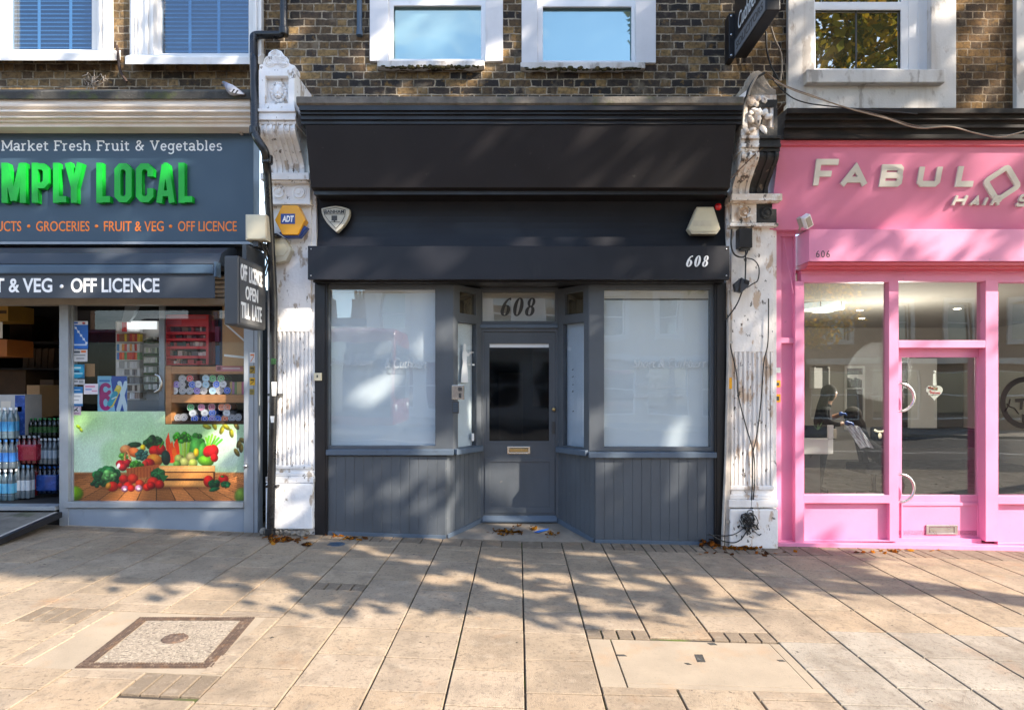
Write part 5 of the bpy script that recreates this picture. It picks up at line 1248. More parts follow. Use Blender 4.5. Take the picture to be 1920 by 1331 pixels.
# aluminium shopfront frame
mb = MB(); Yv = -.03
zg = gz(-4.8)
mb.box(X(111, Yv), X(128, Yv), Yv, .10, zg - .02, Z(571, Yv)); mb.box(X(128, Yv), X(131.5, Yv), Yv + .04, .08, Z(940, Yv), Z(571, Yv)); mb.build('door_post', 'alu', bl_, bevel=.003)
mb = MB(); mb.box(X(457, Yv), X(483, Yv), Yv, .10, gz(-2.8) - .01, Z(571, Yv)); jp = mb.build('jamb_post', 'alu', bl_, bevel=.004)
mb = MB(); mb.box(X(475.5, Yv), X(476.5, Yv), Yv - .002, Yv, gz(-2.8), Z(615, Yv)); mb.build('joint_line', 'signgrey', jp)
mb = MB(); mb.lathe([(.022, 0), (.02, .02), (.008, .03), (0, .031)], at(461, 873, Yv), (0, -1, 0), 12); mb.build('lock_barrel', 'steel', jp)
mb = MB(); mb.box(X(122, Yv), X(457, Yv), -.05, .08, Z(952, -.05), Z(941, -.05)); mb.build('window_sill', 'alu', bl_, bevel=.004)
mb = MB(); mb.ext([(X(123, Yv), -.02, gz(-4.75) - .03), (X(457, Yv), -.02, gz(-2.85) - .03), (X(457, Yv), -.02, Z(952.3, -.02)), (X(123, Yv), -.02, Z(952.3, -.02))], (0, .06, 0)); mb.build('stall_riser', 'riser', bl_)
mb = MB(); mb.ext([(X(123, Yv), -.035, gz(-4.75) - .03), (X(457, Yv), -.035, gz(-2.85) - .03), (X(457, Yv), -.035, gz(-2.85) + .012), (X(123, Yv), -.035, gz(-4.75) + .015)], (0, .014, 0)); mb.build('base_mortar', 'concrete', bl_)
mb = MB(); mb.pbox(131, 571, 457.5, 941, .03, .006); mb.build('shop_window', 'glassshop', bl_)
# shop interior shell
zfl = Z(950, .0)
mb = MB(); xa, xb = X(-420, 0), X(482, .1)
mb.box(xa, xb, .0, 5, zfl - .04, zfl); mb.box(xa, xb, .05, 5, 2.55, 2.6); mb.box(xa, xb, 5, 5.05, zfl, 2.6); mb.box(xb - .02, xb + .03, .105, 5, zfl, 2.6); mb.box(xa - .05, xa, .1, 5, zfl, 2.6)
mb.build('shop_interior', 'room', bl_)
mb = MB(); mb.box(X(-420, 0), X(111, 0), -.06, .10, Z(957, -.06), Z(949, -.06)); mb.build('door_threshold', 'alu', bl_, bevel=.004)
mb = MB(); mb.box(X(-420, 0), X(110.5, 0), .0, .06, gz(-5) - .05, Z(957.5, -.0)); mb.build('step_riser', 'dark', bl_)
mb = MB(); mb.pbox(298, 572, 308.5, 772, .30, .03); mb.pbox(225, 750, 300, 775, .6, .03); mb.build('inner_post', 'alu', bl_)

# window graphic: vegetables in a crate on a table
rs = Ras(127, 771, 457.5, 941, 1.15)
gx, gy = (rs.gx - 127) / 330, (rs.gy - 771) / 170
v = (.5 + .5 * np.sin(gx * 5 + gy * 2.2))[..., None]
rs.a = np.array([122, 178, 92.]) * (1 - v) + np.array([196, 222, 196.]) * v
rs.a = rs.a * (1 - .35 * np.exp(-((gx - .12) ** 2 + (gy - .1) ** 2) / .03))[..., None] + np.array([110, 170, 60]) * (.35 * np.exp(-((gx - .12) ** 2 + (gy - .1) ** 2) / .03))[..., None]
fr = np.clip(gx * 1.3 - .35, 0, 1)[..., None]; rs.a = rs.a * (1 - .55 * fr) + np.array([214, 228, 222]) * .55 * fr
for (cx, cy, r_, c, al) in ((132, 835, 20, (200, 226, 208), .55), (165, 868, 26, (196, 224, 200), .5), (210, 850, 22, (150, 198, 130), .4), (420, 840, 34, (226, 236, 232), .5), (250, 800, 40, (150, 195, 140), .35)):
    rs.ell(cx, cy, r_, r_ * 1.15, c, soft=10, shade=0, al=al)
wd_ = np.clip((rs.gy - 884) / 3, 0, 1)[..., None]
persp = (rs.gx - 292) / (.45 + (rs.gy - 884) / 57) / 26; pl_i = np.floor(persp); fr_ = persp - pl_i
wood = np.array([176, 112, 64.])[None, None] * (.82 + .3 * ((np.sin(pl_i * 12.9) * 43758.5) % 1))[..., None]
wood = wood * (1 + .10 * np.sin(rs.gy * 2.1 + rs.gx * .2 + pl_i * 3))[..., None] * np.where((fr_ < .06), .5, 1)[..., None]
wood = wood * (.85 + .35 * np.clip((rs.gx - 127) / 330, 0, 1))[..., None]
rs.a = rs.a * (1 - wd_) + wood * wd_
rs.ell(147, 800, 5, 3, (170, 205, 30), 40); rs.ell(152, 806, 4.5, 2.5, (190, 215, 40), 55); rs.ell(138, 925, 18, 14, (130, 180, 30), 0, soft=4); rs.ell(454, 930, 14, 16, (120, 150, 60), 0, soft=5)
q = random.Random(2)
for (a, b, g) in ((388, 800, 20), (402, 798, 70), (416, 806, 110), (424, 800, 40), (434, 812, 80), (443, 798, 60), (448, 832, 110), (444, 848, 60), (452, 840, 90), (456, 826, 30)): rs.ell(a, b, 8.5, 4.2, (165, 160, 40) if a < 440 else (128, 112, 50), g)
# back row
for k in range(13): rs.line(336 + k * 2.2, 868, 333 + k * 3.0 + q.uniform(-2, 2), 822 + q.uniform(-3, 6), 2.2, (150 + q.randint(-25, 25), 185 + q.randint(-20, 20), 55))
rs.bumpy(342, 820, 22, 9, (72, 168, 40), 34, q, .45); rs.bumpy(370, 826, 12, 13, (60, 150, 50), 20, q, .4)
for (a, t_) in ((315, 816), (322, 826), (331, 822), (319, 838), (327, 836)): rs.poly([(a - 5, t_ + 10), (a + 1, t_ - 6 if a == 315 else t_), (a + 4, t_ + 12), (a + 8, 866), (a, 868)], (236 + q.randint(-20, 10), 84 + q.randint(-25, 30), 30))
for k in range(6): rs.line(390 + q.uniform(-6, 6), 848, 386 + k * 6, 815 + abs(k - 2) * 3, 4, (110 + q.randint(-20, 30), 190, 60))
rs.ell(366, 842, 11, 22, (88, 172, 74), 5); rs.ell(378, 848, 8, 20, (70, 150, 60), 12)
rs.bumpy(289, 829, 21, 13, (42, 92, 44), 60, q, .35); rs.ell(252, 834, 13, 5.5, (28, 70, 40), -5); rs.ell(268, 839, 5, 6, (245, 200, 30))
rs.ell(236, 843, 11, 9, (240, 150, 90)); rs.ell(252, 848, 12, 9, (238, 120, 60), 20); rs.ell(291, 845, 12, 10, (215, 36, 30)); rs.ell(302, 843, 9, 10, (200, 30, 26)); rs.line(300, 838, 306, 828, 3, (70, 140, 40))
rs.bumpy(267, 853, 14, 10, (60, 110, 96), 40, q, .35); rs.ell(290, 862, 15, 11, (240, 138, 44), 15); rs.bumpy(233, 856, 10, 8, (110, 180, 70), 20, q, .4)
rs.ell(311, 858, 8.5, 14, (34, 62, 50), -5); rs.ell(226, 870, 9, 8, (170, 26, 40)); rs.ell(238, 868, 9, 8, (150, 22, 36)); rs.ell(230, 876, 8, 7, (186, 40, 46)); rs.ell(222, 873, 3, 5, (240, 220, 220), 20, shade=0)
rs.ell(279, 868, 11, 8.5, (208, 34, 34)); rs.ell(272, 870, 6, 7, (226, 60, 48)); rs.bumpy(256, 872, 14, 9, (84, 166, 60), 44, q, .35)
for (a, b, r_, c) in ((336, 860, 9, (178, 186, 96)), (346, 866, 9.5, (196, 200, 110)), (358, 856, 9, (206, 196, 120)), (362, 868, 8.5, (176, 190, 88)), (332, 870, 7, (120, 170, 70))): rs.ell(a, b, r_, r_ * .95, c)
rs.ell(368, 848, 5, 8, (246, 206, 40)); rs.ell(386, 864, 15, 10, (104, 166, 40), 10); rs.ell(390, 846, 9, 11, (206, 30, 34), 20); rs.ell(399, 845, 11, 12, (222, 34, 38)); rs.line(396, 834, 402, 824, 2.5, (90, 150, 60)); rs.ell(402, 858, 7, 8, (196, 28, 30))
# basket and crate
for k in range(14): a = R(180 + 12 * k); rs.ell(246 + 12 * math.cos(a * .5 + 1.7), 862 - 16 * math.sin((k / 13) * math.pi), 2.2, 2.2, (216, 140, 84))
rs.poly([(236, 878), (300, 870), (300, 892), (240, 897)], (178, 92, 50))
for k in range(10): rs.line(240 + k * 6, 877, 240 + k * 6, 896, 1.2, (136, 62, 34))
rs.rect(300, 873, 403, 913, (80, 46, 24)); rs.rect(298, 873, 403, 884, (232, 166, 96)); rs.rect(300, 886, 400, 897, (222, 150, 80)); rs.rect(302, 901, 397, 913, (226, 158, 88)); rs.line(300, 878, 400, 876, 1, (240, 190, 130)); rs.rect(303, 897, 396, 900, (52, 28, 16))
rs.ell(300, 914, 100, 4, (70, 40, 26), soft=4, shade=0, al=.45)
# front of the table
rs.bumpy(200, 893, 26, 17, (44, 122, 66), 60, q, .42); rs.bumpy(206, 892, 14, 10, (110, 176, 96), 26, q, .5); rs.bumpy(180, 905, 14, 8, (30, 100, 60), 22, q, .4)
rs.ell(211, 912, 11, 9.5, (222, 46, 34)); rs.ell(203, 911, 5, 7, (232, 150, 60), 20); rs.bumpy(296, 888, 16, 10, (42, 110, 60), 36, q, .35); rs.poly([(298, 888), (316, 892), (306, 904)], (36, 104, 56))
for (a, b, r_, c) in ((232, 898, 9, (222, 46, 36)), (249, 897, 10, (230, 60, 40)), (226, 910, 6, (200, 36, 30)), (240, 910, 8, (216, 40, 34)), (262, 906, 8, (226, 70, 44)), (234, 916, 7, (190, 120, 150)), (260, 915, 7, (206, 140, 166)), (246, 915, 7, (214, 40, 32)), (276, 913, 8, (214, 44, 34)), (287, 904, 11, (226, 50, 36)), (299, 908, 9, (206, 36, 32)), (283, 910, 8, (190, 26, 28))): rs.ell(a, b, r_, r_ * .9, c)
rs.ell(234, 917, 3, 2, (250, 235, 235), shade=0); rs.ell(260, 916, 3, 2, (250, 235, 235), shade=0)
rs.ell(391, 902, 9.5, 11, (214, 36, 34)); rs.ell(419, 898, 9.5, 8.5, (216, 34, 34)); rs.bumpy(402, 905, 9, 10, (24, 96, 58), 18, q, .5); rs.bumpy(424, 908, 10, 6, (26, 100, 60), 16, q, .5); rs.ell(402, 917, 10, 4, (30, 106, 64), -15)
rs.ell(417, 893, 4, 2, (60, 140, 60)); rs.mask &= ~((rs.gx > 309.5) & (rs.gy < 795))
nz_ = np.random.default_rng(4).normal(0, 1, rs.a.shape[:2]); nz_ = (nz_ + np.roll(nz_, 1, 0) + np.roll(nz_, 1, 1) + np.roll(nz_, 2, 0)) / 2; rs.a = rs.a * (1 + .03 * nz_)[..., None]; rs.a = 124 + (rs.a - 120) * 1.12
vg = rs.build('window_graphic', 'print', .0285, .8)
tag(vg, 'printed window graphic of vegetables in a wooden crate on a table', 'window graphic')
# stickers on the glass
def flat_print(name, label, cat, x0, y0, x1, y1, Y, bg_, draw, sc_=1.6, k=.75, grp=None):
    r_ = Ras(x0, y0, x1, y1, sc_, bg_); draw(r_); return tag(r_.build(name, 'print', Y, k), label, cat, grp)
Yk = .0275
def d1(r): r.rect(135, 602, 165, 609, (235, 240, 250)); r.rect(137, 604, 146, 607, (20, 90, 200)); [r.rect(140 + 5 * i, 613 + 7 * i, 144 + 5 * i, 617 + 7 * i, (240, 244, 250)) for i in range(5)]; r.rect(137, 645, 163, 648, (200, 220, 245)); r.line(140, 612, 160, 640, 1.2, (230, 240, 250)); r.ell(157, 606, 3, 2, (200, 40, 60))
flat_print('sticker', 'blue notice with a white dashed diagonal near the top of the glass', 'sticker', 135, 602, 165, 654, Yk, (28, 108, 205), d1, grp='stickers on the grocery window')
def d2(r): r.rect(137, 658, 150, 662, (70, 80, 90)); r.rect(152, 657, 161, 661, (230, 110, 40)); r.rect(138, 665, 160, 667, (120, 125, 130)); r.rect(143, 671, 158, 673, (120, 125, 130))
flat_print('sticker', 'white price notice with small grey print under the blue dashed notice', 'sticker', 135, 655, 164, 678, Yk, (214, 216, 218), d2, grp='stickers on the grocery window')
def d3(r): r.ell(143, 695, 15, 14, (30, 150, 190), shade=0); r.rect(134, 688, 152, 691, (210, 235, 240)); r.line(133, 700, 154, 700, 2, (190, 225, 235)); r.rect(139, 694, 149, 698, (10, 70, 110))
flat_print('sticker', 'round topped teal sticker above the silver strip', 'sticker', 129, 683, 158.5, 709, Yk, (16, 110, 150), d3, grp='stickers on the grocery window')
flat_print('sticker', 'narrow silver strip sticker between the teal and the blue ones', 'sticker', 130, 711, 159, 721, Yk, (196, 200, 204), lambda r: (r.rect(134, 714, 146, 716, (90, 95, 100)), r.rect(148, 713, 156, 718, (140, 146, 150))), grp='stickers on the grocery window')
def d4(r): r.rect(129, 725, 155, 737, (34, 120, 185)); r.line(135, 731, 150, 731, 1.4, (220, 235, 245)); r.rect(132, 742, 151, 744, (150, 160, 170)); r.rect(132, 749, 148, 751, (150, 160, 170)); r.rect(129, 757, 155, 761, (30, 110, 175))
flat_print('sticker', 'white sticker with a blue head at the lower left of the glass', 'sticker', 129, 725, 155, 761, Yk, (222, 228, 234), d4, grp='stickers on the grocery window')
flat_print('sticker', 'mauve grey sticker with a small black figure, lowest on the left', 'sticker', 130, 761.5, 152, 778, Yk - .001, (176, 160, 178), lambda r: (r.rect(133, 764, 149, 772, (205, 205, 210)), r.line(138, 771, 145, 765, 2, (30, 30, 34)), r.line(141, 768, 146, 770, 2, (30, 30, 34)), r.rect(133, 774, 149, 776, (130, 110, 135))), grp='stickers on the grocery window')
flat_print('card_notice', 'blank brown card leaning beside the teal sticker', 'card', 158.5, 682, 178, 706, .05, (150, 108, 66), lambda r: r.rect(160, 684, 170, 685, (120, 84, 50)))
flat_print('sticker', 'pale pink and white label beside the magenta poster', 'sticker', 157, 719.5, 184, 739, Yk, (226, 222, 232), lambda r: (r.rect(160, 723, 178, 726, (214, 130, 160)), r.rect(160, 729, 172, 731, (80, 130, 200)), r.rect(172, 732, 182, 734, (214, 130, 160))), grp='stickers on the grocery window')
def d5(r):
    r.poly([(207, 705), (238, 705), (238, 772), (216, 772)], (26, 78, 170)); r.rect(183, 705, 209, 711, (120, 190, 225)); r.rect(186, 712, 206, 716, (40, 120, 190))
    for a in range(40, 330, 12): r.ell(198 + 8 * math.cos(R(a)), 730 - 9 * math.sin(R(a)), 3.4, 3.4, (168, 22, 118), shade=0)
    for a in range(0, 360, 12): r.ell(198 + 8 * math.cos(R(a)), 755 - 11 * math.sin(R(a)), 3.6, 3.6, (168, 22, 118), shade=0)
    r.line(190, 730, 190, 756, 7, (168, 22, 118)); r.line(224, 718, 236, 768, 8, (206, 232, 246)); r.line(236, 718, 222, 768, 8, (206, 232, 246))
    r.line(208, 758, 222, 728, 11, (226, 206, 70)); r.line(206, 757, 216, 738, 10, (30, 160, 190)); r.rect(218, 722, 224, 729, (244, 226, 120)); r.line(210, 748, 218, 744, 2, (230, 245, 250))
flat_print('poster', 'sky blue poster with a big magenta figure and a yellow bottle', 'poster', 183, 705, 238.5, 772, .045, (140, 200, 232), d5)
for (lb, x0, y0, x1, y1, c, c2) in (('orange and white sticker, topmost on the aluminium jamb', 468, 661, 478, 680, (224, 226, 228), (232, 120, 50)), ('upper dark yellow sticker on the aluminium jamb', 468, 686, 478, 700, (160, 130, 30), (50, 46, 30)), ('bright yellow warning sticker on the aluminium jamb', 468, 708, 478, 722, (226, 176, 20), (60, 50, 20)), ('faded yellow sticker, lowest on the aluminium jamb', 468, 729, 477, 740, (150, 134, 60), (110, 100, 60))):
    flat_print('sticker', lb, 'sticker', x0, y0, x1, y1, Yv - .003, c, lambda r: (r.rect(x0 + 1.5, y0 + 3, x1 - 1.5, y0 + 6, c2), r.line(x0 + 2, y1 - 2, x1 - 2, y0 + 7, 1.2, c2)), 2, grp='stickers on the jamb')
# can shelf
t = thing('display_shelf', 'orange brown wooden shelf unit holding two layers of cans behind the glass', 'shelf', at(384, 795, .4))
mb = MB(); mb.pbox(310, 686, 321, 795, .12, .5); mb.build('side_board', 'woodshelf', t, bevel=.003)
mb = MB(); mb.pbox(321.2, 687, 470, 701, .12, .5); mb.build('top_board', 'woodshelf', t, bevel=.003)
mb = MB(); mb.pbox(321.2, 740, 470, 755, .12, .5); mb.build('shelf_board', 'woodshelf', t, bevel=.003)
mb = MB(); mb.pbox(321.2, 789, 470, 796, .13, .5); mb.build('bottom_board', 'roomwood', t); mb = MB(); mb.pbox(310, 684, 470, 800, .625, .02); mb.build('back_board', 'dark', t)
(flat_print('shelf_label', 'pink strip label along the top board of the wooden shelf', 'label', 405, 685, 455.5, 696, .118, (214, 130, 140), lambda r: (r.rect(407, 687, 414, 694, (120, 60, 70)), r.rect(417, 689, 450, 692, (240, 210, 214)))))
CAN = {}
def can(cx, cy, c, word):
    Yc_ = .17; key = c
    if key not in CAN:
        mb = MB(); lc = lin(*c, 1.25); wht = (.75, .75, .75)
        mb.lathe([(.001, 0), (.014, 0), (.0175, -.001), (.033, -.0012), (.034, -.003), (.0385, -.004), (.0395, .0), (.0395, .012), (.0395, .15)], (0, 0, 0), (0, 1, 0), 20, cols=[lc, wht, lc, lc, (.6, .6, .6), tuple(.4 * q for q in lc), (.12, .12, .13), tuple(.5 * q for q in lc)])
        mb.box(-.012, .012, -.0022, -.0003, -.005, .006, tuple(q * .6 for q in lc)); CAN[key] = mb.build('drink_can', 'colourcan', None, weld=False); o = CAN[key]; dz = o.location.copy()
        CAN[key + ('off',)] = dz
    else:
        o = CAN[key].copy(); col.objects.link(o)
    o.location = at(cx, cy, Yc_) + CAN[key + ('off',)]
    tag(o, 'can lying end on in the wooden shelf, %s' % word, 'can', 'cans lying in the wooden shelf')
PAL = {'r': (190, 40, 50), 'b': (40, 90, 190), 'l': (150, 190, 214), 'g': (60, 150, 90), 'w': (214, 216, 220), 'p': (130, 110, 190), 's': (150, 150, 156), 'k': (190, 110, 150), 'o': (220, 120, 80), 'm': (150, 60, 100)}
WORD = {}
cans = [(342, 709.5, 's'), (356, 709.5, 'r'), (386, 709, 'l'), (399, 709.5, 'g'), (414.5, 709.5, 'g'), (331, 721, 'p'), (341.5, 721, 's'), (360.5, 721, 'b'), (372, 720.5, 'w'), (386, 721, 'l'), (406, 720.5, 'b'), (418.5, 720, 'w'), (327.5, 732.5, 'w'), (342.5, 732.5, 's'), (356, 732.5, 's'), (369.5, 732.5, 'p'), (382, 732.5, 's'), (399, 732.5, 'l'), (412, 732.5, 's'), (426, 732, 'b'),
        (357.5, 763.5, 'g'), (378, 763.5, 'k'), (397, 763, 'm'), (416, 763, 'o'), (426.5, 763, 'o'), (361.5, 774.5, 'w'), (384, 774, 'w'), (398, 774, 'b'), (425, 774, 'w'), (345, 782, 's'), (365, 785, 'b'), (384, 785, 'b'), (398, 785, 'p'), (408, 785, 'b'), (421.5, 785, 'o'), (435, 783, 's'), (447, 782, 's'), (334, 783, 's')]
CN = {'r': 'red', 'b': 'deep blue', 'l': 'pale blue', 'g': 'green', 'w': 'white', 'p': 'purple', 's': 'silver', 'k': 'pink', 'o': 'orange', 'm': 'dark magenta'}
for (a, b, k) in cans: can(a, b, PAL[k], CN[k] + ' end in the ' + ('upper' if b < 740 else 'lower') + ' layer')
mb = MB(); r_ = random.Random(8)
for i in range(7):
    a = 431 + i * 4.4; c = r_.choice([(190, 90, 120), (200, 170, 110), (170, 120, 150), (120, 140, 90)]); mb.pbox(a, 716, a + 3.9, 739, .18, .12, lin(*c))
tag(mb.build('packet_row', 'paint', None, weld=False), 'row of thin coloured packets standing at the right of the upper cans', 'packets')
# red cabinet
t = thing('display_cabinet', 'red multi shelf display cabinet with dark goods above the wooden shelf', 'cabinet', at(351, 684, .5))
mb = MB(); mb.pholes(309, 590, 391, 684, [(313, 612, 386, 622), (313, 627, 386, 634), (313, 639, 386, 649), (313, 654, 386, 667), (313, 672, 386, 682)], .38, .22); mb.build('frame', 'cabinetred', t)
mb = MB(); mb.pbox(313, 592, 386, 598, .377, .004); mb.build('header_strip', 'pinkred', t)
mb = MB(); mb.pbox(313, 600, 340, 609, .377, .004); mb.build('header_badge', 'pinkred', t)
mb = MB(); mb.pbox(310, 605, 390, 683, .55, .02); mb.build('back_panel', 'dark', t)
r_ = random.Random(12)
pk0 = None
for (y0, y1) in ((612, 622), (627, 634), (639, 649), (654, 667), (672, 682)):
    a = 314
    while a < 382:
        w_ = r_.choice([4, 6, 9, 12]); mb = MB(); c = r_.choice([(60, 56, 60), (90, 80, 82), (140, 130, 128), (40, 70, 66), (170, 60, 60), (110, 96, 80), (200, 190, 180)]); h = r_.uniform(.5, .95) * (y1 - y0)
        mb.pbox(a, y1 - h, min(a + w_ - .6, 386), y1 - .3, .42 + r_.uniform(0, .05), .06, lin(*c, 1.6)); mb.build('packet', 'paint', t); a += w_ + r_.choice([0, 1, 3])
mb = MB()
for i, (a, y0, y1, c) in enumerate(((394, 600, 622, (190, 50, 80)), (403, 612, 640, (150, 70, 120)), (395, 640, 683, (170, 40, 50)), (404, 648, 684, (60, 110, 170)), (411, 600, 684, (46, 52, 90)), (400, 585, 598, (70, 110, 180)))): mb.pbox(a, y0, a + 8, y1, .45 + .01 * i, .06, lin(*c))
tag(mb.build('hanging_packets', 'paint', None, weld=False), 'dim column of red, purple and blue packets right of the red cabinet', 'packets')
mb = MB(); mb.ppoly([(417, 572), (472, 572), (472, 686), (417, 686)], .09, .012); cb_ = mb.build('cardboard_sheet', 'card', None); tag(cb_, 'large brown cardboard sheet standing inside the right end of the window', 'cardboard')
mb = MB(); mb.ppoly([(421, 604), (457, 636), (457, 640), (421, 608)], .088, .0015); mb.ppoly([(420, 664), (457, 668), (457, 672), (420, 668)], .088, .0015); mb.build('crease', 'paper', cb_)
# shelves of packs
t = thing('pack_shelf', 'white rack of small coloured packs with green banded right column', 'display rack', at(258, 750, .9))
Ykk = .75
mb = MB(); mb.pbox(217, 602, 300, 752, Ykk + .12, .02); mb.build('back_panel', 'salonwhite', t)
mb = MB(); mb.pbox(238, 602, 292, 617, Ykk - .03, .03); mb.build('light_box', 'lightbox', t)
rows = [(604, 622, [(214, 214, 216), (200, 60, 60), (226, 226, 226)]), (626, 640, [(214, 190, 60), (206, 120, 60), (140, 96, 70), (190, 70, 60)]), (645, 658, [(220, 150, 60), (70, 130, 190), (210, 210, 214), (200, 60, 50)]), (661, 674, [(214, 70, 50), (230, 110, 60), (90, 150, 90), (70, 120, 190), (210, 60, 60)]), (678, 690, [(150, 150, 152), (200, 200, 202)]), (692, 703, [(196, 196, 198), (120, 120, 124)]), (707, 719, [(120, 122, 126), (206, 206, 208), (60, 60, 64)]), (722, 733, [(200, 190, 180), (90, 80, 76)]), (736, 747, [(206, 206, 208), (150, 130, 120)])]
r_ = random.Random(6); sm = MB()
for (y0, y1, cs) in rows:
    a = 219
    while a < 258:
        mb = MB(); c = r_.choice(cs); mb.pbox(a, y0, a + 4.2, y1, Ykk, .06, lin(*c, 1.5)); mb.build('pack', 'paint', t); a += 4.8
    sm.pbox(218, y1 + .3, 262, y1 + 2.4, Ykk - .02, .13)
for j, y0 in enumerate((628, 648, 666, 684, 702, 716)):
    a = 270
    while a < 294:
        mb = MB(); mb.pbox(a, y0 + 4, a + 3.6, y0 + 14, Ykk, .06, lin(*r_.choice([(206, 208, 200), (180, 196, 170), (214, 214, 210), (150, 160, 150)]), 1.4)); mb.build('pack', 'paint', t); a += 4.2
sm.build('shelf_strip', 'salonwhite', t, weld=False)
mb = MB()
for y0 in (640, 664, 682, 700): mb.pbox(269, y0 - 1, 297, y0 + 3.2, Ykk - .02, .05)
mb.ell(at(283, 640, Ykk - .0), (.075, .03, .03), 12, 6); mb.build('green_band', 'bottlegreen', t, weld=False)
mb = MB(); mb.tube([at(292, 702, .1), at(300, 706, .09), at(303, 718, .09), at(300, 730, .09), at(291, 735, .1)], .016, 8); mb.build('pull_handle', 'steel', bl_, weld=False)
mb = MB(); mb.ppoly([(234, 574), (258, 574), (250, 592), (240, 604), (228, 602)], .62, .05); tag(mb.build('ceiling_speaker', 'alu', None, bevel=.006), 'grey tilted speaker hanging above the white pack rack', 'speaker')
# doorway stock
def bottle_pack(label, px0, px1, py0, py1, Y, n, body, cap, lab, wrap=None, grp='bottle packs in the grocery doorway'):
    t = thing('bottle_pack', label, 'bottle pack', at((px0 + px1) / 2, py1, Y), grp)
    x0, x1, z0, z1 = X(px0, Y), X(px1, Y), Z(py1, Y), Z(py0, Y); r_ = (x1 - x0) / n / 2; h = z1 - z0; first = None
    for j in range(2):
        for i in range(n):
            o3 = Vector((x0 + r_ * (2 * i + 1), Y + j * 2 * r_, z0))
            if first is None:
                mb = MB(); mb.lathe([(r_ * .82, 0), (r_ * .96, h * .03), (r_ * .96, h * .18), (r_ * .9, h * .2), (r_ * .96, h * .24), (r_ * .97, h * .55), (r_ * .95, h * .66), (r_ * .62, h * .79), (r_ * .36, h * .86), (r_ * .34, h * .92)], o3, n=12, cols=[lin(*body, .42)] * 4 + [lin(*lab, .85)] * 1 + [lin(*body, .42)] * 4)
                b_ = mb.build('bottle', 'paint_gloss', t, weld=False)
                mb = MB(); mb.lathe([(r_ * .36, h * .92), (r_ * .38, h * .93), (r_ * .36, h), (0, h)], o3, n=10, col=lin(*cap)); c0_ = mb.build('cap', 'paint', b_, weld=False); first = (b_, o3)
            else: copy_tree(first[0], o3 - first[1], t)
    if wrap:
        mb = MB(); mb.box(x0 - .004, x1 + .004, Y - r_ - .004, Y + 3 * r_ + .004, z0 + h * .1, z0 + h * .70); mb.build('wrap', wrap, t, bevel=.02)
mat('paint_gloss', (1, 1, 1), .15, attr=True, var=.08, vs=25, coat=.3)
mat('wrapred', (.30, .02, .04), .25, var=.2, vs=14); mat('wrapblue', (.03, .08, .30), .22, var=.35, vs=16); mat('wrapclear', (.28, .42, .5), .15, var=.6, vs=18)
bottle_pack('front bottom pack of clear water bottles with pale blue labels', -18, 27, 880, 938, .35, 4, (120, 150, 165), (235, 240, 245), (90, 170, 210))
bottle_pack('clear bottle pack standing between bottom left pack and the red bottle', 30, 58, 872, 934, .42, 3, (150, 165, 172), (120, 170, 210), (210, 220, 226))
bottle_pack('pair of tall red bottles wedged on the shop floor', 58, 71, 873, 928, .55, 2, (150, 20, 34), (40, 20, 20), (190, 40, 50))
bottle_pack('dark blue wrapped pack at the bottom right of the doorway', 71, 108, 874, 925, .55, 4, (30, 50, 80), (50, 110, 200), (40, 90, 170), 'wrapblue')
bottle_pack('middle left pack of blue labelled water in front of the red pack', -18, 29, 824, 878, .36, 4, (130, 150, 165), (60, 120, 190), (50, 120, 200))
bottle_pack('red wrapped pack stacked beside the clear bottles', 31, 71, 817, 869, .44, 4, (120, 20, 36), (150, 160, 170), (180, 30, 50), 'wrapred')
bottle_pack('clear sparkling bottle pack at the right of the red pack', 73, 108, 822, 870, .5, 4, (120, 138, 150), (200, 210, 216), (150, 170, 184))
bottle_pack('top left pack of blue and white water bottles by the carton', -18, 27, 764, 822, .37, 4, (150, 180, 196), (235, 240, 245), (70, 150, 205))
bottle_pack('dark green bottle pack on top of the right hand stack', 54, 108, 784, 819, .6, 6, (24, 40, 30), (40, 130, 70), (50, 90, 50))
def carton(label, px0, py0, px1, py1, Y, d, m, extra=None):
    mb = MB(); mb.pbox(px0, py0, px1, py1, Y, d); o = mb.build('carton', m, None, bevel=.004); tag(o, label, 'carton', 'cartons in the grocery doorway')
    if extra:
        for (a, b, c, d2, mm, nm) in extra: mb = MB(); mb.pbox(a, b, c, d2, Y - .003, .0028); mb.build(nm, mm, o)
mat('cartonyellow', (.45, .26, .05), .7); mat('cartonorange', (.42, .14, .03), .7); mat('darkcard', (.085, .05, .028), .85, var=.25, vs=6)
carton('yellow carton high in the top left corner of the doorway', -60, 571, 15, 602, .9, .4, 'cartonyellow', [(-10, 582, 12, 588, 'darkcard', 'print_band')])
carton('orange carton with a white edged price card below the yellow one', -60, 636, 13, 668, .8, .4, 'cartonorange')
carton('white and navy carton standing behind the water bottles', -30, 740, 47, 816, .55, .25, 'cartonwhite', [(28, 741, 46.5, 815.5, 'wrapblue', 'side_panel'), (33, 762, 41, 772, 'redlamp', 'emblem'), (2, 752, 20, 768, 'blindtop', 'print_panel')])
carton('tall plain brown carton in the dark aisle', 50, 722, 74, 782, 1.2, .4, 'card')
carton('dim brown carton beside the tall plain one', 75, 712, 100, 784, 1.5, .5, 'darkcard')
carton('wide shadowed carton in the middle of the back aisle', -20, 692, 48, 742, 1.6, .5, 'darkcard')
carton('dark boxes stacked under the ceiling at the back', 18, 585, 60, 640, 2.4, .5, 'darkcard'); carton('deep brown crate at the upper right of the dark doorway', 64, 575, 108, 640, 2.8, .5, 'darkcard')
mb = MB(); mb.pbox(-4, 604, 4.5, 634, .7, .004); tag(mb.build('price_card', 'paper', None), 'white edged price card hanging at the left picture edge', 'card')
mb = MB(); r_ = random.Random(3)
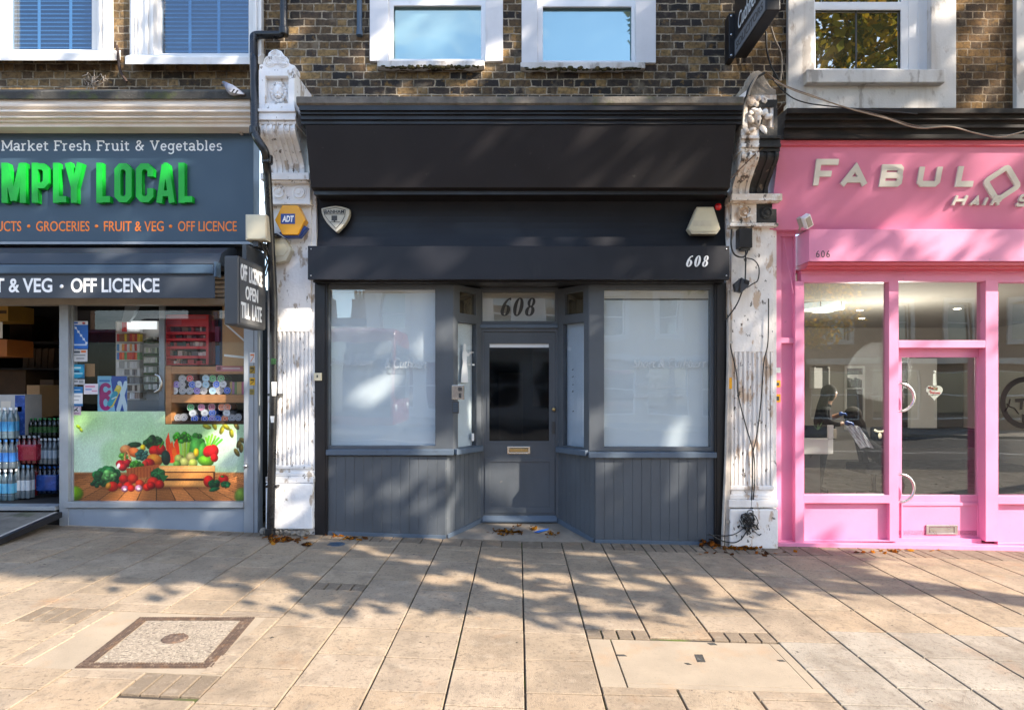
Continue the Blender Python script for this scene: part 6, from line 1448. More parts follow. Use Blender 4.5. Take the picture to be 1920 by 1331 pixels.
for i in range(5): mb.ext([at(44 + i * 12, 655, 1.8), at(54 + i * 12, 652, 1.8), at(51 + i * 12, 690, 1.75), at(42 + i * 12, 692, 1.75)], (0, .3, 0))
tag(mb.build('folded_flyers', 'darkcard', None), 'slanted dim packets on the middle shelf of the doorway', 'packets')
mb = MB(); mb.pbox(-60, 690, 112, 693, 1.5, .5); mb.pbox(-60, 640, 112, 644, 1.7, .6); tag(mb.build('back_shelf', 'dark', None), 'dark shelving at the back of the grocery doorway', 'shelf')
# ramp
t = thing('ramp', 'timber ramp with a black edge sloping down from the grocery door', 'ramp', (-5.3, -.4, gz(-5)))
zr = Z(957, -.06); xr2 = X(109, -.08)
pa = [(-8, -.09, zr - .01), (xr2, -.09, zr - .01), (xr2, -1.35, gz(xr2) + .02), (-8, -1.35, gz(-6) + .02)]
mb = MB(); mb.ext(pa, (0, 0, -.035)); mb.build('deck', 'ledgestone', t)
mb = MB(); mb.ext([(xr2 + .001, -.09, zr - .006), (xr2 + .05, -.09, zr - .006), (xr2 + .05, -1.35, gz(xr2) + .024), (xr2 + .001, -1.35, gz(xr2) + .024)], (0, 0, -.055)); mb.build('edge', 'black', t, bevel=.004)
mb = MB(); mb.ext([(xr2 - .03, -.09, zr - .007), (xr2 - .001, -.09, zr - .007), (xr2 - .001, -1.35, gz(xr2) + .023), (xr2 - .03, -1.35, gz(xr2) + .023)], (0, 0, -.01)); mb.build('trim', 'conduit', t)
# old iron bracket, dried creeper, pigeon
cable([at(219, 86, .10), at(222, 110, .08), at(226, 135, .06), at(238, 154, .05)], .014, 'iron', 'rusty bent iron bar between the two sash windows', 'iron_bar', None, 'iron bar')
mb = MB(); r_ = random.Random(21); o3 = at(176, 163, .02)
for i in range(14):
    p = at(176 + r_.gauss(0, 6), 160 + r_.uniform(-4, 6), .04); q = [p]
    for k in range(5): p = p + Vector((r_.gauss(0, .032), r_.uniform(-.03, .01), abs(r_.gauss(.0, .035)) * (1 if k < 3 else -1))); q.append(p)
    mb.tube(q, .0034, 5)
mb.tube([at(176, 164, .04), at(177, 145, .06), at(177, 132, .08)], .005, 5)
tag(mb.build('dead_creeper', 'twig', None, weld=False), 'small dried pale creeper twigs on the dark ledge below the windows', 'twigs')
t = thing('pigeon', 'grey pigeon with two dark wing bars sitting on the dark ledge', 'pigeon', at(436, 177, -.41))
mb = MB(); Yp_ = -.41; gA, gB, gD = (.42, .43, .48), (.20, .20, .25), (.03, .03, .035)
def body(pts, m_n=12):
    prev = None
    b0 = len(mb.v); n = m_n
    for (px, py, ry, rz, c) in pts:
        cc = at(px, py, Yp_)
        for k in range(n): a = 2 * math.pi * k / n; mb.v.append(cc + Vector((0, ry * math.cos(a), rz * math.sin(a))))
    for i in range(len(pts) - 1):
        for k in range(n):
            mb.f.append([b0 + i * n + k, b0 + i * n + (k + 1) % n, b0 + (i + 1) * n + (k + 1) % n, b0 + (i + 1) * n + k]); mb.c.append(pts[i][4]); mb.mi.append(0); mb.sm.append(True)
body([(413.5, 160.5, .001, .001, gD), (416, 160, .008, .007, gD), (418, 157.5, .021, .021, (.12, .14, .18)), (421, 157.5, .024, .024, (.13, .17, .18)), (423, 160, .028, .030, (.16, .14, .22)), (426, 164, .042, .045, (.24, .24, .3)), (431, 168, .055, .052, gA), (437, 170, .058, .050, gA), (443, 171.5, .048, .040, gA), (449, 173.5, .032, .025, (.3, .3, .34)), (455, 176, .024, .013, (.25, .25, .28)), (460, 177.5, .02, .006, gD), (461, 178, .002, .002, gD)])
pb = mb.build('body', 'pigeongrey', t, weld=False)
mb = MB(); Yw = Yp_ - .05
mb.ppoly([(428, 164), (436, 165), (444, 168.5), (452, 173), (458, 177), (450, 176.5), (440, 175), (431, 172)], Yw, .012, (.50, .51, .55)); 
for (a, b, c, d) in ((438, 167, 433.5, 173.5), (444.5, 169, 440, 175.5)): mb.ppoly([(a, b), (a + 2.5, b + .8), (c + 2.5, d + .5), (c, d)], Yw - .003, .004, gD)
mb.build('wing', 'pigeongrey', pb, weld=False)
mb = MB(); mb.ell(at(417.5, 157, Yp_ - .02), (.004, .004, .004), 8, 5, (.5, .15, .02)); mb.build('eye', 'paint', pb)
mb = MB()
for a in (433, 438): mb.tube([at(a, 173, Yp_), at(a + .3, 178, Yp_)], .005, 6, (.5, .12, .1))
mb.build('leg', 'paint', t)
# ================================================================== RIGHT BUILDING (pink hair salon)
YP = .12
bp = thing('shop_building', 'pink hair salon front under dark golden brick and a white rendered window', 'shop building', (4.5, .5, gz(4.5)))
mb = MB(); mb.pholes(1478, -420, 2600, 205, [(1500, -260, 1752, 150), (1930, -260, 2150, 190)], .15, .3); mb.build('brick_wall', 'brickgold', bp)
mb = MB(); Yw = .10
mb.pholes(1478, -260, 1793, 203, [(1527, -250, 1746, 131)], Yw, .12); wo = mb.build('window', 'stucco', bp, bevel=.006)
mb = MB(); mb.pholes(1512, -240, 1747, 133, [(1528, 18, 1690, 130), (1528, -230, 1690, 4)], .17, .06); mb.build('frame', 'upvc', wo, bevel=.006)
mb = MB(); mb.pholes(1519, 10, 1702, 132, [(1529, 19, 1689, 129)], .155, .0145); sa = mb.build('sash', 'upvc', wo, bevel=.005)
mb = MB(); mb.pbox(1700, -230, 1744, 132, .168, .0015); mb.pbox(1704, -230, 1707, 132, .163, .005); mb.pbox(1722, -230, 1726, 132, .163, .005); mb.build('frame_rib', 'upvc', wo)
mb = MB(); mb.pbox(1526, 16, 1692, 132, .185, .008); mb.pbox(1526, -232, 1692, 6, .185, .008); mb.build('pane', 'glassdark', wo)
mb = MB(); mb.pbox(1604, 18, 1607, 130, .180, .004); mb.build('curtain_edge', 'lettergrey', wo)
mb = MB(); mb.box(X(1512, .03), X(1772, .03), .02, .16, Z(156, .03), Z(131, .03)); mb.build('sill', 'stucco', wo, bevel=.012)
mb = MB(); mb.pholes(1906, -260, 2170, 216, [(1935, -250, 2150, 190)], Yw, .12); w2_ = mb.build('window', 'stucco', bp, bevel=.006)
mb = MB(); mb.pbox(1935, -250, 2150, 190, .19, .01); mb.build('pane', 'glassdark', w2_)
# black cornice
mb = MB(); Yc = -.30; yy = [-.42, -.42, -.38, -.40, -.36, -.38, -.34, -.35, -.325]; zz = [Z(p, y) for p, y in zip((203, 211, 216, 222, 228, 234, 243, 252, 262), yy)]
prof = [(.14, zz[0] + .03), (yy[0], zz[0])]
for i in range(1, 9): prof += [(yy[i - 1], zz[i]), (yy[i], zz[i])]
prof += [(.14, zz[-1])]; mb.prism_x(prof, X(1466, Yc), X(2600, Yc)); mb.build('cornice', 'blackcorn', bp, bevel=.006)
# leaning pink fascia
yt, yb_ = -.30, -.05; zt, zb = Z(264, yt), Z(431, yb_)
mb = MB(); x0 = X(1443, yb_); x1 = X(2600, yb_)
mb.prism_x([(yt, zt), (yb_, zb), (yb_ + .2, zb), (yb_ + .2, zt)], x0, x1); fs = mb.build('fascia', 'pinkfas', bp)
mb = MB(); mb.prism_x([(yt - .012, zt), (yt - .012, zt - .05), (yt + .01, zt - .055), (yt + .08, zt - .055), (yt + .08, zt)], x0 + .001, x1 - .01); mb.build('top_trim', 'pinkred', fs, bevel=.003)
kf = (yt - yb_) / (zt - zb)
def fmap(x, z, d): y = yb_ + (z - zb) * kf; return Vector((x, y - d - .0005, z))
def fz(px, py):                                # picture point on the leaning board
    lo_, hi_ = yt - .1, yb_ + .1
    for _ in range(40):
        m_ = (lo_ + hi_) / 2; z = Z(py, m_); y = yb_ + (z - zb) * kf
        if y < m_: hi_ = m_
        else: lo_ = m_
    return X(px, m_), Z(py, m_)
def srect(w_, h_, r): return [(r, 0), (w_ - r, 0), (w_ - r * .3, r * .3), (w_, r), (w_, h_ - r), (w_ - r * .3, h_ - r * .3), (w_ - r, h_), (r, h_), (r * .3, h_ - r * .3), (0, h_ - r), (0, r), (r * .3, r * .3), (r, 0)]
EUR = {'F': [[(0, 0), (0, 10), (10, 10)], [(.3, 5), (7.2, 5)]], 'A': [[(-.4, 0), (5, 10), (10.4, 0)], [(2.2, 3), (7.8, 3)]],
       'B': [[(0, 0), (8.4, 0), (9.3, .9), (9.3, 4), (8.4, 5), (9, 6), (9, 9.1), (8.2, 10), (0, 10), (0, 0)], [(.3, 5.2), (8.3, 5.2)]],
       'U': [[(0, 10), (0, 1.4), (1.2, 0), (8.8, 0), (10, 1.4), (10, 10)]], 'L': [[(0, 10), (0, 0), (9.6, 0)]],
       'O': [srect(10, 10, 1.6)], 'S': [[(9.6, 8), (9.6, 9.2), (8.8, 10), (1.2, 10), (.2, 9), (.2, 6.2), (1.2, 5.2), (8.8, 5), (9.8, 4), (9.8, 1), (8.8, 0), (1, 0), (0, 1), (0, 2.2)]],
       'H': [[(0, 0), (0, 10)], [(10, 0), (10, 10)], [(0, 5), (10, 5)]], 'I': [[(0, 0), (0, 10)]], 'R': [[(0, 0), (0, 10), (8.6, 10), (9.6, 9), (9.6, 5.6), (8.6, 4.6), (0, 4.6)], [(6, 4.6), (9.8, 0)]],
       'N': [[(0, 0), (0, 10), (10, 0), (10, 10)]]}
def eur(mb, ch, px0, px1, py0, py1, wd, it=0.0, d=.018):
    xa, za = fz(px0, py1); xb, zb3 = fz(px1, py0); nx = max(p[0] for st in EUR[ch] for p in st) or 1
    kx, kz = (xb - xa) / nx, (zb3 - za) / 10
    for i, st in enumerate(EUR[ch]):
        pts = [(xa + a * kx + it * (b * kz), za + b * kz) for a, b in st]
        ribbon(mb, pts, wd, lambda x, y, q: fmap(x, y, q), d, .0004 * i)
mb = MB(); wd = .052
for ch, a, b, c, d in (('F', 1528, 1571, 305, 349), ('A', 1579, 1625, 315, 348), ('B', 1652, 1689, 315, 346), ('U', 1722, 1761, 314, 346), ('L', 1794, 1829, 313, 346), ('U', 1926, 1965, 314, 346), ('S', 1985, 2020, 314, 346)): eur(mb, ch, a, b, c, d, wd)
cxo, czo = fz(1877.5, 344); q = .094
pts = [(cxo + 1.35 * (a * math.cos(R(38)) - b * math.sin(R(38))), czo + 1.2 * (a * math.sin(R(38)) + b * math.cos(R(38)))) for a, b in [(x * q * 2 / 10 - q, y * q * 2 / 10 - q) for x, y in srect(9.2, 9.6, 1.0)]]
ribbon(mb, pts, .05, lambda x, y, k: fmap(x, y, k), .02, .002)
mb.build('lettering', 'letterivory', fs, bevel=.003, weld=False)
for wd_l in ((('H', 1784, 1806, 368, 386), ('A', 1817, 1833, 372, 386), ('I', 1842, 1843, 372, 386), ('R', 1856, 1872, 370, 386)), (('S', 1904, 1922, 368, 386), ('A', 1934, 1950, 372, 386), ('L', 1960, 1972, 372, 386), ('O', 1984, 1998, 372, 386), ('N', 2010, 2024, 372, 386))):
    mb = MB()
    for ch, a, b, c, d in wd_l: eur(mb, ch, a, b, c, d, .026, .28, .025)
    mb.build('strapline', 'letterivory', fs, bevel=.002, weld=False)
# shutter box with the number
Yx = -.14; xs0, xs1 = X(1517, Yx), X(2600, Yx); zt, zb2 = Z(430, Yx), Z(490, Yx)
mb = MB(); mb.box(xs0, xs1, Yx, .2, zb2, zt); sb = mb.build('shutter_box', 'pink', bp, bevel=.004)
mb = MB(); ptext(mb, '606', 1530, 470, 1556, 483, Yx, .002, .0, space=1.25); mb.build('number', 'lettergrey', sb)
mb = MB(); mb.prism_x([(Yx + .03, zb2 - .002), (Yx + .03, zb2 - .035), (Yx + .07, zb2 - .035), (Yx + .07, zb2 - .06), (.18, zb2 - .06), (.18, zb2 - .002)], xs0 + .002, xs1); mb.build('shutter_guide', 'pinkred', sb, bevel=.003)
mb = MB(); mb.pbox(1502, 502, 2600, 512, .06, .1); mb.pbox(1502, 512.3, 2600, 527, .075, .1); mb.build('head_rail', 'pink', bp, bevel=.004)
# left pink pilaster with sunk panels
mb = MB(); xa, xb = X(1450, YP - .06), X(1492, YP - .06); zl = gz(2.7) + .045
za_, zb_p, zc_, zd_ = Z(1011, YP), Z(644, YP), Z(634, YP), Z(446, YP)
mb.holes(xa, xb, zl, Z(430, YP - .06), [(X(1465, YP - .06), X(1490, YP - .06), za_ + .0, zb_p), (X(1465, YP - .06), X(1490, YP - .06), zc_, zd_)], YP - .06, YP - .02); mb.box(xa + .004, xb, YP - .0199, YP + .1, zl, Z(430, YP)); mb.build('pilaster', 'pink', bp, bevel=.003)
mb = MB(); mb.box(X(1491, YP - .09), X(1507, YP - .09), YP - .09, YP + .09, zl, Z(527, YP - .09)); mb.build('frame_post', 'pink', bp, bevel=.004)
# plinth
mb = MB(); mb.ext([(xa - .0, YP - .12, gz(2.6) - .02), (9, YP - .12, gz(9) - .02), (9, YP - .12, gz(9) + .075), (xa, YP - .12, gz(2.6) + .048)], (0, .25, 0)); mb.build('plinth', 'pink', bp, bevel=.004)
# shopfront frames
Yf = YP - .05
zf = lambda p: Z(p, Yf)
pz = zl
mb = MB(); mb.holes(X(1507, Yf), X(1685, Yf), pz, zf(524), [(X(1508, Yf), X(1667, Yf), zf(928), zf(529)), (X(1508.5, Yf), X(1668, Yf), pz + .01, zf(943))], Yf, Yf + .10)
fl = mb.build('window', 'pink', bp, bevel=.004)
mb = MB(); mb.box(X(1507, Yf), X(1670, Yf), Yf + .055, Yf + .09, pz, zf(942)); mb.build('stall_panel', 'pink', fl)
mb = MB(); mb.pbox(1507, 528, 1669, 930, Yf + .066, .008); mb.build('pane', 'glasssalon', fl)
mb = MB(); mb.box(X(1848, Yf), X(1871, Yf), Yf - .001, Yf + .13, pz, zf(524)); mb.box(X(1685, Yf), X(1848, Yf), Yf - .0005, Yf + .1, zf(652), zf(638)); mb.box(X(1685, Yf) + .001, X(1848, Yf) - .001, Yf + .101, Yf + .16, zf(669), zf(637))
mb.build('door_post', 'pink', bp, bevel=.004)
mb = MB(); mb.pbox(1685, 526, 1848, 640, Yf + .075, .008); mb.build('transom_pane', 'glasssalon', bp)
mb = MB(); mb.holes(X(1871, Yf), X(2200, Yf), pz - .03, zf(524), [(X(1872, Yf), X(2190, Yf), zf(930), zf(529)), (X(1872, Yf), X(2190, Yf), pz - .02, zf(945))], Yf, Yf + .1); f2 = mb.build('window', 'pink', bp, bevel=.004)
mb = MB(); mb.box(X(1871, Yf), X(2200, Yf), Yf + .055, Yf + .09, pz - .03, zf(944)); mb.build('stall_panel', 'pink', f2)
mb = MB(); mb.pbox(1871, 528, 2200, 931, Yf + .066, .008); mb.build('pane', 'glasssalon', f2)
mb = MB()                                      # round logo transfer: ring, comb, scissors
def ring(cx, cy, r0, r1, Y, th):
    n = 40; P_ = []
    for k in range(n + 1): a = 2 * math.pi * k / n; P_.append((X(cx, Y) + math.cos(a) * (r0 + r1) / 2 * (Y - CAMY) / F, Z(cy, Y) + math.sin(a) * (r0 + r1) / 2 * (Y - CAMY) / F))
    ribbon(mb, P_, (r1 - r0) * (Y - CAMY) / F, lambda x, y, q: Vector((x, Y - q, y)), th)
Yt = Yf + .065
ring(1924, 755, 39, 49, Yt, .0008)
mb.ppoly([(1903, 748), (1920, 746), (1990, 748), (1990, 753), (1919, 752), (1917, 768), (1912, 768), (1913, 754), (1904, 754)], Yt - .002, .0008)
mb.ppoly([(1922, 770), (1990, 764), (1990, 772), (1926, 777)], Yt - .002, .0008); mb.ppoly([(1916, 776), (1924, 778), (1924, 796), (1917, 792)], Yt - .003, .0008)
mb.tube([at(1885, 771, Yt - .002), at(1892, 758, Yt - .002), at(1894, 748, Yt - .002)], .006, 6); mb.tube([at(1888, 757, Yt - .002), at(1893, 762, Yt - .002), at(1902, 765, Yt - .002), at(1910, 776, Yt - .002)], .006, 6)
mb.build('logo_transfer', 'vinylblack', f2, weld=False)
# door, set back
Yo = Yf + .11
d_ = MB(); d_.pholes(1684, 664, 1842, 1013, [(1691, 670, 1833, 928)], Yo, .045); door = d_.build('door', 'pink', bp, bevel=.004)
mb = MB(); mb.pbox(1690, 668, 1834, 930, Yo + .02, .008); mb.build('pane', 'glasssalon', door)
mb = MB(); mb.pholes(1690, 942, 1838, 1013, [(1693, 948, 1833, 1008)], Yo - .012, .0115); mb.build('panel_bead', 'pink', door, bevel=.003)
mb = MB(); mb.pholes(1737, 984, 1796, 1002, [(1742, 987.5, 1790, 998.5)], Yo - .012, .011); lp = mb.build('letter_plate', 'steel', door, bevel=.002)
mb = MB(); mb.pbox(1743, 988.5, 1789, 997.5, Yo - .005, .004); mb.build('flap', 'steel', lp)
for cy in (745, 915):
    mb = MB(); c = at(1688, cy, Yo - .07); r_ = .143; pts = [c + Vector((math.cos(a) * r_ * 1.0, 0, math.sin(a) * r_)) for a in [R(-92 + 184 * k / 18) for k in range(19)]]
    mb.tube([pts[0] + Vector((-.0, .07, 0))] + pts + [pts[-1] + Vector((0, .07, 0))], .0135, 10); mb.build('handle', 'steel', door, weld=False)
mb = MB(); mb.box(X(1685, Yf), X(1848, Yf), Yf + .06, Yf + .3, gz(4.2) + .03, pz + .012); mb.build('door_sill', 'pink', bp)
# small things on the pink front
t = thing('floodlight', 'small white tilted floodlight at the left end of the pink shutter box', 'floodlight', at(1512, 425, -.15))
mb = MB(); c = at(1513, 415, -.18); M_ = Matrix.Rotation(R(-35), 3, 'Y') @ Matrix.Rotation(R(30), 3, 'X')
def rbox(mb, c, M_, s, col=None):
    b0 = len(mb.v); mb.box(-s[0], s[0], -s[1], s[1], -s[2], s[2], col)
    for k in range(b0, len(mb.v)): mb.v[k] = c + M_ @ mb.v[k]
rbox(mb, c, M_, (.038, .03, .065)); hd = mb.build('head', 'upvc', t, bevel=.006)
mb = MB(); rbox(mb, c + M_ @ Vector((0, -.033, 0)), M_, (.026, .003, .05)); mb.build('lens', 'alubeige', hd)
mb = MB(); rbox(mb, c + Vector((-.05, .03, -.0)), M_, (.02, .02, .05)); mb.tube([c + Vector((-.04, .03, -.02)), c + Vector((-.03, .10, -.06))], .012, 8); mb.build('bracket', 'conduit', t)
cable(c_([(1449, 400), (1460, 420), (1468, 440), (1475, 480), (1482, 520), (1487, 550)], .03), .004, 'pink', 'thin pink painted wire running down beside the pink pilaster panel')
t = thing('heart_ornament', 'silver patterned heart hanging by a ribbon inside the salon door', 'ornament', at(1752, 752, .16))
Yh = YP + .10
mb = MB(); hp_ = []
for k in range(28): a = 2 * math.pi * k / 28; hp_.append((1752 + 16 * .9 * math.sin(a) ** 3 * 1.1, 735 - (13 * math.cos(a) - 5 * math.cos(2 * a) - 2 * math.cos(3 * a) - math.cos(4 * a)) * 1.0))
mb.ppoly(hp_, Yh, .02); he = mb.build('heart', 'salonwhite', t, bevel=.006)
mb = MB(); r_ = random.Random(31)
for i in range(16): mb.ell(at(1752 + r_.uniform(-10, 10), 732 + r_.uniform(-7, 8), Yh - .002), (.012, .006, .012), 8, 5, r_.choice([(.3, .25, .12), (.12, .1, .05), (.5, .42, .2), (.4, .08, .06)]))
mb.build('floral_decoration', 'paint', he, weld=False)
mb = MB(); mb.ppoly([(1741, 734), (1765, 731), (1765, 738), (1741, 741)], Yh - .01, .003); mb.build('banner', 'paper', he); mb = MB(); ptext(mb, 'Welcome', 1743, 733.5, 1763, 738.5, Yh - .0105, .001, .02); mb.build('lettering', 'redlamp', he)
mb = MB(); mb.ppoly([(1749.5, 698), (1754.5, 698), (1756, 722), (1752, 724), (1749, 722)], Yh + .005, .003); mb.ell(at(1752, 697, Yh), (.02, .01, .015), 8, 5); mb.build('ribbon', 'paper', t)
for lb, y0, y1, m_ in (('pale blue sticker, top of three on the pink pilaster edge', 689, 699, 'paper'), ('yellow sticker, middle of three on the pink pilaster edge', 713, 726, 'yellowbox'), ('yellow and black sticker, bottom of three on the pink pilaster edge', 739, 754, 'yellowbox')):
    mb = MB(); mb.pbox(1452.5, y0, 1463.5, y1, YP - .063, .0028); so_ = tag(mb.build('sticker', m_, None), lb, 'sticker', 'stickers on the pink pilaster')
    if m_ == 'yellowbox': mb = MB(); mb.pbox(1455, y0 + 4, 1461, y1 - 3, YP - .0638, .0007); mb.build('print_mark', 'lettergrey', so_)
# ------------------------------------------------------------------ salon inside
zfl = .08; xa, xb = X(1470, .3), 9.5; zc = 2.75; YW = 6.5
mb = MB(); mb.box(xa - .05, xa, .22, YW, zfl, zc); mb.box(xa, xb, YW, YW + .05, zfl, zc); mb.box(xb, xb + .05, .22, YW, zfl, zc); mb.box(xa, xb, .2, YW, zc, zc + .05); mb.build('salon_wall', 'salonwall', bp)
mb = MB(); mb.box(xa, xb, .18, YW, zfl - .05, zfl); mb.build('salon_floor', 'salonfloor', bp)
def inner(name, label, cat, px0, py0, px1, py1, Y, d, m, bev=.004, grp=None): mb = MB(); mb.pbox(px0, py0, px1, py1, Y, d); return tag(mb.build(name, m, None, bevel=bev), label, cat, grp)
t = thing('ceiling_lamp', 'lit ring lamp of white panels hanging under the salon ceiling', 'lamp', at(1545, 585, 2.4))
cl = at(1542, 572, 2.6)
mb = MB(); mb.lathe([(.27, -.065), (.285, -.065), (.285, .065), (.27, .065), (.27, -.065)], cl, (0, 0, 1), 28); mb.build('shade', 'lamp', t)
mb = MB(); mb.lathe([(.13, -.10), (.14, -.10), (.14, -.04), (.13, -.04), (.13, -.10)], cl, (0, 0, 1), 20); mb.build('inner_shade', 'lamp', t)
mb = MB()
for a in range(0, 360, 60): p = cl + Vector((math.cos(R(a)) * .287, math.sin(R(a)) * .287, 0)); mb.tube([p - Vector((0, 0, .07)), p + Vector((0, 0, .07))], .006, 6)
mb.tube([cl, cl + Vector((0, 0, zc - cl.z))], .01, 6); mb.lathe([(.07, 0), (.07, .03)], cl + Vector((0, 0, zc - cl.z - .03)), (0, 0, 1), 14); mb.build('stem', 'steel', t)
pd = bpy.data.lights.new('lamp_light', 'POINT'); pd.energy = 60; pd.color = (1, .93, .82); pd.shadow_soft_size = .4
pl_o = bpy.data.objects.new('lamp_light', pd); col.objects.link(pl_o); pl_o.parent = t; pl_o.location = cl - W[t.name] + Vector((0.7, -.2, -.95))
for i, (px, py) in enumerate(((1612, 533), (1616, 569), (1795, 529))):
    c = at(px, py, [3.4, 4.6, 3.2][i]); c.z = zc - .004; mb = MB(); mb.lathe([(.045, 0), (.05, -.004), (.05, 0)], c, (0, 0, 1), 12); tag(mb.build('downlight', 'spot', None), ['small ceiling downlight nearest the salon glass on the left', 'deeper small downlight in the salon ceiling', 'small ceiling downlight above the salon transom'][i], 'downlight', 'salon downlights')
inner('wall_cabinet', 'pale open wall cabinet with dark jars in the salon, left of the mirror', 'cabinet', 1527, 688, 1556, 728, 5.0, .2, 'salonwhite')
mb = MB(); mb.pbox(1543, 690, 1554, 727, 4.98, .02); mb.pbox(1530, 686, 1552, 690, 5.0, .15); tag(mb.build('dark_jars', 'lettergrey', None), 'dark jars and bottles in and on the salon wall cabinet', 'jars')
t = thing('mirror', 'tall framed salon mirror behind the standing hairdresser', 'mirror', at(1603, 800, 6.4))
mb = MB(); mb.pholes(1585, 686, 1622, 806, [(1588, 690, 1619, 803)], 6.40, .05); mb.build('frame', 'salonwhite', t)
mb = MB(); mb.pbox(1588, 690, 1619, 803, 6.43, .01); mb.build('glass', 'glassfar', t)
mb = MB(); mb.pbox(1590, 702, 1618, 729, 6.3, .08); tag(mb.build('product_shelf', 'salonwhite', None), 'shelf of products on the salon back wall by the mirror', 'shelf')
mb = MB()
for i in range(6): mb.pbox(1591 + i * 4.4, 708 + (i % 3) * 2, 1594 + i * 4.4, 727, 6.24, .05)
tag(mb.build('product_bottles', 'lettergrey', None, weld=False), 'row of dark product bottles on the salon shelf', 'bottles')
inner('mirror', 'dark tall mirror seen through the salon door on the right', 'mirror', 1758, 682, 1806, 812, 6.40, .05, 'glassfar'); 
inner('mirror', 'dark narrow mirror seen at the left edge of the salon door glass', 'mirror', 1690, 680, 1706, 812, 6.40, .05, 'glassfar')
inner('wall_panel', 'pale partition panel seen through the middle of the salon door', 'panel', 1708, 672, 1757, 810, 5.6, .1, 'salonwhite')
inner('wash_bench', 'dark long bench with basins along the salon back wall', 'bench', 1700, 805, 1850, 840, 5.2, .7, 'clothblack', .03)
t = thing('reception_desk', 'white rounded reception desk at the left of the salon window', 'desk', at(1538, 852, 1.4))
mb = MB(); xa2, xb2 = X(1490, 1.4), X(1571, 1.4); zt2, zb2 = Z(823, 1.4), Z(851, 1.4)
pl_ = [(xa2, 1.4), (xb2 - .12, 1.4), (xb2 - .05, 1.43), (xb2 - .01, 1.5), (xb2, 1.6), (xb2, 2.0), (xa2, 2.0)]
mb.ext([(a, b, zb2) for a, b in pl_], (0, 0, zt2 - zb2)); mb.build('front', 'salonwhite', t, bevel=.004)
mb = MB(); mb.box(xa2 + .1, xb2 - .15, 1.55, 1.95, zfl, zb2); mb.build('base', 'salonfloor', t)
mb = MB(); mb.pbox(1506, 798, 1566, 823, 1.62, .1); mb.build('back_screen', 'clothblack', t)
inner('display_stand', 'white leaning card stand on the salon desk', 'card stand', 1553, 797, 1563, 822, 1.45, .03, 'paper')
inner('card_box', 'small cream box beside the leaning card on the salon desk', 'box', 1563.5, 804, 1569, 822, 1.46, .05, 'cream')
mb = MB(); r_ = random.Random(41); o3 = at(1533, 806, 1.5)
for i in range(14): mb.ext([o3, o3 + Vector((.006, 0, 0)), o3 + Vector((r_.uniform(-.07, .07), r_.uniform(-.04, .04), r_.uniform(.04, .11)))], (0, .002, 0), (.18, .32, .12))
tag(mb.build('spiky_plant', 'paint', None, weld=False), 'small pale green spiky plant on the salon desk', 'plant')
# people
def skinfig(name, label, joints, edges, mats, cat='person', root=0):
    me = bpy.data.meshes.new(name); me.from_pydata([j[0] for j in joints], edges, [])
    o = bpy.data.objects.new(name, me); col.objects.link(o)
    sk_ = o.modifiers.new('skin', 'SKIN'); sk_.use_smooth_shade = True; o.modifiers.new('sub', 'SUBSURF').levels = 1; o.modifiers['sub'].render_levels = 1
    for v_, j in zip(me.skin_vertices[0].data, joints): v_.radius = (j[1], j[2] if len(j) > 2 else j[1]); v_.use_root = False
    me.skin_vertices[0].data[root].use_root = True
    dg = bpy.context.evaluated_depsgraph_get(); dg.update(); m2 = bpy.data.meshes.new_from_object(o.evaluated_get(dg)); bpy.data.objects.remove(o)
    mb = MB(); mb.add([tuple(v_.co) for v_ in m2.vertices], [tuple(p.vertices) for p in m2.polygons], None, True)
    return mb
Yh = 2.3
pp = lambda px, py, dy=0.0: tuple(at(px, py, Yh + dy))
hx = X(1556, Yh)
J = [(pp(1542, 822), .13, .10), (pp(1543, 795), .12, .09), (pp(1546, 772), .14, .10), (pp(1550, 763), .07, .07), (pp(1553, 752), .045), (pp(1557, 742), .085, .095), (pp(1559, 733), .085, .09), (pp(1561, 728), .05),
     (pp(1542, 768, -.16), .06), (pp(1550, 790, -.2), .045), (pp(1570, 796, -.2), .036), (pp(1582, 793, -.16), .03), (pp(1542, 768, .16), .06), (pp(1555, 785, .2), .045), (pp(1568, 780, .15), .036), (pp(1577, 776, .1), .03),
     (pp(1538, 860, -.09), .085), (pp(1537, 888, -.09), .06)]
zz_f = zfl + .04
J += [((J[17][0][0] - .02, J[17][0][1], zz_f + .04), .045), ((J[17][0][0] + .12, J[17][0][1], zz_f), .035), (pp(1538, 860, .09), .085), (pp(1537, 888, .09), .06)]
J += [((J[21][0][0] - .02, J[21][0][1], zz_f + .04), .045), ((J[21][0][0] + .12, J[21][0][1], zz_f), .035)]
E = [(0, 1), (1, 2), (2, 3), (3, 4), (4, 5), (5, 6), (6, 7), (2, 8), (8, 9), (9, 10), (10, 11), (2, 12), (12, 13), (13, 14), (14, 15), (0, 16), (16, 17), (17, 18), (18, 19), (0, 20), (20, 21), (21, 22), (22, 23)]
def paint_person(mb, headfn, armfn, mats):
    for i, f in enumerate(mb.f):
        c = sum((mb.v[k] for k in f), Vector()) / len(f); mb.mi[i] = 1 if headfn(c) or armfn(c) else 0
pm2 = skinfig('person', '', J, E, None)
paint_person(pm2, lambda c: c.z > Z(757, Yh) and c.x > X(1548, Yh), lambda c: c.x > X(1563, Yh) and c.z > Z(805, Yh) and c.z < Z(760, Yh), None)
per = tag(pm2.build('person', ['clothblack', 'skin'], None, weld=False), 'standing hairdresser in black with long dark hair and blue gloves, leaning over the client', 'person')
mb = MB()
mb.ell(pp(1554, 737, 0), (.105, .115, .12), 16, 10)
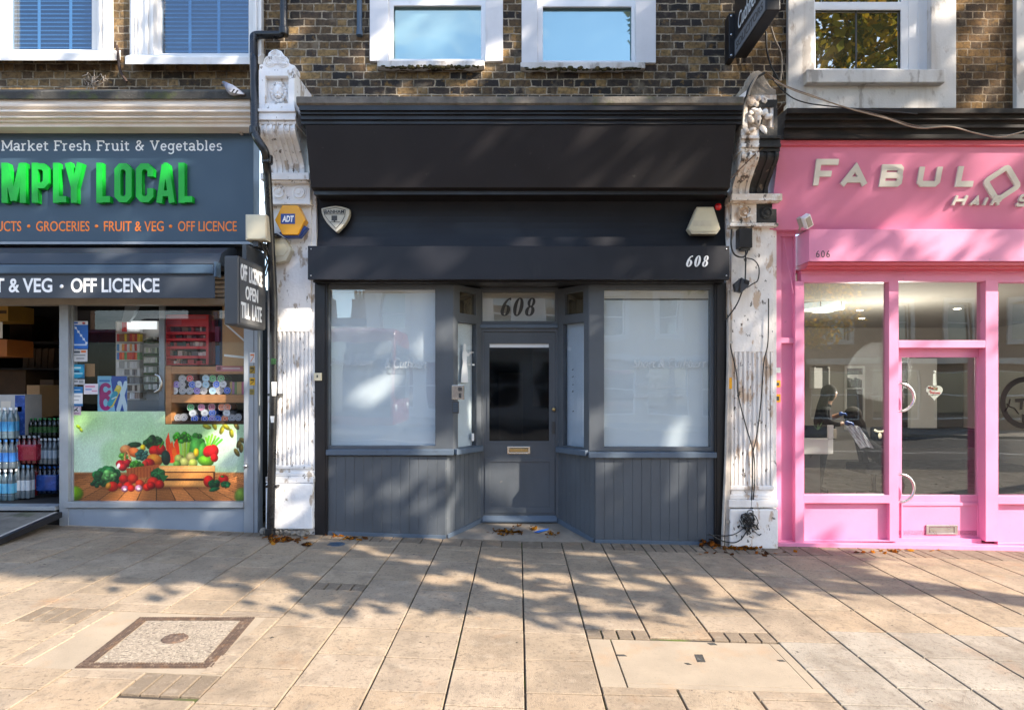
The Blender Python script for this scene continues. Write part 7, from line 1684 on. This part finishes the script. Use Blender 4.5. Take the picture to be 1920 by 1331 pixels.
for i in range(9): a = R(90 + 22 * i); mb.tube([pp(1551 + 4 * math.cos(a), 737, .09 * math.sin(a)), pp(1543 + 4 * math.cos(a), 762, .10 * math.sin(a)), pp(1536 + 4 * math.cos(a), 790, .10 * math.sin(a)), pp(1532 + 3 * math.cos(a), 812, .08 * math.sin(a))], [.05, .055, .05, .012], 8)
for k in range(len(mb.v)):
    if mb.v[k].x > X(1560, Yh) and mb.v[k].z < Z(735, Yh): mb.v[k].x = X(1556, Yh)
mb.build('hair', 'hair', per, weld=False)
mb = MB(); mb.ell(pp(1565.2, 741.5, 0), (.014, .014, .02), 8, 6); mb.build('nose', 'skin', per)
mb = MB()
for s_ in (-1, 1): mb.ell(pp(1563, 738.5, .035 * s_), (.012, .014, .008), 8, 5)
mb.build('eye', 'hair', per); mb = MB(); mb.ell(pp(1563.2, 746.5, 0), (.014, .028, .007), 8, 5); mb.build('mouth', 'pinkred', per)
def glove(c, tdir, nm='glove'):
    mb = MB(); c = Vector(c); mb.ell(c, (.034, .024, .03), 12, 8)
    for i in range(4): p = c + Vector((.03, -.03 + .02 * i, .01)); L_ = [.06, .07, .066, .05][i]; mb.tube([p, p + Vector((L_ * .6, 0, -.015)), p + Vector((L_ * .8, 0, -.05))], [.012, .011, .008], 7)
    mb.tube([c + Vector((0, -.03, .01)), c + Vector((.035, -.055, .0)), c + Vector((.055, -.05, -.02))], [.013, .012, .009], 7); mb.build(nm, 'glove', per, weld=False)
glove(pp(1577, 776, .05), 0); glove(pp(1588, 793, -.16), 0)
mb = MB(); mb.ppoly([(1556, 768), (1559, 768), (1562, 800), (1557, 800)], Yh - .2, .01); mb.build('scarf_strap', 'conduit', per)
# client reclining at the basin, seen from behind her shoulder
Yh = 2.35
J = [(pp(1628, 850), .15, .12), (pp(1616, 825), .14, .11), (pp(1606, 806), .15, .11), (pp(1602, 795), .055), (pp(1600, 785), .08, .085), (pp(1599, 775), .085, .09), (pp(1598, 770), .05), (pp(1612, 812, -.17), .055), (pp(1628, 832, -.2), .045), (pp(1644, 840, -.18), .035), (pp(1612, 812, .17), .055), (pp(1628, 832, .2), .045), (pp(1645, 838, .16), .035), (pp(1652, 856, -.1), .09), (pp(1656, 885, -.1), .055), (pp(1652, 856, .1), .09), (pp(1656, 885, .1), .055)]
E = [(0, 1), (1, 2), (2, 3), (3, 4), (4, 5), (5, 6), (2, 7), (7, 8), (8, 9), (2, 10), (10, 11), (11, 12), (0, 13), (13, 14), (0, 15), (15, 16)]
cm = skinfig('person', '', J, E, None); paint_person(cm, lambda c: c.z > Z(797, Yh), lambda c: False, None)
cli = tag(cm.build('person', ['clothblack', 'skin'], None, weld=False), 'seated salon client with dark brown hair and a pale lace cape over the shoulder', 'person')
mb = MB(); mb.ell(pp(1599, 779), (.115, .12, .13), 16, 10)
for i in range(8): a = R(45 * i); mb.tube([pp(1602 + 5 * math.cos(a), 780, .07 * math.sin(a)), pp(1612 + 5 * math.cos(a), 795, .09 * math.sin(a)), pp(1620 + 4 * math.cos(a), 812, .1 * math.sin(a))], [.05, .045, .01], 8)
mb.build('hair', 'hair', cli, weld=False)
mb = MB(); r_ = random.Random(51)
n = 9
rows_ = [[pp(1586 + i * 3.2 + j * 3.4, 796 + j * 5.2 + abs(i - 4) * .8, -.24 + .01 * math.sin(i * 2.1 + j)) for i in range(n)] for j in range(9)]
for j in range(8):
    for i in range(n - 1): mb.ext([rows_[j][i], rows_[j][i + 1], rows_[j + 1][i + 1], rows_[j + 1][i]], (0, .008, 0))
mb.build('lace_cape', 'lace', cli)
t = thing('salon_chair', 'dark upholstered salon chair carrying the client', 'chair', (X(1630, Yh), Yh, zfl))
mb = MB(); mb.box(X(1606, Yh), X(1668, Yh), Yh - .24, Yh + .3, Z(885, Yh) , Z(870, Yh)); mb.build('seat', 'clothblack', t, bevel=.02)
mb = MB(); mb.ext([pp(1604, 806, .14), pp(1612, 804, .14), pp(1632, 870, .14), pp(1620, 874, .14)], (0, .12, 0)); mb.build('backrest', 'clothblack', t, bevel=.02)
mb = MB(); mb.tube([pp(1638, 885), (X(1638, Yh), Yh, zfl)], .03, 10); mb.lathe([(.22, 0), (.22, .02), (.05, .04)], (X(1638, Yh), Yh, zfl), (0, 0, 1), 18); mb.build('base', 'clothblack', t)
t = thing('salon_chair', 'ornate carved dark chair right of the client by the window post', 'chair', at(1655, 836, 2.9))
mb = MB(); mb.pbox(1636, 800, 1664, 836, 2.9, .08); mb.build('backrest', 'clothblack', t, bevel=.03)
mb = MB(); c = at(1650, 812, 2.88)
for k in range(7): a = R(30 * k); mb.ell(c + Vector((math.cos(a) * .07, 0, .04 - math.sin(a) * .02)), (.022, .012, .02), 8, 5)
mb.ell(c + Vector((0, 0, -.04)), (.03, .012, .05), 8, 6); mb.build('carving', 'creamdirty', t, weld=False)
mb = MB(); mb.pbox(1634, 837, 1666, 850, 2.75, .4)
for a in (1637, 1662): mb.box(X(a, 2.9), X(a + 3, 2.9), 2.9, 2.94, zfl, Z(850, 2.9))
mb.build('seat', 'clothblack', t)
# ================================================================== TREES (by the kerb and over the road)
def tree(label, cat_group, base, trunk_pts, trunk_r, leaf_pts, tones, size, limbs, seed):
    r_ = random.Random(seed); t = thing('street_tree', label, 'tree', base, cat_group)
    mb = MB(); mb.tube(trunk_pts, trunk_r, 12)
    for (a, b, ra) in limbs:
        a, b = Vector(a), Vector(b); m_ = a.lerp(b, .5) + Vector((r_.uniform(-.3, .3), r_.uniform(-.2, .2), r_.uniform(.0, .4)))
        mb.tube([a, m_, b], [ra, ra * .65, ra * .25], 8)
    mb.build('trunk', 'bark', t, weld=False)
    mb = MB()
    for p in leaf_pts:
        n = Vector((r_.gauss(0, 1), r_.gauss(0, 1), r_.gauss(0, 1) + .4)).normalized(); u = n.orthogonal().normalized(); a = r_.uniform(0, 6.28)
        u = (u * math.cos(a) + n.cross(u) * math.sin(a)); v = n.cross(u); s_ = size * r_.uniform(.6, 1.25)
        c = r_.choice(tones); q = r_.uniform(.75, 1.25)
        mb.add([p - u * s_ * .5, p + v * s_ * .34 - u * s_ * .1, p + u * s_ * .55, p - v * s_ * .34 - u * s_ * .1], [(0, 1, 2, 3)], tuple(k * q for k in c))
    mb.build('crown', 'leafthin', t, weld=False, nrm=False)
    return t
lm = bpy.data.materials.new('leafthin'); lm.use_nodes = True; MATS['leafthin'] = lm
q_ = NG(lm); n, l = q_.n, q_.l
for x in list(n):
    if x.type == 'BSDF_PRINCIPLED': n.remove(x)
vc = n.new('ShaderNodeVertexColor'); vc.layer_name = 'Col'; df_ = n.new('ShaderNodeBsdfDiffuse'); tr = n.new('ShaderNodeBsdfTranslucent'); ms = n.new('ShaderNodeMixShader'); ms.inputs[0].default_value = .5
l.new(vc.outputs[0], df_.inputs[0]); l.new(vc.outputs[0], tr.inputs[0]); l.new(df_.outputs[0], ms.inputs[1]); l.new(tr.outputs[0], ms.inputs[2])
l.new(ms.outputs[0], [x for x in n if x.type == 'OUTPUT_MATERIAL'][0].inputs[0])
# crown of the near tree: boughs placed over the stretch of street they shade
YT = -5.0
r_ = random.Random(17); leaves = []; boughs = []
def interp(x, pts):
    for (a, b), (c, d) in zip(pts, pts[1:]):
        if a <= x <= c: return b + (d - b) * (x - a) / (c - a)
    return pts[0][1] if x < pts[0][0] else pts[-1][1]
def bough(p, sp, n): boughs.append((p + SUN * ((p.y - YT) / -SUN.y), sp, n))
gl_ = [(-6, -1.1), (-4.5, -1.35), (-3.6, -1.6), (-1.7, -2.3), (0, -2.5), (.82, -2.2), (1.67, -1.75), (2.4, -1.2), (2.9, -.7), (3.4, -.1)]
for i in range(560):
    x = r_.uniform(-6, 2.95); e = interp(x, gl_); u = r_.random() ** .85; y = e + .22 + (-.0 - e - .2) * u
    if y > .1: continue
    edge = (y - e) < .6
    bough(Vector((x, y, gz(x))), r_.uniform(.10, .2) if edge else r_.uniform(.16, .36), r_.randint(9, 15) if edge else r_.randint(11, 20))
lit = lambda x: 2.35 + .25 * math.sin(x * 5) if x > 2.65 else (.0 if x < 2.5 else .4)
for i in range(1500):
    x, z = r_.uniform(-6.2, 6.2), r_.uniform(0, 7.0)
    if z < lit(x) + .15: continue
    if x < -3.7 and z > 4.55 - (x + 5.2) * .12: continue
    if z < lit(x) + 1.1 and r_.random() < .35: continue
    bough(Vector((x, 0, z)), r_.uniform(.13, .34), r_.randint(9, 20))
for (c, sp, n_) in boughs:
    k = max(-1.1, min(1.1, r_.gauss(0, 1.0))) / SUN.y
    c = c + SUN * k * .6
    for i in range(n_):
        p = c + Vector((r_.gauss(0, sp), r_.gauss(0, sp * .45), r_.gauss(0, sp * .75)))
        if p.z < 3.0 or p.y > -4.0: continue
        dm = 6.9 - p.y; mx_, my_ = CX + p.x * F / dm, CY - (p.z - CH) * F / dm
        if 700 < mx_ < 1168 + 20 * r_.random() and -140 < my_ < 130: continue
        if p.y > CAMY + .1 and abs(p.x) < .9 * (p.y - CAMY) and p.z < CH + .7 * (p.y - CAMY): continue      # keep clear of the open pavement
        leaves.append(p)
gaps = []                                        # chinks where the sun comes through
for i in range(105):
    x, z = r_.uniform(-5.4, 5.5), r_.uniform(.15, 6.0)
    for k in range(r_.choice((1, 1, 2, 3))): gaps.append((Vector((x + r_.uniform(-.25, .25), -.1, z + r_.uniform(-.18, .18))), r_.uniform(.05, .10)))
for i in range(36):
    x = r_.uniform(-4.5, 2.8); y = r_.uniform(interp(x, gl_), -.15)
    for k in range(r_.choice((1, 2, 2, 3))): gaps.append((Vector((x + r_.uniform(-.3, .3), y + r_.uniform(-.12, .12), gz(x))), r_.uniform(.045, .09)))
ga = np.array([tuple(g) for g, r in gaps]); gr = np.array([r for g, r in gaps]); la = np.array([tuple(p) for p in leaves]); sv = np.array(tuple(SUN))
keep = np.ones(len(la), bool)
for g, r in zip(ga, gr):
    d = la - g; d = d - np.outer(d @ sv, sv); keep &= (np.einsum('ij,ij->i', d, d) > (r + .045) ** 2)
leaves = [p for p, k in zip(leaves, keep) if k]
for i in range(260):                             # the back of the crown, over the carriageway
    a = Vector((r_.gauss(0, 1), r_.gauss(0, 1), r_.gauss(0, 1))).normalized() * r_.random() ** .4
    c = Vector((7.9 + 2.2 * a.x, -8.4 + 1.1 * a.y, 9.6 + 1.9 * a.z))
    for k in range(15):
        p = c + Vector((r_.gauss(0, .26), r_.gauss(0, .2), r_.gauss(0, .2))); gp = p - SUN * (p.z / SUN.z)
        if gp.y < -1.5 and p.y - SUN.y * (p.z / SUN.z) < -1.5: continue
        leaves.append(p)
limbs = []
tb = Vector((10.5, -5.5, 5.2))
for i in range(16):
    b = r_.choice(boughs)[0]; limbs.append((tb + Vector((0, 0, r_.uniform(-.6, 1.6))), Vector(b), .08))
tree('broad plane tree at the kerb to the right, shading the shopfronts', 'street trees', (10.9, -5.5, gz(10.9)), [(10.9, -5.5, gz(10.9) - .05), (10.92, -5.5, 1.2), (10.8, -5.5, 3), (10.5, -5.5, 5.2), (10.2, -5.3, 7.5), (10.0, -5.1, 10)], [.26, .20, .18, .17, .12, .05], leaves, [(.13, .14, .02), (.20, .17, .02), (.30, .22, .02), (.08, .10, .018), (.38, .24, .02)], .20, limbs, 5)
# far tree with orange leaves
leaves = []; r_ = random.Random(23)
for i in range(230):
    a = Vector((r_.gauss(0, 1), r_.gauss(0, .8), r_.gauss(0, 1))).normalized() * r_.uniform(.3, 1) ** .5
    c = Vector((11.6, -19.2, 4.9)) + Vector((a.x * 2.3, a.y * 1.8, a.z * 1.9))
    for k in range(14): leaves.append(c + Vector((r_.gauss(0, .22), r_.gauss(0, .22), r_.gauss(0, .16))))
tree('autumn tree with orange leaves on the pavement across the road', 'street trees', (11.6, -19.2, gz(11.6)), [(11.6, -19.2, -.3), (11.6, -19.2, 3), (11.6, -19.2, 5), (11.6, -19.2, 6.2)], [.14, .11, .08, .03], leaves, [(.85, .42, .03), (.9, .55, .05), (.6, .38, .04), (.4, .32, .05)], .17, [((11.6, -19.2, 3.3), (10, -19, 4.8), .05), ((11.6, -19.2, 3.5), (13, -19.4, 5.2), .05), ((11.6, -19.2, 4.2), (11.9, -18.4, 6.2), .04)], 6)
# ================================================================== THE OTHER SIDE OF THE ROAD (seen in the glass)
def house(label, x0, x1, h, wall, nwin, storeys, chim, ridge=2.2):
    YH = -22.0; g0 = gz((x0 + x1) / 2) - .1
    t = thing('terraced_house', label, 'house', ((x0 + x1) / 2, YH, g0), 'houses across the road')
    hs = []; w_ = (x1 - x0) / nwin
    for s_ in range(storeys):
        for i in range(nwin):
            c = x0 + w_ * (i + .5); zz = g0 + 4.0 + s_ * 2.9; hs.append((c - .5, c + .5, zz, zz + 1.75))
    hs2 = [(x0 + w_ * i + .3, x0 + w_ * (i + 1) - .3, g0 + .5, g0 + 2.7) for i in range(nwin)]
    mb = MB(); mb.holes(x0, x1, g0, g0 + h, hs + hs2, YH - .3, YH); mb.build('wall', wall, t)
    mb = MB(); mb.box(x0, x1, YH + .001, YH + .25, g0 + 3.0, g0 + 3.25); mb.box(x0, x1, YH + .001, YH + .2, g0 + h - .3, g0 + h)
    for a, b, c, d in hs: mb.holes(a - .2, b + .2, c - .16, d + .22, [(a, b, c, d)], YH + .002, YH + .1)
    mb.build('moulding', 'stuccofar2', t, weld=False)
    for i, (a, b, c, d) in enumerate(hs + hs2):
        mb = MB(); mb.holes(a, b, c, d, [(a + .07, b - .07, c + .07, (c + d) / 2 - .03), (a + .07, b - .07, (c + d) / 2 + .03, d - .07)], YH - .16, YH - .1); wf = mb.build('window', 'woodwhite', t)
        mb = MB(); mb.box(a, b, YH - .15, YH - .13, c, d); mb.build('pane', 'glassfar', wf)
    mb = MB(); mb.prism_x([(YH, g0 + h), (YH - 4, g0 + h + ridge), (YH - 8, g0 + h)], x0, x1); rf = mb.build('roof', 'slateroof', t)
    for cx in chim:
        mb = MB(); mb.box(cx - .6, cx + .6, YH - 4.4, YH - 3.6, g0 + h + ridge - .6, g0 + h + ridge + 1.0)
        for k in range(5): mb.lathe([(.11, 0), (.09, .5)], (cx - .44 + .22 * k, YH - 4, g0 + h + ridge + 1.0), (0, 0, 1), 8)
        mb.build('chimney', 'brickfar', rf, weld=False)
    return t
house('low brick house with a row of chimney pots across the road', -19.0, -6.9, 3.2, 'brickfar', 5, 0, (-16, -13, -10, -7.8), 1.4)
house('tall cream stuccoed house across the road, facing the vacant shop', -6.8, 2.9, 9.2, 'stuccofar2', 4, 2, (-4, 1), 1.6)
house('tall tan stuccoed house across the road, facing the pink salon', 3.0, 12.8, 9.4, 'stuccofar', 4, 2, (6, 11), 1.6)
house('plain brick house across the road at the far right', 12.9, 24, 8.6, 'brickfar', 4, 2, (15, 21), 1.8)
house('brown brick terrace house across the road at the far left', -31, -19.1, 8.2, 'brickfar', 4, 2, (-27, -22), 1.8)
# bus on the near lane
t = thing('bus', 'red single deck bus with dark windows passing on the road', 'bus', (-8.6, -11.9, gz(-8) - .12))
x0, x1, y0, y1 = -14.2, -3.35, -13.1, -10.6; zb = gz(-8) - .12 + .32
pr = [(y0, zb), (y1, zb), (y1, zb + 2.2), (y1 - .06, zb + 2.5), (y1 - .3, zb + 2.62), (y0 + .3, zb + 2.62), (y0 + .06, zb + 2.5), (y0, zb + 2.2)]
mb = MB(); mb.prism_x(pr, x0, x1); bb = mb.build('body', 'busred', t, bevel=.12, seg=4)
for k in range(6):
    a = x0 + .5 + k * 1.72; mb = MB(); mb.box(a, a + 1.66, y1 + .001, y1 + .012, zb + .25, zb + 2.25); mb.build('window', 'glassfar', t)
mb = MB(); mb.box(x1 - .02, x1 + .012, y0 + .2, y1 - .2, zb + .7, zb + 2.2); mb.build('windscreen', 'glassfar', t)
for cx in (x0 + 2.4, x1 - 2.6):
    for yy in (y1 - .02, y0 + .28):
        mb = MB(); c = Vector((cx, yy, zb + .15)); mb.lathe([(.2, .02), (.42, .02), (.46, -.02), (.46, -.24), (.2, -.24)], c, (0, 1, 0), 22); wh = mb.build('wheel', 'tyre', t)
        mb = MB(); mb.lathe([(0, .0), (.2, .01), (.2, -.03)], c, (0, 1, 0), 16); mb.build('rim', 'alu', wh)
for yy in (y0 + .35, y1 - .35): mb = MB(); mb.lathe([(0, .02), (.10, .015), (.12, -.02)], (x1 + .0, yy, zb + .45), (1, 0, 0), 14); mb.build('headlight', 'salonwhite', t)

# ================================================================== LEAF LITTER
r_ = random.Random(77)
def litter(name, label, spots, n, size=.05):
    mb = MB()
    for i in range(n):
        cx, cy, sx, sy, hgt = r_.choice(spots); p = G(r_.gauss(cx, sx), max(cy - 12, r_.gauss(cy, sy))); p.z += .012 + r_.uniform(0, hgt)
        nn = Vector((r_.gauss(0, .5), r_.gauss(0, .5), 1)).normalized(); u = nn.orthogonal().normalized(); a = r_.uniform(0, 6.28); u = u * math.cos(a) + nn.cross(u) * math.sin(a); v = nn.cross(u); s_ = size * r_.uniform(.5, 1.2)
        c = r_.choice([(.42, .15, .015), (.30, .09, .015), (.12, .05, .02), (.07, .035, .02), (.5, .22, .03), (.18, .08, .025)])
        mb.add([p - u * s_ * .5, p + v * s_ * .3 - u * s_ * .15 + nn * .006, p + v * s_ * .25 + u * s_ * .2, p + u * s_ * .55 + nn * .01, p - v * s_ * .25 + u * s_ * .2, p - v * s_ * .3 - u * s_ * .15 + nn * .006], [(0, 1, 2, 3, 4, 5)], c)
    return tag(mb.build(name, 'leafthin', None, weld=False, nrm=False), label, 'fallen leaves', None, 'stuff')
litter('fallen_leaves', 'brown and orange leaves drifted against the black frame and conduits', [(1328, 1022, 10, 3, .05), (1345, 1024, 10, 3, .04), (1382, 1030, 18, 1.5, .015), (1402, 1030, 10, 1.5, .01)], 190, .07)
litter('fallen_leaves', 'orange leaves and grit round the foot of the downpipe', [(525, 1014, 12, 2.5, .03), (555, 1016, 14, 2, .02), (575, 1024, 6, 2, .01), (512, 1018, 8, 2, .02)], 95, .065)
litter('fallen_leaves', 'scattered single leaves along the shopfronts', [(625, 1009, 8, 1.5, .01), (660, 1012, 16, 2, .01), (1200, 1019, 40, 1.5, .01), (1640, 1038, 20, 2, .01), (1690, 1036, 30, 3, .01), (1410, 1040, 60, 3, .01)], 60, .065)
def porch_litter():
    mb = MB()
    for (cx, cy, sx, sy, n) in ((948, 996, 13, 3, 75), (968, 997, 8, 2, 30), (998, 990, 5, 2, 16), (1034, 1000, 6, 2.4, 22), (970, 986, 6, 1, 6)):
        for i in range(n):
            px, py = r_.gauss(cx, sx), r_.gauss(cy, sy); u0 = max(0, min(1, (1012 - py) / 35)); Yq2 = YF + (YD - YF) * u0 - .02; p = Vector((X(px, Yq2), Yq2, gz(0) + .014 + (zfd - .002) * max(0, (Yq2 - YF) / (YD - YF)) + r_.uniform(0, .02)))
            nn = Vector((r_.gauss(0, .5), r_.gauss(0, .5), 1)).normalized(); u = nn.orthogonal().normalized(); v = nn.cross(u); s_ = .045 * r_.uniform(.5, 1.2)
            mb.add([p - u * s_ * .5, p + v * s_ * .35, p + u * s_ * .55, p - v * s_ * .35], [(0, 1, 2, 3)], r_.choice([(.3, .12, .015), (.14, .06, .02), (.08, .04, .02), (.42, .18, .02), (.2, .09, .025)]))
    return tag(mb.build('fallen_leaves', 'leafthin', None, weld=False, nrm=False), 'brown leaves gathered in the doorway of the vacant shop', 'fallen leaves', None, 'stuff')
porch_litter()
mb = MB(); Yq2 = .16; zq = .055
mb.ext([(X(1001, Yq2), Yq2, zq + .012), (X(1012, Yq2), Yq2 + .05, zq + .02), (X(1030, Yq2), Yq2 + .09, zq + .03), (X(1028, Yq2), Yq2 + .04, zq + .024), (X(1010, Yq2), Yq2 - .02, zq + .012)], (0, 0, .003)); tag(mb.build('plastic_scrap', 'bluesticker', None), 'scrap of bright blue plastic lying by the door', 'litter')
